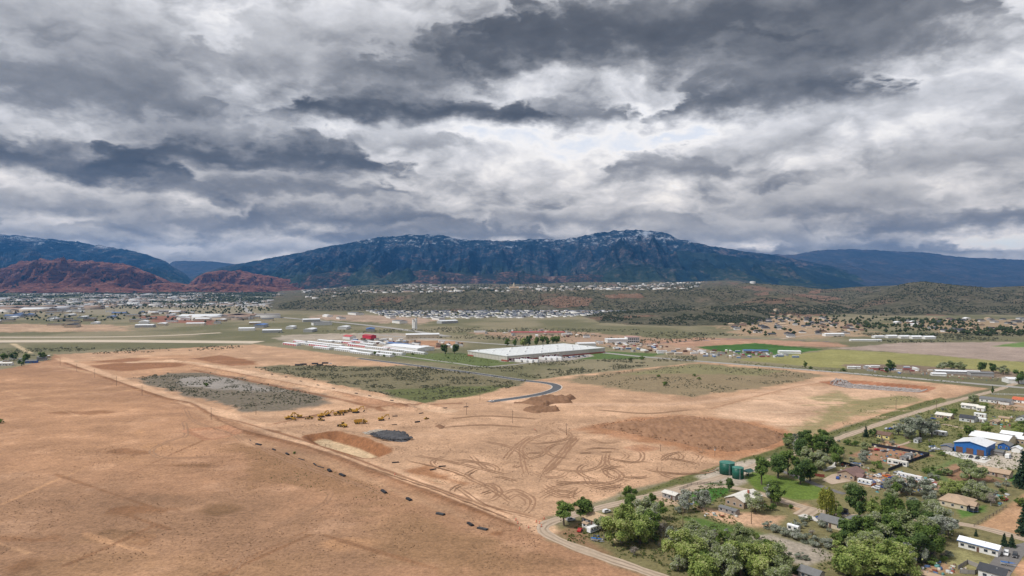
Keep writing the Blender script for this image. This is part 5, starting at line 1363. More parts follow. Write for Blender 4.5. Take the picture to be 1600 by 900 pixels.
ROWS = [(456,539,70,1),(476,538,80,0),(500,541,90,1),(494,537,80,0),(520,540,90,0),(532,545,90,0),(552,546,110,0),(560,541,80,1),(574,549,100,0),(596,551,100,0),(590,545,90,0),(616,553,70,0),(470,535,60,1),(510,534,70,0),(540,536,70,1),(575,539,60,0),(505,545,70,0),(542,549,90,0),(600,556,60,0),(566,553,80,0),(560,535,60,1),(586,536,60,0),(606,539,60,0),(628,549,80,0),(612,545,60,1),(650,552,70,0),(526,535,60,0)]
ORD = []
for i, r_ in enumerate(ROWS):
    ORD.append("%s from the left" % ("first second third fourth fifth sixth seventh eighth ninth tenth eleventh twelfth thirteenth fourteenth fifteenth sixteenth seventeenth eighteenth nineteenth twentieth twenty-first twenty-second twenty-third twenty-fourth twenty-fifth twenty-sixth twenty-seventh".split()[sorted(ROWS).index(r_)]))
for i, (px, py, L, rd) in enumerate(ROWS):
    storage_row(px, py, L*.72, 10, ("white storage row with red doors" if rd else "long white storage row with pale doors") + " in the self-storage yard, " + ORD[i], bool(rd))
# larger white sheds behind
def shed(px, py, l, w, h, rise, rz, wall, roof, label, cat="shed", group=None, doors=0, name="shed", windows=0):
    x, y = G(px, py); t = empty(name, (x, y, gz(x, y)), rz)
    b = MB(); b.box(-l/2, l/2, -w/2, w/2, 0, h); b.prism([(-w/2, h), (w/2, h), (0, h+rise-.25)], -l/2, l/2) if False else None
    b.build("wall", wall, t)
    b = MB(); b.prism([(-w/2, h), (w/2, h), (0, h+rise-.12)], -l/2+.02, l/2-.02); b.v = [(p[1], -p[0], p[2]) for p in b.v]; b.build("gable", wall, t)
    b = MB(); b.prism([(-w/2-.5, h-.12), (-w/2-.5, h+.08), (0, h+rise+.1), (w/2+.5, h+.08), (w/2+.5, h-.12), (0, h+rise-.1)][::-1], -l/2-.4, l/2+.4); b.v = [(p[1], -p[0], p[2]) for p in b.v]; b.build("roof", roof, t)
    for i in range(doors):
        yy = -w/2 + (i+.5)*w/doors; dw = min(3.6, w/doors*.7)
        b = MB(); b.box(-l/2-.12, -l/2-.03, yy-dw/2, yy+dw/2, .05, min(h-.5, 3.8)); b.build("door", M_DOORB, t)
    for i in range(windows):
        xx = -l/2 + (i+.5)*l/windows
        b = MB(); b.box(xx-.7, xx+.7, -w/2-.1, -w/2-.03, 1.0, 2.2); b.build("window", M_WIN, t)
        b = MB(); b.box(-l/2-.1, -l/2-.03, -w/2+(i+.5)*w/windows-.6, -w/2+(i+.5)*w/windows+.6, 1.0, 2.2); b.build("window", M_WIN, t)
    tag(t, label, cat, group); return t
shed(640,546,90,38,6,1.5,DIRB,W_WHITE,R_WHITE,"broad white shed at the right end of the storage yard","shed")
shed(625,541,60,20,5,1.5,DIRB,W_GREY,R_BLUE,"blue-roofed shed inside the storage yard","shed")
shed(546,530,26,16,6,3,DIRB,W_WHITE,R_RED,"red-roofed white building above the storage rows","building")
shed(577,529,30,14,7,2,DIRB,M_RED,R_RED,"dark red barn beside the red-roofed white building","barn")
shed(660,528,70,22,8,2,.2,W_CREAM,R_WHITE,"cream office building beyond the storage yard","building",windows=8)
shed(915,541,34,20,6,1.5,.2,W_WHITE,R_WHITE,"white shed beside the highway behind the warehouse","shed")
shed(840,523,120,20,6,1.5,0,W_CREAM,R_RED,"long low building with a red roof behind the warehouse","building")
shed(1233,552,34,16,4,1.0,R(-10),W_WHITE,R_WHITE,"white metal shed at the edge of the scrap yard by the green field","shed")
shed(1180,551,40,16,4,1.2,R(-8),W_GREY,R_BLUE,"blue-grey roofed shed within the roadside scrap yard","shed")
x, y = G(975, 535)
t = empty("office_block", (x, y, 0), .1)
b = MB(); b.box(-36, 4, -12, 12, 0, 7); b.build("low_wing", W_WHITE, t); b = MB(); b.box(4.05, 28, -11, 11, 0, 11); b.build("wall", W_WHITE, t)
b = MB(); b.box(3.6, 28.5, -11.5, 11.5, 11, 11.6); b.build("roof", mat("reddish_fascia", (.42, .25, .22)), t)
b = MB(); b.box(-36.5, 3.55, -12.5, 12.5, 7, 7.5); b.build("wing_roof", R_WHITE, t)
for r_ in range(2):
    for i in range(6):
        b = MB(); b.box(5.5+i*3.7, 8.0+i*3.7, -11.2, -11.03, 1.5+r_*4.6, 4.2+r_*4.6); b.build("window", M_WIN, t)
tag(t, "white two-storey building with rows of dark windows beyond the highway", "office building")
# white silo tower
x, y = G(648, 515); t = empty("silo_tower", (x, y, 0), .2)
for k, (xx, hh, rr_) in enumerate(((-3.2, 25, 3.0), (3.2, 28, 3.2), (0, 20, 2.4))):
    b = MB(); b.cyl((xx, -3 if k == 2 else 0, 0), (xx, -3 if k == 2 else 0, hh), rr_, n=14); b.build("shaft", W_WHITE, t)
    b = MB(); b.cyl((xx, -3 if k == 2 else 0, hh), (xx, -3 if k == 2 else 0, hh+1.6), rr_*1.02, .3, n=14); b.build("cap", R_GREY, t)
b = MB(); b.box(-6, 6, -5, 5, 0, 5); b.build("base_building", W_WHITE, t)
tag(t, "tall white silo tower standing alone on the flat", "silo")
# temple with spire on the mesa
D_t = 3800.0; xt = (803-800)/FPX*D_t; zt = surf(MESA, xt, D_t)
t = empty("church", (xt, D_t, zt), .2)
b = MB(); b.box(-26, 26, -13, 13, -6, 14); b.build("wall", W_CREAM, t)
b = MB(); b.prism([(-14, 14), (14, 14), (0, 20)], -26.5, 26.5); b.v = [(p[1], -p[0], p[2]) for p in b.v]; b.build("roof", R_TAN, t)
b = MB(); b.box(-6, 6, -6, 6, 14, 26); b.build("tower", W_CREAM, t)
b = MB(); b.cyl((0, 0, 26), (0, 0, 46), 5.5, .2, 8); b.build("spire", W_CREAM, t)
tag(t, "cream church with a pointed spire on the mesa's skyline", "church")
# water tank on the hilltop
D_t = 4300.0; xt = (1176-800)/FPX*D_t; zt = surf(HILL_A, xt, D_t)
t = empty("water_tank", (xt, D_t, zt-2))
b = MB(); b.cyl((0, 0, -6), (0, 0, 13), 17, n=24); b.build("wall", W_WHITE, t); b = MB(); b.cyl((0, 0, 13), (0, 0, 15), 17.2, 3, n=24); b.build("roof", R_WHITE, t)
tag(t, "round white water tank on top of the juniper hill", "water tank")
# greenhouse-like row of white roofs by the far fields
shed(1372,528,22,12,4,1.5,.1,W_WHITE,R_WHITE,"leftmost white barn in the row beyond the fallow field","barn","white barns beyond the fallow field")
for k, (px, lb) in enumerate(((1392, "second white barn in the row beyond the fallow field"), (1412, "third white barn in the row beyond the fallow field"), (1430, "fourth white barn in the row beyond the fallow field"), (1450, "small white barn ending the row beyond the fallow field"))):
    shed(px, 528+k*.5, 24, 16, 4.5, 2, .1, W_WHITE, R_WHITE, lb, "barn", "white barns beyond the fallow field")
shed(1302,525,44,14,5,1.5,.1,W_WHITE,R_WHITE,"long white barn below the new houses at the hill foot","barn")
shed(1352,533,60,8,3,1,-.1,W_WHITE,R_WHITE,"long low white shed beside the road to the hill houses","shed")
# farmyard across the highway on the right
shed(1495,584,52,11,3.6,1.2,R(-14),W_GREY,R_WHITE,"long grey farm shed with pale roof in the cattle yard","shed")
shed(1532,587,26,12,4,1.4,R(-14),W_GREY,R_GREY,"grey farm shed at the right end of the long cattle shed","shed")
shed(1466,587,16,9,3,1,R(-14),W_WHITE,R_WHITE,"small white shed at the left end of the long cattle shed","shed")
shed(1590,598,26,18,5,1.5,R(-14),W_WHITE,R_WHITE,"white barn beside the highway at the picture's right edge","barn")
for px, py, lb in ((1330,576,"white camper trailer first in the roadside row"), (1338,576,"white camper trailer second in the roadside row"), (1358,575,"white trailer with blue trim by the roadside farmyard"), (1368,575,"white trailer beside the roadside farmyard's dark tree")):
    shed(px, py, 10, 4, 3, .5, R(-10), W_WHITE, R_WHITE, lb, "trailer", "trailers in the roadside farmyard")
# cattle pens
M_RAIL = mat("grey_rail_wood", (.17, .145, .125))
def rail_fence(pts, h, label, m=M_RAIL, rails=3, gap=4.0, name="fence", solid=False, group=None):
    P = GP(pts); x0, y0 = P[0]; t = empty(name, (x0, y0, 0))
    for (ax, ay), (bx, by) in zip(P[:-1], P[1:]):
        L = math.hypot(bx-ax, by-ay); n = max(1, int(L/gap)); a = math.atan2(by-ay, bx-ax)
        for i in range(n+1):
            f = i/n; b = MB(); b.box(-.09, .09, -.09, .09, 0, h+.1); b.build("post", m, t, loc=(ax+(bx-ax)*f-x0, ay+(by-ay)*f-y0, gz(ax+(bx-ax)*f, ay+(by-ay)*f)))
        for r_ in range(1 if solid else rails):
            if solid:
                for i in range(n):
                    f = (i+.5)/n; b = MB(); b.cbox(0, 0, h/2+.05, L/n-.1, .06, h-.1, a); b.build("panel", m, t, loc=(ax+(bx-ax)*f-x0, ay+(by-ay)*f-y0, 0))
            else:
                b = MB(); b.cbox((ax+bx)/2-x0, (ay+by)/2-y0, h*(r_+1)/rails-.1, L, .07, .16, a); b.build("rail", m, t)
    tag(t, label, "fence", group); return t
rail_fence([(1400,578),(1440,581),(1560,592),(1556,596),(1440,588),(1398,582)], 1.8, "grey rail pens round the cattle yard across the highway", gap=9)
rail_fence([(1420,580),(1424,586)], 1.8, "short cross rail in the left half of the cattle yard", gap=5)
rail_fence([(1510,588),(1516,593)], 1.8, "short cross rail in the right half of the cattle yard", gap=5)

# ---- trailers, containers and heaps of goods in the yards beyond the highway
R_OLDG = mat('old_grey_roof', (.34, .33, .32))
TV = [house_mesh("trailer", 3.0, l, 3.0, .35, a, b, .05) for l, a, b in ((9, W_WHITE, R_WHITE), (12, W_WHITE, R_WHITE), (7, W_TAN, R_WHITE), (12, W_GREY, R_GREY), (8, W_TAN, R_GREY), (10, W_CREAM, R_WHITE), (6, W_GREY, R_TAN), (7, M_DOORB, R_BROWN), (9, mat('faded_red', (.30, .10, .09)), R_OLDG), (9, mat('faded_blue', (.13, .19, .32)), R_WHITE))]
for me_, tx in zip(TV, ('short white', 'long white', 'short tan', 'long grey', 'tan grey-roofed', 'cream', 'grey tan-roofed', 'brown', 'faded red', 'faded blue')): DESC[me_.name] = tx
scatter_houses(56, [(930,535),(1000,538),(1060,544),(1120,552),(1130,557),(1060,556),(960,547)], TV+TV[:3], "trailer in the crowded roadside yards beyond the warehouse", "trailer", "trailers in the roadside yards", "trailer", .3, .8, 1.5, 5)
scatter_houses(44, [(1095,549),(1130,548),(1220,554),(1250,559),(1150,560),(1100,557)], TV[2:]+TV[3:]+[TV[0]], "trailer in the roadside scrap yard", "trailer", "trailers in the scrap yard", "trailer", -.1, .6, 1.2, 4)
scatter_houses(46, [(545,531),(620,530),(690,540),(680,552),(600,540)], TV+TV[:2], "trailer behind the storage rows", "trailer", "trailers behind the storage rows", "trailer", -.7, .8, 1.5, 5)
scatter_houses(26, [(735,519),(850,516),(950,524),(900,530),(800,526)], TV, "trailer in the works yard with the long red roof", "trailer", "trailers in the works yard", "trailer", .1, 1.0, 2.2, 9)
scatter_houses(14, [(690,535),(722,538),(716,545),(680,541)], TV, "trailer beside the dark round trees left of the warehouse", "trailer", "trailers left of the warehouse", "trailer", .3, .8, 1.4, 6)
scatter_houses(22, [(1325,574),(1420,575),(1460,582),(1400,584),(1330,579)], TV, "trailer in the farmyard across the highway", "trailer", "trailers in the farmyard", "trailer", -.2, .6, 1.1, 4)
scatter_houses(10, [(0,561),(80,556),(84,563),(0,573)], [TV[0], TV[2], TV[5], HV[5], HV[7]], "small shed under the trees at the picture's left edge", "shed", "sheds under the left trees", "shed", .3, .8, 1.3, 8)
for i in range(14):
    u = 12 + i*3.6 + (26 if i > 5 else 0)
    x, y = at_wh(u, -12 - (i % 3)*9); o = link("trailer", TV[1], None, (x, y, 0), WHA); o.scale = (1, 1.2, 1.15)
    tag(o, "white semi trailer parked in front of the warehouse loading docks", "trailer", "trailers at the loading docks")

# ================================================================== HAMLET HOUSES
def window_on(t, face, u, z, w, h, l2, w2):
    """face: 'L' long side at -y, 'E' end at -x"""
    b = MB(); f = MB()
    if face == 'L':
        f.box(u-w/2-.1, u+w/2+.1, -w2-.05, -w2-.01, z-.1, z+h+.1); b.box(u-w/2, u+w/2, -w2-.09, -w2-.06, z, z+h)
    else:
        f.box(-l2-.05, -l2-.01, u-w/2-.1, u+w/2+.1, z-.1, z+h+.1); b.box(-l2-.09, -l2-.06, u-w/2, u+w/2, z, z+h)
    o = f.build("window", M_WHITEP, t); b.build("pane", M_WIN, o)
def house(px, py, l, w, h, rise, rz, wall, roof, label, hip=False, chimney=False, nwin=3, nend=2, door=True, garage=0, garage_end=0, group=None, wing=None, trim=None, name="house", cat="house", over=.5):
    x, y = G(px, py); t = empty(name, (x, y, gz(x, y)), rz)
    l2, w2 = l/2, w/2
    b = MB(); b.box(-l2, l2, -w2, w2, -.3, h); b.build("wall", wall, t)
    if hip:
        b = MB(); k = min(l2, w2)*.95; a, c = l2+over, w2+over
        r_ = max(0.2, l2-k)
        b.add([(-a,-c,h-.1),(a,-c,h-.1),(a,c,h-.1),(-a,c,h-.1),(-a,-c,h+.1),(a,-c,h+.1),(a,c,h+.1),(-a,c,h+.1),(-r_,0,h+rise),(r_,0,h+rise)],
              [(3,2,1,0),(0,1,5,4),(1,2,6,5),(2,3,7,6),(3,0,4,7),(4,5,9,8),(6,7,8,9),(5,6,9),(7,4,8)])
        rf = b.build("roof", roof, t)
    else:
        b = MB(); b.prism([(-w2, h), (w2, h), (0, h+rise-.12)], -l2+.02, l2-.02); b.v = [(p[1], -p[0], p[2]) for p in b.v]; b.build("gable", wall, t)
        b = MB(); b.prism([(-w2-over, h-.16), (-w2-over, h+.06), (0, h+rise+.12), (w2+over, h+.06), (w2+over, h-.16), (0, h+rise-.1)][::-1], -l2-over, l2+over)
        b.v = [(p[1], -p[0], p[2]) for p in b.v]; rf = b.build("roof", roof, t)
        if trim:
            b = MB(); b.box(-l2-over, l2+over, -w2-over-.08, -w2-over-.01, h-.25, h+.08); b.build("fascia", trim, rf)
            b = MB(); b.prism([(-w2-over, h-.25), (-w2-over, h+.02), (0, h+rise+.08), (w2+over, h+.02), (w2+over, h-.25), (0, h+rise-.2)][::-1], -l2-over-.1, -l2-over-.02); b.v = [(p[1], -p[0], p[2]) for p in b.v]; b.build("fascia", trim, rf)
    if chimney:
        b = MB(); b.box(l*.1, l*.1+.9, -w2*.35, -w2*.35+.9, h, h+rise+1.2); ch = b.build("chimney", M_REDB, rf)
    for i in range(2):
        b = MB(); b.cyl((-l*.25+i*l*.4, w*.12-i*w*.3, h+rise*.5), (-l*.25+i*l*.4, w*.12-i*w*.3, h+rise*.5+.9), .12, n=6); b.build("vent_pipe", M_STEEL, rf)
    for i in range(nwin):
        u = -l2 + (i+.5)*l/nwin
        if door and i == nwin//2:
            b = MB(); b.box(u-.5, u+.5, -w2-.08, -w2-.02, 0, 2.1); d_ = b.build("door", M_DOORB, t)
            b = MB(); b.box(u+.3, u+.38, -w2-.14, -w2-.085, 1.0, 1.1); b.build("handle", M_STEEL, d_)
            window_on(t, 'L', u-1.6, 1.0, 1.2, 1.1, l2, w2)
        else: window_on(t, 'L', u, 1.0, 1.4, 1.1, l2, w2)
    for i in range(nend):
        window_on(t, 'E', -w2 + (i+.5)*w/nend, 1.0, 1.2, 1.1, l2, w2)
    for i in range(garage):
        b = MB(); u = l2 - 2.2 - i*3.4; b.box(u-1.4, u+1.4, -w2-.16, -w2-.1, 0, 2.3); b.build("garage_door", M_WHITEP, t)
    for i in range(garage_end):
        gw = w/garage_end; u = -w2 + (i+.5)*gw; b = MB(); b.box(-l2-.16, -l2-.1, u-gw*.33, u+gw*.33, 0, min(h-.6, 4.2)); b.build("garage_door", M_DOORB, t)
    if wing:
        wx, wy, wl, ww = wing
        b = MB(); b.box(wx-wl/2, wx+wl/2, wy-ww/2, wy+ww/2, -.3, h-.35); wg = b.build("wing", wall, t)
        b = MB(); b.prism([(-wl/2-.4, h-.4), (wl/2+.4, h-.4), (0, h+rise*.55)], wy-ww/2-.4, wy+ww/2); b.v = [(p[0]+wx, p[1], p[2]) for p in b.v]; b.build("wing_roof", roof, wg)
    tag(t, label, cat, group); return t
U, V_ = U_ANG, U_ANG - R(90)     # U: ridge runs away to the right; V_: ridge runs to the right and nearer
Y_ = mat("yellow_siding", (.62, .52, .22)); ST = mat("tan_stone", (.36, .27, .20), var=.3, scale=2); LG = mat("light_grey_siding", (.50, .51, .50))
GP_ = mat("grey_weathered_board", (.30, .28, .26)); BL = mat("bright_blue_steel", (.025, .12, .36), .4); TR_B = mat("blue_trim", (.04, .13, .34), .5)
R_STRAW = mat("straw_shingle", (.42, .30, .19), .95); R_MAROON = mat("maroon_shingle", (.20, .125, .11), .95); R_REDT = mat("red_tile", (.55, .14, .07)); R_OLD = mat("weathered_white_roof", (.66, .63, .57), .6)
house(934,818,13,9,2.8,2.6,V_,GP_,R_STRAW,"old house with straw-coloured roof under trees at the lane's bend",chimney=False)
house(916,824,3.2,2.6,2.2,.4,V_,W_WHITE,R_TAN,"tiny white garden shed before the straw-roofed house",nwin=1,nend=0,door=False,name="garden_shed",cat="shed",over=.2)
house(1049,778,8.5,5,2.8,.8,V_,GP_,R_OLD,"small shed with white roof beside the lane and the olive trees",nwin=2,nend=0,name="shed",cat="shed")
house(1162,786,18,11,3.6,2.2,U,ST,R_OLD,"stone house with white roof and brick chimney below the green tanks",chimney=True,nwin=4,nend=3,wing=(3,-6.2,6,3.5))
house(1139,801,10,4,2.3,.6,V_,GP_,R_GREY,"weathered grey lean-to shed in front of the stone house",nwin=3,nend=0,door=False,name="shed",cat="shed",over=.2)
house(1330,745,15,10,2.9,2.4,U,ST,R_MAROON,"stone house with maroon shingle roof beside the junk lot",nwin=3,nend=3,wing=(-3,-6.5,6,4.5))
house(1381,684,11,8,3.0,1.8,V_,Y_,R_BROWN,"bright yellow house with brown roof near the dark spruces",nwin=3,nend=2)
house(1434,691,8,3,2.8,.3,U,LG,R_GREY,"small blue-grey trailer below the big silver olive tree",nwin=3,nend=1,name="trailer",cat="trailer",over=.1)
house(1466,679,12,4,3.0,.4,V_,W_WHITE,R_WHITE,"white mobile home poking out right of the big silver olive",nwin=3,nend=1,name="mobile_home",cat="mobile home",over=.15)
house(1420,716,5,4,2.8,.5,U,LG,R_GREY,"grey shed, farther of two in the fenced dirt yard",nwin=1,nend=1,name="shed",cat="shed",over=.2)
house(1413,720,5,4,2.8,.5,U,GP_,R_GREY,"darker grey shed, nearer of two in the fenced dirt yard",nwin=1,nend=1,name="shed",cat="shed",over=.2)
house(1403,726,12,3,2.9,.3,V_,W_WHITE,R_OLD,"long white camper along the fenced dirt yard's near edge",nwin=4,nend=1,name="camper",cat="camper",over=.1)
house(1523,706,21,19,6.8,2.2,U,BL,R_WHITE,"bright blue steel workshop with white roof and three brown doors",nwin=3,nend=0,door=False,garage_end=3,trim=TR_B,name="workshop",cat="workshop",over=.6)
house(1482,703,8,7,3.2,1.0,U,GP_,R_GREY,"grey-roofed lean-to on the left of the blue workshop",nwin=2,nend=0,name="lean_to",cat="shed",trim=TR_B)
house(1553,709,12,7,2.6,.8,V_,GP_,R_GREY,"grey-roofed carport on the right of the blue workshop",nwin=0,nend=0,door=False,name="carport",cat="carport")
house(1551,692,24,20,5.0,2.4,V_,W_CREAM,R_WHITE,"broad cream hall with white gabled roof behind the blue workshop",nwin=4,nend=2,name="hall",cat="hall")
house(1582,686,13,10,4.2,1.6,V_,W_TAN,R_WHITE,"small tan building with white roof right of the cream hall",nwin=3,nend=1)
house(1604,694,12,9,4,1.6,V_,W_TAN,R_WHITE,"tan building with white roof at the picture's right edge",nwin=3,nend=1)
house(1571,701,9,7,3.0,2.0,U,W_BLUE,R_GREY,"small blue house with grey roof beyond the blue workshop",nwin=2,nend=2)
house(1589,706,6,5,2.6,1.6,U,W_WHITE,R_WHITE,"small white domed shed below the little blue house",nwin=1,nend=0,door=False,name="shed",cat="shed")
house(1557,629,26,11,3.2,1.8,V_,W_WHITE,R_GREY,"long white ranch house with grey roof at the hamlet's far end",nwin=6,nend=2,wing=(9,-6.5,7,5))
house(1597,629,14,9,3.0,2.2,V_,W_WHITE,R_REDT,"white house with bright red roof at the right edge",nwin=3,nend=2)
house(1516,638,13,7,3.0,1.4,V_,W_WHITE,R_OLD,"white house with pale roof left of the yellow-green tree",nwin=4,nend=2)
house(1533,642,6,5,3.0,1.8,V_,W_WHITE,R_OLD,"small white shed right of the pale-roofed white house",nwin=1,nend=1,name="shed",cat="shed")
house(1476,653,12,9,3.0,1.6,V_,W_TAN,R_OLD,"tan house with broad white roof nearest the lane",nwin=3,nend=2)
house(1513,658,11,9,3.2,2.0,V_,LG,R_DARK,"pale grey house with charcoal roof beside two white trailers",nwin=2,nend=2)
house(1532,651,9,4,2.8,.4,V_,W_WHITE,R_WHITE,"white trailer, upper of the two beside the charcoal-roofed house",nwin=2,nend=1,name="trailer",cat="trailer",over=.1)
house(1534,659,7,4,3.0,.5,V_,W_WHITE,R_WHITE,"white trailer, lower of the two beside the charcoal-roofed house",nwin=1,nend=1,name="trailer",cat="trailer",over=.1)
house(1555,662,10,5,2.4,1.2,U,W_TAN,R_TAN,"low tan shed among scrap in the upper hamlet",nwin=1,nend=1,name="shed",cat="shed")
house(1570,658,7,5,3.0,1.0,V_,Y_,R_TAN,"small pale yellow shed among scrap in the upper hamlet",nwin=1,nend=1,name="shed",cat="shed")
house(1598,657,9,8,2.0,2.6,U,LG,R_GREY,"grey round-topped shed at the right edge of the hamlet",nwin=1,nend=1,name="shed",cat="shed")
house(1554,742,17,9,2.8,1.6,V_,ST,R_TAN,"tan-roofed brick ranch house below the blue workshop's apron",nwin=4,nend=2)
house(1496,789,15,13,3.0,2.4,U,W_CREAM,R_TAN,"house with broad tan hip roof beside the trampoline",hip=True,nwin=3,nend=3,wing=(-2,-7.5,6,4))
house(1531,860,15,5.6,3.2,1.3,V_,W_WHITE,R_WHITE,"white mobile home with blue trim beside the dark drive",nwin=5,nend=1,trim=TR_B,name="mobile_home",cat="mobile home")
house(1553,903,9,7,3.2,1.8,V_,W_WHITE,R_DARK,"white garage with charcoal roof at the picture's lower right",nwin=2,nend=1,garage=0)
house(1440,904,15,4,2.8,.5,V_,GP_,R_TAN,"long tan-roofed shed at the picture's bottom edge",nwin=3,nend=1,name="shed",cat="shed")
house(1303,822,12,8,2.8,2.0,V_,W_CREAM,R_GREY,"cream house with grey roof half hidden by the wood",nwin=3,nend=2)
house(1334,822,8,8,2.8,1.8,U,W_CREAM,R_GREY,"grey-roofed house end just right of the half-hidden cream house",nwin=2,nend=2)
house(1268,903,8,6,2.6,1.6,V_,GP_,R_GREY,"grey-roofed shed at the bottom edge below the gravel patch",nwin=2,nend=1,name="shed",cat="shed")
house(1232,912,8,6,2.6,1.6,V_,ST,R_MAROON,"maroon-roofed shed cut by the picture's bottom edge",nwin=2,nend=1,name="shed",cat="shed")
house(1240,829,5.5,2.4,2.6,.3,V_,W_WHITE,R_WHITE,"small white camper in the silver olive hedge",nwin=2,nend=1,door=False,name="camper",cat="camper",over=.05)
house(10,571,16,7,3.5,1.4,.2,W_WHITE,R_OLD,"pale building under trees at the picture's left edge",nwin=4,nend=1)
house(50,567,14,7,3.2,1.4,.2,W_BLUE,R_GREY,"blue building beside the trees at the site's left corner",nwin=4,nend=1)
rail_fence([(1497,890),(1512,881),(1530,888),(1524,898),(1500,896)], 1.8, "grey board enclosure full of junk by the lower right garage", GP_, solid=True, gap=2.5)
M_BFENCE = mat("black_privacy_screen", (.02, .021, .03), .8)
rail_fence([(1362,697),(1405,704),(1452,712)], 2.2, "black screen fence along the drive above the dirt yard", M_BFENCE, solid=True, gap=5)
rail_fence([(1452,712.6),(1420,724),(1388,737)], 2.2, "black screen fence closing the dirt yard's near side", M_BFENCE, solid=True, gap=5)
rail_fence([(1312,724),(1330,729),(1344,733)], 2.0, "dark screen fence behind the maroon-roofed house", M_BFENCE, solid=True, gap=4)
rail_fence([(1273,744),(1288,746)], 1.8, "short red-brown board fence beside the drive", mat("redwood_board", (.20, .05, .035)), solid=True, gap=2.5)
rail_fence([(1550,616.5),(1600,618)], 1.6, "white rail fence before the long ranch house", M_WHITEP, gap=6)
rail_fence([(1522,823),(1552,806),(1572,793)], 1.5, "grey wire fence along the bare dirt lot", M_RAIL, rails=2, gap=5)
rail_fence([(1484,742),(1500,735),(1520,746)], 1.7, "tan board fence round the yard by the big round tree", W_TAN, solid=True, gap=4)
rail_fence([(1062,766),(1080,758),(1110,756),(1130,759)], 1.3, "rail fence along the drive behind the small white-roofed shed", M_RAIL, gap=4)

# ---- green water tanks and pavilion
M_TANK = mat("green_tank_paint", (.012, .095, .065), .45); M_TANKR = mat("pale_green_tank_roof", (.06, .20, .155), .45); M_DKGR = mat("dark_green_roof", (.02, .075, .06), .5)
for px, py, r_, h_, lb in ((1136, 740, 4.6, 7.2, "larger dark green steel water tank beside the lane"), (1153, 747, 3.4, 6.6, "smaller dark green steel water tank beside the pavilion")):
    x, y = G(px, py); t = empty("water_tank", (x, y, 0))
    b = MB(); b.cyl((0, 0, 0), (0, 0, h_), r_, n=28); b.build("shell", M_TANK, t, True)
    for p in t.children[0].data.polygons: p.use_smooth = len(p.vertices) == 4
    b = MB(); b.cyl((0, 0, h_), (0, 0, h_+.8), r_+.12, .4, n=28); b.build("roof", M_TANKR, t)
    for k in range(3):
        b = MB(); b.cyl((0, 0, h_*(k+.5)/3), (0, 0, h_*(k+.5)/3+.12), r_+.05, n=28, cap=False); b.build("hoop", M_TANK, t)
    b = MB(); b.box(-.3, -.24, -r_-.25, -r_-.15, 0, h_+.5); b.box(.24, .3, -r_-.25, -r_-.15, 0, h_+.5)
    for k in range(12): b.box(-.24, .24, -r_-.22, -r_-.18, .4+k*.5, .45+k*.5)
    b.build("ladder", M_STEEL, t)
    tag(t, lb, "water tank", "green water tanks")
x, y = G(1168, 743); t = empty("pavilion", (x, y, 0), U)
for xx in (-2.6, 2.6):
    for yy in (-2.1, 2.1): b = MB(); b.box(xx-.12, xx+.12, yy-.12, yy+.12, 0, 2.8); b.build("post", M_DKGR, t)
b = MB(); b.prism([(-2.9, 2.8), (2.9, 2.8), (0, 4.0)], -3.3, 3.3); b.v = [(p[1], -p[0], p[2]) for p in b.v]; b.build("roof", M_DKGR, t)
b = MB(); b.box(-1.2, 1.2, -.5, .5, .7, .8); b.box(-.9, .9, -.3, .3, 0, .7); b.build("picnic_table", M_WOOD, t)
tag(t, "open pavilion with dark green roof beside the smaller tank", "pavilion")

# ---- trampolines
for px, py, lb in ((1520, 800, "round trampoline with blue rim beside the hip-roofed house"), (1318, 803, "round black trampoline on the lawn by the willow")):
    x, y = G(px, py); t = empty("trampoline", (x, y, 0))
    b = MB(); b.cyl((0, 0, .82), (0, 0, .88), 2.1, n=18); b.build("mat", M_BLK, t)
    b = MB()
    for k in range(18):
        a0, a1 = 2*math.pi*k/18, 2*math.pi*(k+1)/18
        b.add([(2.1*math.cos(a0), 2.1*math.sin(a0), .9), (2.1*math.cos(a1), 2.1*math.sin(a1), .9), (2.5*math.cos(a1), 2.5*math.sin(a1), .9), (2.5*math.cos(a0), 2.5*math.sin(a0), .9)], [(0,1,2,3)])
    b.build("rim_pad", TR_B, t)
    for k in range(6):
        a0 = 2*math.pi*k/6; b = MB(); b.cyl((2.4*math.cos(a0), 2.4*math.sin(a0), 0), (2.4*math.cos(a0), 2.4*math.sin(a0), 2.6), .05, n=5); b.build("leg", M_STEEL, t)
    b = MB(); b.cyl((0, 0, .95), (0, 0, 2.5), 2.35, n=18, cap=False); b.build("safety_net", M_BLK, t)
    tag(t, lb, "trampoline")

# ================================================================== VEHICLES
def car_mesh_parts(kind):
    if kind == 'suv': body = [(-2.3,.35),(2.3,.35),(2.35,.8),(2.2,1.0),(1.0,1.1),(-2.3,1.1)]; cab = [(-2.2,1.1),(.95,1.1),(.35,1.75),(-2.05,1.75)]
    elif kind == 'pickup': body = [(-2.8,.45),(2.7,.45),(2.75,1.0),(2.5,1.15),(1.3,1.2),(-2.8,1.2)]; cab = [(-.8,1.2),(1.3,1.2),(.75,1.85),(-.6,1.85)]
    else: body = [(-2.25,.3),(2.25,.3),(2.3,.65),(2.1,.82),(.9,.92),(-1.6,.95),(-2.25,.9)]; cab = [(-1.6,.95),(.95,.92),(.3,1.42),(-.95,1.42)]
    return body, cab
PAINT = {n: mat(n+"_car_paint", c, .3, .5, var=.05) for n, c in (("white", (.72,.72,.72)), ("silver", (.42,.43,.45)), ("black", (.02,.02,.024)), ("red", (.40,.03,.03)), ("blue", (.03,.07,.24)), ("tan", (.36,.29,.2)), ("teal", (.05,.30,.32)), ("orange", (.60,.15,.03)), ("grey", (.14,.14,.15)))}
_car = {}
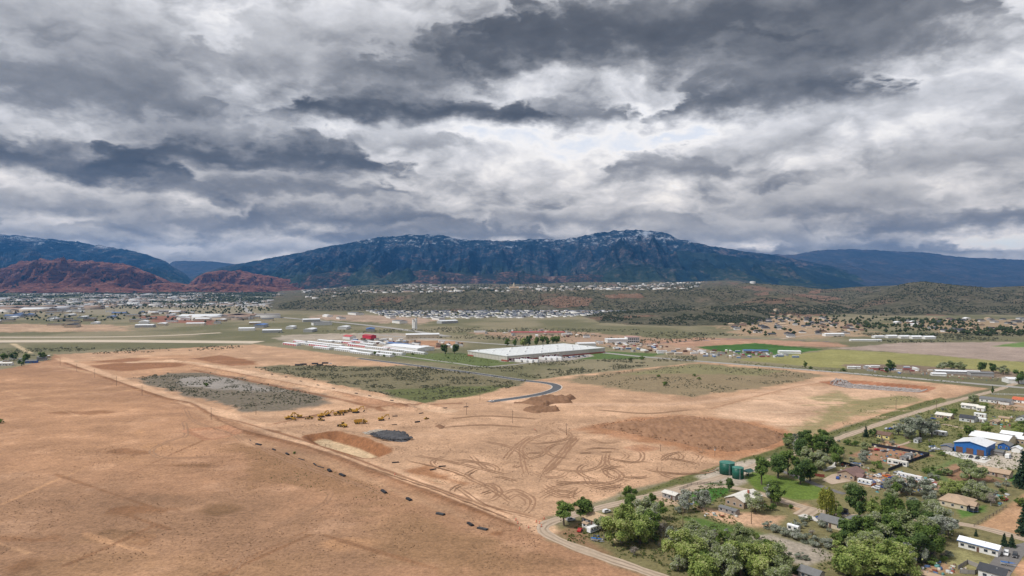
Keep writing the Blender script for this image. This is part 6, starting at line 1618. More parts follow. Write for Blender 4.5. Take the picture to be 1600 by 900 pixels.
def car(px, py, rz, kind, colour, label, group=None, z=None):
    x, y = G(px, py)
    key = (kind, colour)
    nm = {'suv': 'suv', 'pickup': 'pickup_truck', 'sedan': 'car'}[kind]
    if key in _car:
        t = copy_tree(_car[key])
    else:
        t = empty(nm, (0, 0, 0)); body, cab = car_mesh_parts(kind); w = .92
        bo = MB().prism(body, -w, w).build("body", PAINT[colour], t)
        c = MB(); c.prism(cab, -w+.1, w-.1); co = c.build("cabin", PAINT[colour], t)
        g = MB(); cz0, cz1 = cab[0][1]+.06, cab[2][1]-.1
        g.prism([(cab[0][0]+.25, cz0), (cab[1][0]-.15, cz0), (cab[2][0]-.02, cz1), (cab[3][0]+.12, cz1)], -w+.085, w-.085); g.build("side_window", M_GLS, co)
        ws = MB(); a0, a1 = cab[1], cab[2]; ws.add([(a0[0]+.01, -w+.16, a0[1]+.05), (a0[0]+.01, w-.16, a0[1]+.05), (a1[0]+.04, w-.2, a1[1]-.06), (a1[0]+.04, -w+.2, a1[1]-.06)], [(0,1,2,3)]); ws.build("windshield", M_GLS, co)
        for xx in (-1.4, 1.45):
            for yy in (-.85, .85): wheel(t, xx, yy, .33, .22)
        for yy in (-.65, .65): MB().box(body[1][0]-.02, body[1][0]+.06, yy-.18, yy+.18, .58, .72).build("headlight", M_WHITEP, bo)
        _car[key] = t
    t.location = (x, y, gz(x, y)+.09); t.rotation_euler = (0, 0, rz)
    tag(t, label, {'suv': 'suv', 'pickup': 'pickup truck', 'sedan': 'car'}[kind], group or "parked vehicles"); return t
for a in ((892,814,R(20),'suv','silver',"silver car under the trees at the lane's bend"), (906,830,R(70),'sedan','red',"red car beside the tiny white garden shed"), (948,801,R(30),'suv','white',"white car behind the straw-roofed house"),
          (952,827,R(0),'sedan','red',"red car half hidden under the tree by the straw-roofed house"), (1282,811,V_,'sedan','blue',"blue car parked before the half-hidden cream house"), (1309,748,R(60),'sedan','blue',"dark blue car in front of the maroon-roofed house"),
          (1517,715,R(220),'sedan','black',"black car, left of three in front of the blue workshop"), (1527,717,R(220),'sedan','black',"black car, middle of three in front of the blue workshop"), (1539,718,R(210),'suv','white',"white car, right of three in front of the blue workshop"),
          (1572,867,R(230),'suv','white',"white car on the dark drive by the white mobile home"), (1586,870,R(230),'suv','black',"black car on the dark drive by the white mobile home"), (1371,679,R(30),'suv','silver',"silver car beside the yellow house's left wall"),
          (1386,671,R(30),'sedan','silver',"silver car on the dirt patch behind the yellow house"), (1392,671,R(20),'sedan','blue',"blue car on the dirt patch behind the yellow house"), (1400,669,R(10),'suv','white',"white car beside the big silver olive tree"),
          (1458,655,R(-30),'sedan','blue',"blue car before the tan house nearest the lane"), (1371,704,R(0),'sedan','red',"red car inside the fenced dirt yard"), (1382,706,R(10),'sedan','grey',"grey car inside the fenced dirt yard"),
          (768,628,R(10),'pickup','white',"white pickup truck at the end of the new curved road"), (516,569,R(20),'pickup','white',"white truck in the far store yard of the site"), (1322,809,R(40),'sedan','tan',"tan car on the gravel drive beside the willow"),
          (1576,713,R(80),'suv','black',"black suv on the gravel yard right of the blue workshop"), (1462,703,R(-10),'pickup','white',"white pickup on the grass left of the blue workshop"), (1456,706,R(10),'sedan','grey',"grey car on the grass left of the blue workshop"),
          (1415,882,R(20),'pickup','grey',"grey pickup beside the long tan-roofed shed"), (1570,782,R(30),'sedan','red',"red car by the rubble above the bare dirt lot")):
    car(*a)
# dock cars
for i in range(16):
    x, y = at_wh(96+i*3.3, -15 - (i % 2)*8)
    k = (('sedan','silver'),('suv','white'),('sedan','black'),('sedan','blue'),('suv','black'))[i % 5]
    t = car(1000, 800, WHA+R(90), k[0], k[1], "small car in the warehouse car park right of the docks", "cars in the warehouse car park"); t.location = (x, y, .09)
# junk lot
jr_ = random.Random(5); jl = GP([(1352,748),(1372,741),(1410,739),(1472,757),(1452,768),(1428,771),(1360,764)]); spots_j = []
xs = [p[0] for p in jl]; ys = [p[1] for p in jl]
cols = ['white', 'white', 'silver', 'teal', 'orange', 'blue', 'red', 'tan', 'grey', 'white']
while len(spots_j) < 58:
    x, y = jr_.uniform(min(xs), max(xs)), jr_.uniform(min(ys), max(ys))
    if poly_sd(np.array([x]), np.array([y]), jl)[0] < 1 or any((a-x)**2+(b-y)**2 < 13 for a, b in spots_j):
        if jr_.random() < .0005: break
        continue
    spots_j.append((x, y)); k = jr_.choice(('sedan', 'sedan', 'suv', 'pickup')); c_ = jr_.choice(cols)
    t = car(1000, 800, R(40)+jr_.choice((0, R(90), R(75)))+jr_.uniform(-.3, .3), k, c_, "%s %s among the wrecks crowding the junk lot" % (c_, {'sedan': 'car', 'suv': 'suv', 'pickup': 'pickup truck'}[k]), "wrecks in the junk lot"); t.location = (x, y, .05)
def camper(px, py, l, rz, label, blue=True):
    x, y = G(px, py); t = empty("camper_trailer", (x, y, 0), rz)
    b = MB(); b.prism([(-l/2, .5), (l/2-.6, .5), (l/2, 1.3), (l/2-.2, 2.9), (-l/2+.2, 3.0), (-l/2, 2.6)], -1.2, 1.2); bo = b.build("body", M_WHITEP, t)
    b = MB(); b.box(-l/2+.3, l/2-.6, -1.225, -1.205, 1.1, 1.4); b.build("stripe", TR_B, bo)
    for k in range(3): b = MB(); b.box(-l/2+.8+k*l*.28, -l/2+1.7+k*l*.28, -1.23, -1.207, 1.6, 2.3); b.build("window", M_GLS, bo)
    for yy in (-1.0, 1.0): wheel(t, -.3, yy, .36, .25)
    b = MB(); b.cbox(l/2+.6, 0, .5, 1.4, .15, .12); b.build("hitch", M_BLK, t)
    tag(t, label, "camper trailer", "camper trailers"); return t
camper(927,831,6.5,U,"white camper trailer parked before the straw-roofed house")
camper(1415,747,9,V_,"long white camper, left of two at the junk lot's back"); camper(1428,750,9,V_,"long white camper, right of two at the junk lot's back")
camper(1575,716,5,U,"dark-windowed camper on the gravel beside the black suv"); camper(1352,757,8,V_,"white camper at the junk lot's corner by the maroon roof")
def boat(px, py, rz, label):
    x, y = G(px, py); t = empty("boat", (x, y, 0), rz)
    b = MB(); b.add([(-2.6,-.9,1.4),(-2.6,.9,1.4),(-2.5,.6,.6),(-2.5,-.6,.6),(1.2,-.95,1.45),(1.2,.95,1.45),(1.0,.4,.6),(1.0,-.4,.6),(2.9,0,1.6)], [(0,1,2,3),(0,3,7,4),(1,5,6,2),(3,2,6,7),(4,7,8),(5,8,6),(7,6,8)]); b.build("hull", M_WHITEP, t)
    b = MB(); b.add([(-2.6,-.9,1.41),(1.2,-.95,1.46),(2.85,0,1.61),(1.2,.95,1.46),(-2.6,.9,1.41)], [(0,1,2,3,4)]); b.build("deck", TR_B, t)
    b = MB(); b.prism([(.1,1.45),(.5,1.45),(.2,1.95)], -.7, .7); b.build("windshield", M_GLS, t)
    b = MB(); b.cbox(0, 0, .45, 5.2, .9, .12); b.cbox(3.2, 0, .45, 1.4, .12, .1); b.build("trailer_frame", M_STEEL, t)
    for yy in (-.8, .8): wheel(t, -.6, yy, .33, .2)
    tag(t, label, "boat"); return t
boat(932,846,R(-25),"white and blue boat on a trailer beside the lane's bend"); boat(1575,884,R(-30),"small boat on a trailer below the dark drive"); boat(1340,727,R(-20),"teal-decked boat behind the maroon-roofed house"); boat(1457,700,R(10),"white boat on the grass left of the blue workshop")
# ================================================================== TREES
L_GREEN = leaf_mat("cottonwood_leaf", (0.075, 0.120, 0.031), (0.154, 0.232, 0.054), (0.304, 0.398, 0.101))
L_DARK = leaf_mat("elm_leaf", (0.062, 0.105, 0.035), (0.128, 0.200, 0.058), (0.235, 0.327, 0.094))
L_LIME = leaf_mat("spring_leaf", (0.170, 0.237, 0.066), (0.347, 0.430, 0.112), (0.515, 0.515, 0.248))
L_OLIVE = leaf_mat("silver_olive_leaf", (0.182, 0.214, 0.140), (0.351, 0.384, 0.277), (0.557, 0.557, 0.521))
L_BARE = leaf_mat("bare_twig", (0.206, 0.173, 0.147), (0.345, 0.301, 0.260), (0.546, 0.501, 0.433))
L_WILLOW = leaf_mat("willow_leaf", (0.161, 0.179, 0.030), (0.309, 0.309, 0.053), (0.508, 0.469, 0.113))
L_CON = leaf_mat("spruce_needle", (0.025, 0.054, 0.029), (0.054, 0.095, 0.049), (0.104, 0.154, 0.079))
L_MIX = leaf_mat("mixed_leaf", (0.163, 0.218, 0.081), (0.347, 0.399, 0.163), (0.515, 0.515, 0.436))
M_BARK = mat("bark", (.12, .095, .072)); M_BARKP = mat("pale_bark", (.30, .27, .23))
def quads_at(c, nrm_seed, size, r):
    """small leaf sprays as randomly tilted quads"""
    n = len(c)
    # leaves turn their faces outwards and up to the light
    out = c - np.array([0, 0, c[:, 2].mean()*.8]); out /= np.linalg.norm(out, axis=1)[:, None]+1e-6
    nrm = out*.8 + np.array([0, 0, .55]) + r.normal(0, .55, (n, 3)); nrm /= np.linalg.norm(nrm, axis=1)[:, None]
    a = r.normal(size=(n, 3)); a -= (a*nrm).sum(1)[:, None]*nrm; a /= np.linalg.norm(a, axis=1)[:, None]
    b = np.cross(nrm, a)
    s = size*r.uniform(.6, 1.4, (n, 1)); t = s*r.uniform(.5, .9, (n, 1))
    V = np.stack([c - a*s, c + b*t, c + a*s, c - b*t], 1)
    return V.reshape(-1, 3), np.arange(n*4).reshape(n, 4)
def crown_mesh(name, kind, seed, m):
    """crown for a tree 10 m high"""
    r = np.random.default_rng(seed); C = []
    if kind == 'conifer':
        for k in range(26):
            z = 1.0 + 9.0*k/26; rad = 2.5*(1-k/26)**.85 + .15
            for j in range(max(4, int(11*(1-k/30)))):
                th = r.uniform(0, 6.28); L = rad*r.uniform(.75, 1.12); n = int(9*L)+3
                f = r.uniform(.1, 1, n)
                C.append(np.stack([np.cos(th)*L*f, np.sin(th)*L*f, z - .28*L*f + r.normal(0, .12, n)], 1) + r.normal(0, .14, (n, 3)))
        C = np.concatenate(C); size = .30
    elif kind == 'willow':
        for k in range(110):
            th = r.uniform(0, 6.28); R0 = 2.9*math.sqrt(r.uniform(.05, 1)); top = 9.6 - .28*R0**2 + r.normal(0, .4); bot = r.uniform(1.2, 4.5)
            n = 26; f = np.linspace(0, 1, n)
            rr_ = R0*(1 + .25*np.sin(f*2))
            C.append(np.stack([np.cos(th)*rr_, np.sin(th)*rr_, top + (bot-top)*f], 1) + r.normal(0, .16, (n, 3)))
        C = np.concatenate(C); size = .27
    else:
        lobes = {'round': 21, 'tall': 18, 'spread': 26, 'shrub': 14, 'bare': 15}[kind]
        wx = {'round': 3.4, 'tall': 2.2, 'spread': 4.6, 'shrub': 4.4, 'bare': 3.6}[kind]
        zc, zr = {'round': (5.5, 4.0), 'tall': (5.6, 4.1), 'spread': (5.3, 4.2), 'shrub': (4.2, 4.6), 'bare': (5.4, 4.0)}[kind]
        for k in range(lobes):
            d = r.normal(size=3); d /= np.linalg.norm(d); f = r.uniform(.40, 1.08)
            cen = np.array([d[0]*wx*f, d[1]*wx*f, zc + d[2]*zr*f*.9]); lr = r.uniform(.6, 1.6)*(wx/3.4)**.5
            n = int((210 if kind != 'bare' else 80)*lr**1.6)
            p = r.normal(size=(n, 3)); p /= np.linalg.norm(p, axis=1)[:, None]; p *= (lr*r.uniform(.25, 1.30, n)**.7)[:, None]
            p[:, 2] *= .75
            C.append((cen + p)[(p[:, 2] > -.55*lr) | (r.uniform(size=n) < .75)])
        C.append(np.stack([r.normal(0, wx*.42, 160), r.normal(0, wx*.42, 160), r.normal(zc, zr*.4, 160)], 1))
        C = np.concatenate(C); C = C[C[:, 2] > .25]; size = .27 if kind != 'bare' else .20
    V, F = quads_at(C, seed, size, r)
    return np_mesh(name, V, F, m)
def trunk_mesh(kind, seed, m):
    r = random.Random(seed); b = MB()
    if kind == 'conifer':
        b.cyl((0, 0, -.4), (0, 0, 9.5), .26, .04, 7)
    else:
        h0 = 3.0 if kind != 'shrub' else 1.2
        lean = (r.uniform(-.4, .4), r.uniform(-.4, .4))
        b.cyl((0, 0, -.5), (lean[0], lean[1], h0), .42, .28, 8)
        for k in range(6 if kind != 'bare' else 14):
            th = 2*math.pi*k/6 + r.uniform(-.4, .4); o = r.uniform(1.2, 2.8); z1 = r.uniform(5.5, 8.5)
            p1 = (lean[0]+math.cos(th)*o*.55, lean[1]+math.sin(th)*o*.55, h0+(z1-h0)*.5); p2 = (lean[0]+math.cos(th)*o, lean[1]+math.sin(th)*o, z1)
            b.cyl((lean[0], lean[1], h0-.3), p1, .19, .12, 6, False); b.cyl(p1, p2, .12, .03, 5, False)
    return b.mesh("trunk", m)
SPEC = {}
for code, kind, m, bark, nv in (('G', 'round', L_GREEN, M_BARK, 3), ('D', 'round', L_DARK, M_BARK, 2), ('L', 'spread', L_LIME, M_BARK, 3), ('O', 'round', L_OLIVE, M_BARK, 3), ('S', 'shrub', L_GREEN, M_BARK, 2),
                                ('H', 'shrub', L_OLIVE, M_BARK, 2), ('B', 'bare', L_BARE, M_BARKP, 2), ('Y', 'willow', L_WILLOW, M_BARK, 1), ('C', 'conifer', L_CON, M_BARK, 2), ('T', 'tall', L_GREEN, M_BARK, 2), ('M', 'spread', L_MIX, M_BARK, 3)):
    SPEC[code] = [(crown_mesh("crown", kind, 100+ord(code)*7+i, m), trunk_mesh(kind, ord(code)+i, bark)) for i in range(nv)]
KIND_NAME = {'G': ("cottonwood_tree", "green leafy tree"), 'D': ("elm_tree", "dark green leafy tree"), 'L': ("spring_tree", "bright yellow-green spreading tree"), 'O': ("olive_tree", "silver-grey olive tree"), 'S': ("green_shrub", "green rounded shrub"),
             'H': ("olive_shrub", "silver-grey olive shrub"), 'B': ("bare_tree", "bare grey-twigged tree"), 'Y': ("willow_tree", "yellow-green weeping willow"), 'C': ("spruce_tree", "dark spruce"), 'T': ("poplar_tree", "narrow green tree"), 'M': ("mixed_tree", "half-leafed grey-green tree")}
tr2 = random.Random(77)
def tree(code, px, py, h, wf, where, group="trees in the hamlet"):
    x, y = G(px, py); nm, desc = KIND_NAME[code]
    t = empty(nm, (x, y, gz(x, y)), tr2.uniform(0, 6.28)); s = h/10.0
    t.scale = (s*wf, s*wf, s)
    cm, tm = tr2.choice(SPEC[code])
    for n_, me_ in (("trunk", tm), ("crown", cm)):
        o = link(n_, me_, t)
    tag(t, desc + " " + where, "shrub" if code in 'SH' else "tree", group); return t
TREES = [
 ('G',881,821,12,1.15,"at the outer bend of the lane"), ('G',915,813,12.5,1.15,"behind the parked silver car at the lane's bend"), ('G',984,790,11,1.0,"beside the lane left of the small white-roofed shed"), ('G',1018,789,7,1.0,"by the lane just before the white-roofed shed"),
 ('L',972,852,19,.85,"forming the front of the wood below the straw-roofed house"), ('L',1000,850,18,.85,"in the middle of the wood below the straw-roofed house"), ('M',1010,826,15,.9,"at the back of the wood beside the weedy slope"), ('G',1018,838,13,.9,"at the right end of the wood by the weedy slope"),
 ('M',940,830,8.5,.8,"in front of the straw-roofed house"), ('B',1033,838,9,.8,"with white stems at the wood's right edge"), ('S',1024,846,4.5,.9,"under the bare white-stemmed tree"),
 ('L',1062,884,16,.9,"by the lane near the bottom edge, tallest of its clump"), ('L',1086,880,15,.9,"second in the clump by the lane near the bottom"), ('M',1105,868,11,.9,"grey with dry twigs in the middle bottom thicket"), ('B',1112,850,8,1.0,"in the weeds above the bottom thicket"), ('S',1118,850,8,.9,"at the top of the bottom thicket"), ('S',1135,846,7,1.0,"left of the gravel patch"), ('B',1148,846,5,1.0,"at the gravel patch's left end"),
 ('L',1100,912,15,.95,"cut by the bottom edge, left in the thicket"), ('M',1130,908,15,.95,"cut by the bottom edge, second in the thicket"), ('L',1158,900,15,1.0,"in the thicket below the gravel patch, left"), ('L',1190,905,15,1.0,"in the thicket below the gravel patch, middle"), ('M',1212,898,13,1.0,"in the thicket below the gravel patch, right"), ('D',1085,900,6,.8,"low and dark at the lane's edge near the bottom"), ('L',1140,882,12,1.0,"behind the front row of the bottom thicket"), ('M',1175,878,11,1.0,"touching the gravel patch's near edge"),
 ('O',1070,800,12,.95,"leaning, left of two behind the weedy slope"), ('O',1096,796,12,.95,"right of two behind the weedy slope"), ('H',1060,802,5,1.0,"low beside the two silver olives"),
 ('D',1139,768,9,.75,"small and dense in front of the green tanks"), ('M',1180,801,11,.9,"before the stone house's right end"), ('S',1196,797,5,.9,"left of a pair beside the stone house"), ('S',1208,797,5,.9,"right of a pair beside the stone house"), ('G',1214,790,14,.85,"on the bright lawn's left corner"), ('O',1205,785,12,.8,"with pale leaves on the bright lawn's left corner"),
 ('G',1190,757,17,.8,"right of the dark green pavilion"), ('D',1215,747,17,1.0,"tall in the row along the lane, beside the pavilion tree"), ('G',1232,742,16,1.0,"in the row along the lane above the bright lawn"), ('D',1250,757,16,.95,"at the bright lawn's upper edge"), ('G',1266,752,14,.9,"right end of the row above the bright lawn"),
 ('D',1252,722,18,.9,"first of the dense grove by the lane"), ('G',1272,718,18,.9,"second of the dense grove by the lane"), ('D',1292,716,17,.9,"third of the dense grove by the lane"), ('M',1262,730,13,.9,"in front of the dense grove, left"), ('M',1284,734,12,1.0,"in front of the dense grove, middle"), ('G',1306,728,14,.9,"right end of the dense grove"), ('O',1246,712,13,.7,"with pale crown behind the dense grove"),
 ('S',1324,695,6,1.1,"left of two bushes beside the lane above the yard"), ('S',1337,697,5.5,1.1,"right of two bushes beside the lane above the yard"), ('O',1349,724,9,1.25,"round in the dirt yard's left corner"), ('S',1371,732,7,1.0,"beside the round olive in the dirt yard"), ('M',1352,704,6,1.3,"low behind the round olive in the dirt yard"),
 ('C',1353,683,9,1.0,"left of the yellow house"), ('D',1364,683,7,1.0,"between the spruce and the yellow house"), ('O',1418,686,19,1.0,"left of the huge olives behind the yellow house"), ('O',1438,683,20,1.0,"tallest of the huge olives behind the yellow house"), ('O',1456,682,15,1.0,"right of the huge olives behind the yellow house"), ('O',1404,680,12,.9,"smallest of the huge olives' group beside the white car"),
 ('T',1515,687,13,1.15,"right of a small bush behind the blue workshop"), ('S',1500,684,5,.8,"left of the narrow tree behind the blue workshop"), ('L',1541,677,9,.9,"beside the track above the cream hall"), ('L',1592,680,10,1.1,"right of the track above the small tan building"), ('G',1598,672,8,1.1,"at the right edge above the small tan building"),
 ('S',1490,647,7,1.1,"behind the tan house nearest the lane"), ('L',1538,641,8,.9,"between the pale-roofed white house and its shed"), ('M',1521,630,9,1.0,"with open crown by the lane's far end"), ('T',1551,616,6,1.0,"small and upright by the white rail fence"), ('S',1465,647,4,1.2,"on the verge beside the utility pole"), ('H',1474,641,4,1.3,"grey on the verge above the tan house"),
 ('M',1517,751,13,1.15,"very round, on the yard below the blue workshop"), ('C',1599,762,22,.95,"tall at the right edge below the blue workshop"), ('C',1602,836,17,1.0,"at the right edge of the bare dirt lot"), ('S',1598,792,7,1.0,"at the right edge above the bare dirt lot"), ('S',1473,712,4,1.3,"at the concrete apron's left corner"),
 ('Y',1292,808,16,.8,"in front of the gravel drive"), ('L',1304,810,10,.7,"beside the weeping willow"), ('D',1343,812,19,.75,"tallest of the lawn row right of the willow"), ('L',1364,816,14,.75,"second of the lawn row right of the willow"), ('G',1383,818,16,.75,"third of the lawn row right of the willow"), ('G',1405,824,14,.9,"fourth of the lawn row right of the willow"), ('D',1425,822,14,.9,"at the lawn row's right end before the hip-roofed house"), ('M',1450,812,12,.9,"left of the hip-roofed house"), ('M',1462,822,13,.9,"below the hip-roofed house's left end"),
 ('D',1332,858,15,.9,"on the left of the central wood behind the grey-roofed house"), ('G',1352,856,15,.95,"second across the central wood's upper row"), ('M',1372,850,14,1.0,"third across the central wood's upper row"), ('G',1394,852,15,1.0,"fourth across the central wood's upper row"), ('M',1416,850,15,1.0,"fifth across the central wood's upper row"), ('M',1436,852,14,1.0,"sixth across the central wood's upper row"), ('O',1462,846,13,1.0,"at the central wood's right end beside the road"), ('O',1482,838,11,1.0,"low-branched beside the road at the wood's right end"), ('G',1454,872,16,.95,"facing the mobile home's lawn"), ('D',1436,878,14,.9,"left of the tree facing the mobile home's lawn"), ('O',1424,890,8,.9,"at the wood's lower right edge by the junk"), ('O',1442,880,8,.8,"small before the wood's right front"),
 ('L',1330,900,15,1.1,"at the bottom edge, left in the central wood"), ('L',1358,896,16,1.1,"at the bottom edge, second in the central wood"), ('L',1385,902,15,1.1,"at the bottom edge, third in the central wood"), ('L',1405,900,14,1.0,"at the bottom edge, right in the central wood"), ('B',1322,890,8,1.2,"at the central wood's lower left corner"), ('M',1345,876,13,1.0,"in the middle of the central wood, left"), ('M',1376,878,13,1.0,"in the middle of the central wood, centre"), ('G',1404,880,13,1.0,"in the middle of the central wood, right"),
 ('H',1212,832,5.5,1.2,"first of the silver hedge beside the white camper"), ('H',1227,838,5.5,1.2,"second of the silver hedge, just past the white camper"), ('H',1244,843,6,1.2,"third of the silver hedge"), ('H',1260,848,6,1.2,"fourth of the silver hedge"), ('H',1277,853,6,1.2,"fifth of the silver hedge"), ('H',1294,857,6.5,1.2,"sixth of the silver hedge"), ('S',1309,850,6,1.2,"at the silver hedge's right end by the grey-roofed house"), ('H',1200,826,5,1.2,"leftmost of the silver hedge"),
 ('M',1212,915,11,1.1,"at the bottom edge left of the maroon-roofed shed"), ('S',1245,895,4,1.2,"low beside the gravel patch's near end"), ('G',1236,795,2.6,1.4,"clipped low beside the gravel drive"), ('G',1316,828,5,.9,"against the cream house's front wall"),
 ('L',1478,776,9,1.0,"left in the row behind the hip-roofed house"), ('L',1492,772,10,1.0,"second in the row behind the hip-roofed house"), ('L',1506,773,10,1.0,"third in the row behind the hip-roofed house"), ('M',1522,780,11,1.0,"fourth in the row behind the hip-roofed house"), ('M',1536,784,10,.9,"right in the row behind the hip-roofed house"), ('B',1444,775,6,1.2,"left of the bare hedge by the junk lot"), ('B',1458,776,6,1.2,"middle of the bare hedge by the junk lot"), ('B',1470,775,6,1.2,"right of the bare hedge by the junk lot"), ('B',1548,790,8,.9,"beside the wire fence of the dirt lot"),
 ('C',1569,853,6,1.1,"left of two small ones behind the mobile home"), ('C',1581,855,6,1.1,"right of two small ones behind the mobile home"), ('C',1525,838,3.5,1.0,"tiny above the mobile home's roof"), ('M',1330,772,8,1.0,"before the junk lot's near corner"), ('G',1400,775,8,1.0,"at the junk lot's near edge"), ('S',1364,738,3.5,1.2,"beside the orange scrap by the maroon roof"),
]
for a in TREES: tree(*a)
FAR = [('G',6,566,14,1.1,"leftmost of the clump at the picture's left edge"), ('D',22,563,13,1.2,"second of the clump at the picture's left edge"), ('G',40,566,14,1.1,"beside the blue building in the left clump"), ('G',66,563,13,1.1,"right end of the clump at the left edge"), ('D',34,572,11,1.1,"in front of the blue building in the left clump"),
       ('D',696,553,18,1.0,"left of the round pair beside the warehouse"), ('D',710,553,18,1.0,"right of the round pair beside the warehouse"), ('G',792,541,16,.9,"leftmost of the row behind the warehouse"), ('G',804,541,14,.9,"second in the row behind the warehouse"), ('L',818,541,16,1.0,"yellowish third in the row behind the warehouse"), ('D',826,541,22,.9,"tallest in the row behind the warehouse"), ('G',838,540,18,.8,"fifth in the row behind the warehouse"), ('G',848,540,19,.8,"sixth in the row behind the warehouse"), ('G',856,540,18,.8,"seventh in the row behind the warehouse"), ('G',864,540,18,.8,"eighth in the row behind the warehouse"), ('G',870,540,19,.9,"last in the row behind the warehouse"),
       ('T',586,556,9,1.2,"alone at the storage yard's near corner"), ('S',600,557,5,1.2,"left of a small row by the storage yard"), ('S',615,556,6,1.2,"middle of a small row by the storage yard"), ('S',645,555,5,1.2,"right of a small row by the storage yard"), ('S',700,560,4,1.3,"dark red-leaved beside the warehouse lawn"),
       ('S',1039,602,6,1.2,"dense, alone in the middle of the right sage block"), ('S',1029,589,4.5,1.3,"pale, behind the dense bush in the right sage block"), ('S',1085,588,4.5,1.2,"left of a pair in the right sage block"), ('S',1092,593,4,1.4,"right of a pair in the right sage block"), ('S',1004,562,8,1.2,"on the verge left of the bend in the highway"), ('S',986,563,6,1.0,"smaller, on the verge left of the bend in the highway"),
       ('T',1258,576,12,.8,"thin by the highway at the yellow field's edge"), ('S',1267,577,6,1.0,"right of the thin tree at the yellow field's edge"), ('S',1318,580,6,1.4,"grey-green by the highway before the farmyard"), ('D',1392,580,16,1.0,"tall in the roadside farmyard"), ('D',1386,583,9,1.0,"low beside the tall farmyard tree"), ('M',1472,578,12,1.2,"first in the row behind the cattle shed"), ('M',1486,577,12,1.0,"second in the row behind the cattle shed"), ('M',1502,579,12,1.2,"third in the row behind the cattle shed"), ('D',1532,581,15,1.1,"fourth in the row behind the cattle shed"), ('D',1552,583,14,1.1,"fifth in the row behind the cattle shed"), ('M',1568,585,12,1.1,"last in the row behind the cattle shed"), ('D',1592,600,18,.9,"at the right edge beside the white roadside barn"), ('C',1551,611,6,1.0,"small by the lane's far end"),
       ('S',322,604,6,1.2,"alone in the middle of the grey sage block"), ('S',460,709,2.2,1.2,"yellowish on the trench road between pipe bundles"), ('S',0,661,5,1.2,"alone in the bare field at the left edge"), ('S',1187,579,3,1.5,"low at the right sage block's upper edge")]
for a in FAR: tree(*a, group="trees on the open flat")

# the thickets fill up between the named trees
THICK = [([(958,800),(1000,790),(1030,812),(1040,845),(1000,862),(962,856)], 7, 'LMLGO', "filling the wood below the straw-roofed house", "filling trees of the straw-roofed house's wood"),
         ([(1040,850),(1100,830),(1170,845),(1235,878),(1230,910),(1060,905)], 15, 'LMLMGBO', "filling the thicket at the bottom edge", "filling trees of the bottom thicket"),
         ([(1318,830),(1400,826),(1485,832),(1470,868),(1430,895),(1320,905)], 17, 'LMGMOLD', "filling the central wood", "filling trees of the central wood"),
         ([(1228,690),(1300,668),(1320,715),(1290,742),(1235,735)], 8, 'GDMO', "filling the dense grove by the lane", "filling trees of the grove by the lane"),
         ([(1380,765),(1470,775),(1480,815),(1400,815)], 8, 'MLGO', "filling the strip left of the hip-roofed house", "filling trees left of the hip-roofed house")]
for P_, cnt, codes, where, grp in THICK:
    W_ = GP(P_); xs = [p[0] for p in W_]; ys = [p[1] for p in W_]; k = 0
    while k < cnt:
        x, y = tr2.uniform(min(xs), max(xs)), tr2.uniform(min(ys), max(ys))
        if poly_sd(np.array([x]), np.array([y]), W_)[0] < 0: continue
        t_ = tree(tr2.choice(codes), 1000, 800, tr2.uniform(6, 12.5), tr2.uniform(.8, 1.25), where, grp); t_.location = (x, y, gz(x, y)); k += 1
# low bushes between the yards
b_r = random.Random(31)
YARDS = [[(870,842),(960,800),(1060,778),(1060,800),(1150,830),(1060,880),(960,868)], [(1080,822),(1200,838),(1290,870),(1200,900),(1100,895)], [(1330,690),(1410,672),(1470,690),(1450,705)], [(1440,735),(1500,715),(1480,760),(1450,765)],
         [(1450,650),(1530,625),(1600,650),(1600,675),(1480,668)], [(1230,800),(1290,820),(1330,850),(1240,830)], [(1410,868),(1470,862),(1500,880),(1440,886)], [(1310,690),(1350,700),(1320,735),(1300,720)], [(1530,760),(1590,755),(1560,790),(1540,800)]]
YARD_AT = ['near the straw-roofed house', 'round the gravel patch', 'below the yellow house', 'between junk lot and workshop', 'among the upper hamlet houses', 'by the cream house', "by the mobile home's lawn", 'behind the maroon-roofed house', 'above the bare dirt lot']
for P_, at_ in zip(YARDS, YARD_AT):
    W_ = GP(P_); xs = [p[0] for p in W_]; ys = [p[1] for p in W_]; k = 0; tries = 0
    while k < 9 and tries < 400:
        tries += 1
        x, y = b_r.uniform(min(xs), max(xs)), b_r.uniform(min(ys), max(ys))
        if poly_sd(np.array([x]), np.array([y]), W_)[0] < 0: continue
        code = b_r.choice('SHHSBM'); h_ = b_r.uniform(2.0, 5.0)
        t_ = tree(code, 1000, 800, h_, b_r.uniform(.9, 1.4), "growing wild " + at_, "wild bushes between the yards")
        t_.location = (x, y, gz(x, y)); t_['category'] = 'bush'; k += 1
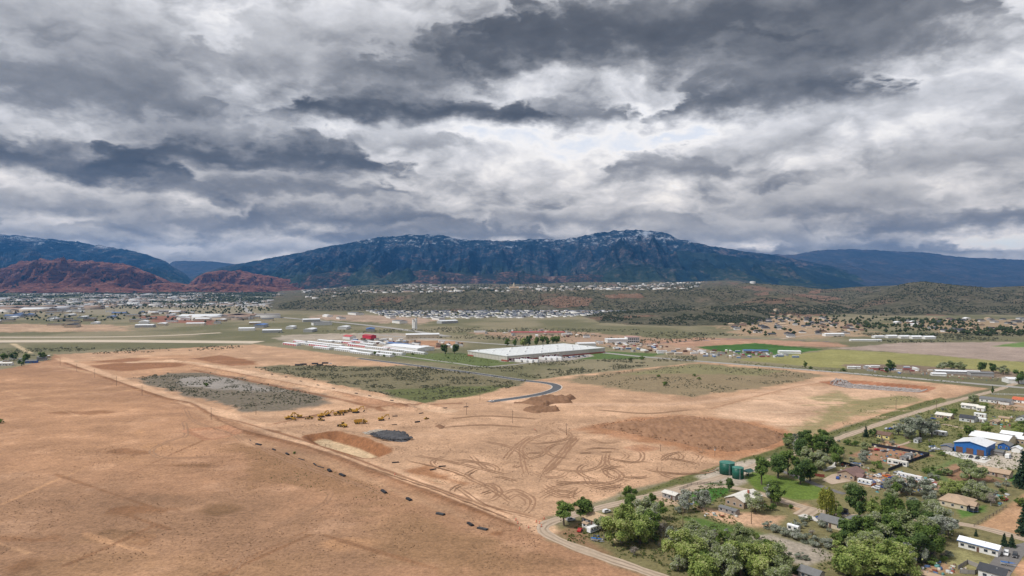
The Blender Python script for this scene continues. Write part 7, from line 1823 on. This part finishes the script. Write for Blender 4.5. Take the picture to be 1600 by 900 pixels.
# odds and ends lying about
def clutter():
    r = np.random.default_rng(8); V = []; F = []; Cc = []
    pal = np.array([(.6,.6,.58),(.5,.5,.5),(.1,.16,.3),(.34,.1,.07),(.42,.34,.22),(.07,.07,.075),(.24,.17,.11),(.55,.52,.45),(.12,.28,.27)])
    for quad, n in (([(1345,742),(1410,736),(1475,756),(1440,774),(1355,768)], 130), ([(1375,690),(1450,711),(1395,730),(1340,714)], 60), ([(1410,878),(1500,880),(1530,898),(1420,900)], 46), ([(1540,650),(1600,650),(1600,672),(1540,670)], 50),
                    ([(905,822),(960,812),(975,850),(930,848)], 26), ([(1310,722),(1360,726),(1352,742),(1312,734)], 40), ([(1400,577),(1560,590),(1556,597),(1400,584)], 60), ([(1545,775),(1580,770),(1560,795)], 24), ([(1060,780),(1160,796),(1150,812),(1090,806)], 18)):
        P = GP(quad); xs = [p[0] for p in P]; ys = [p[1] for p in P]
        x = r.uniform(min(xs), max(xs), n*5); y = r.uniform(min(ys), max(ys), n*5); ok = poly_sd(x, y, P) > 0
        for a, b in zip(x[ok][:n], y[ok][:n]):
            w, d_, h_ = r.uniform(.2, 1.1), r.uniform(.15, .7), r.uniform(.2, 1.1); th = r.uniform(0, 3.14); c_, s_ = math.cos(th), math.sin(th); o_ = len(V)
            sk = r.uniform(-.3, .3, (8, 2))
            for i_, (p, q_, e_) in enumerate([(-w,-d_,0),(w,-d_,0),(w,d_,0),(-w,d_,0),(-w,-d_,h_),(w,-d_,h_),(w,d_,h_),(-w,d_,h_)]):
                p += sk[i_, 0]*w; q_ += sk[i_, 1]*d_; V.append((a+p*c_-q_*s_, b+p*s_+q_*c_, e_))
            F += [tuple(i_+o_ for i_ in f_) for f_ in ((4,5,6,7),(0,1,5,4),(1,2,6,5),(2,3,7,6),(3,0,4,7))]
            Cc += [pal[r.integers(len(pal))]*r.uniform(.7, 1.2)]*5
    me = np_mesh("yard_clutter", np.array(V), np.array(F), attr_mat("odds_and_ends", "paint"))
    set_color(me, 'paint', np.repeat(np.array(Cc), 4, 0).astype(np.float32), 'CORNER')
    tag(link("yard_clutter", me), kind='stuff')
clutter()
# ================================================================== HAZE
hz = MB().box(-22500, 22500, -6500, 22600, -12, 1350)
hm = bpy.data.materials.new("air"); hm.use_nodes = True
ht = NT(hm.node_tree)
for nd in list(ht.n): ht.n.remove(nd)
ho = ht.node('ShaderNodeOutputMaterial'); hv = ht.node('ShaderNodeVolumePrincipled')
hv.inputs['Color'].default_value = (.12, .42, 1.0, 1)
hv.inputs['Density'].default_value = 3.0e-5
hv.inputs['Anisotropy'].default_value = 0.2
ht.l.new(hv.outputs[0], ho.inputs['Volume'])
haze = hz.build("haze", hm); tag(haze, kind='stuff')
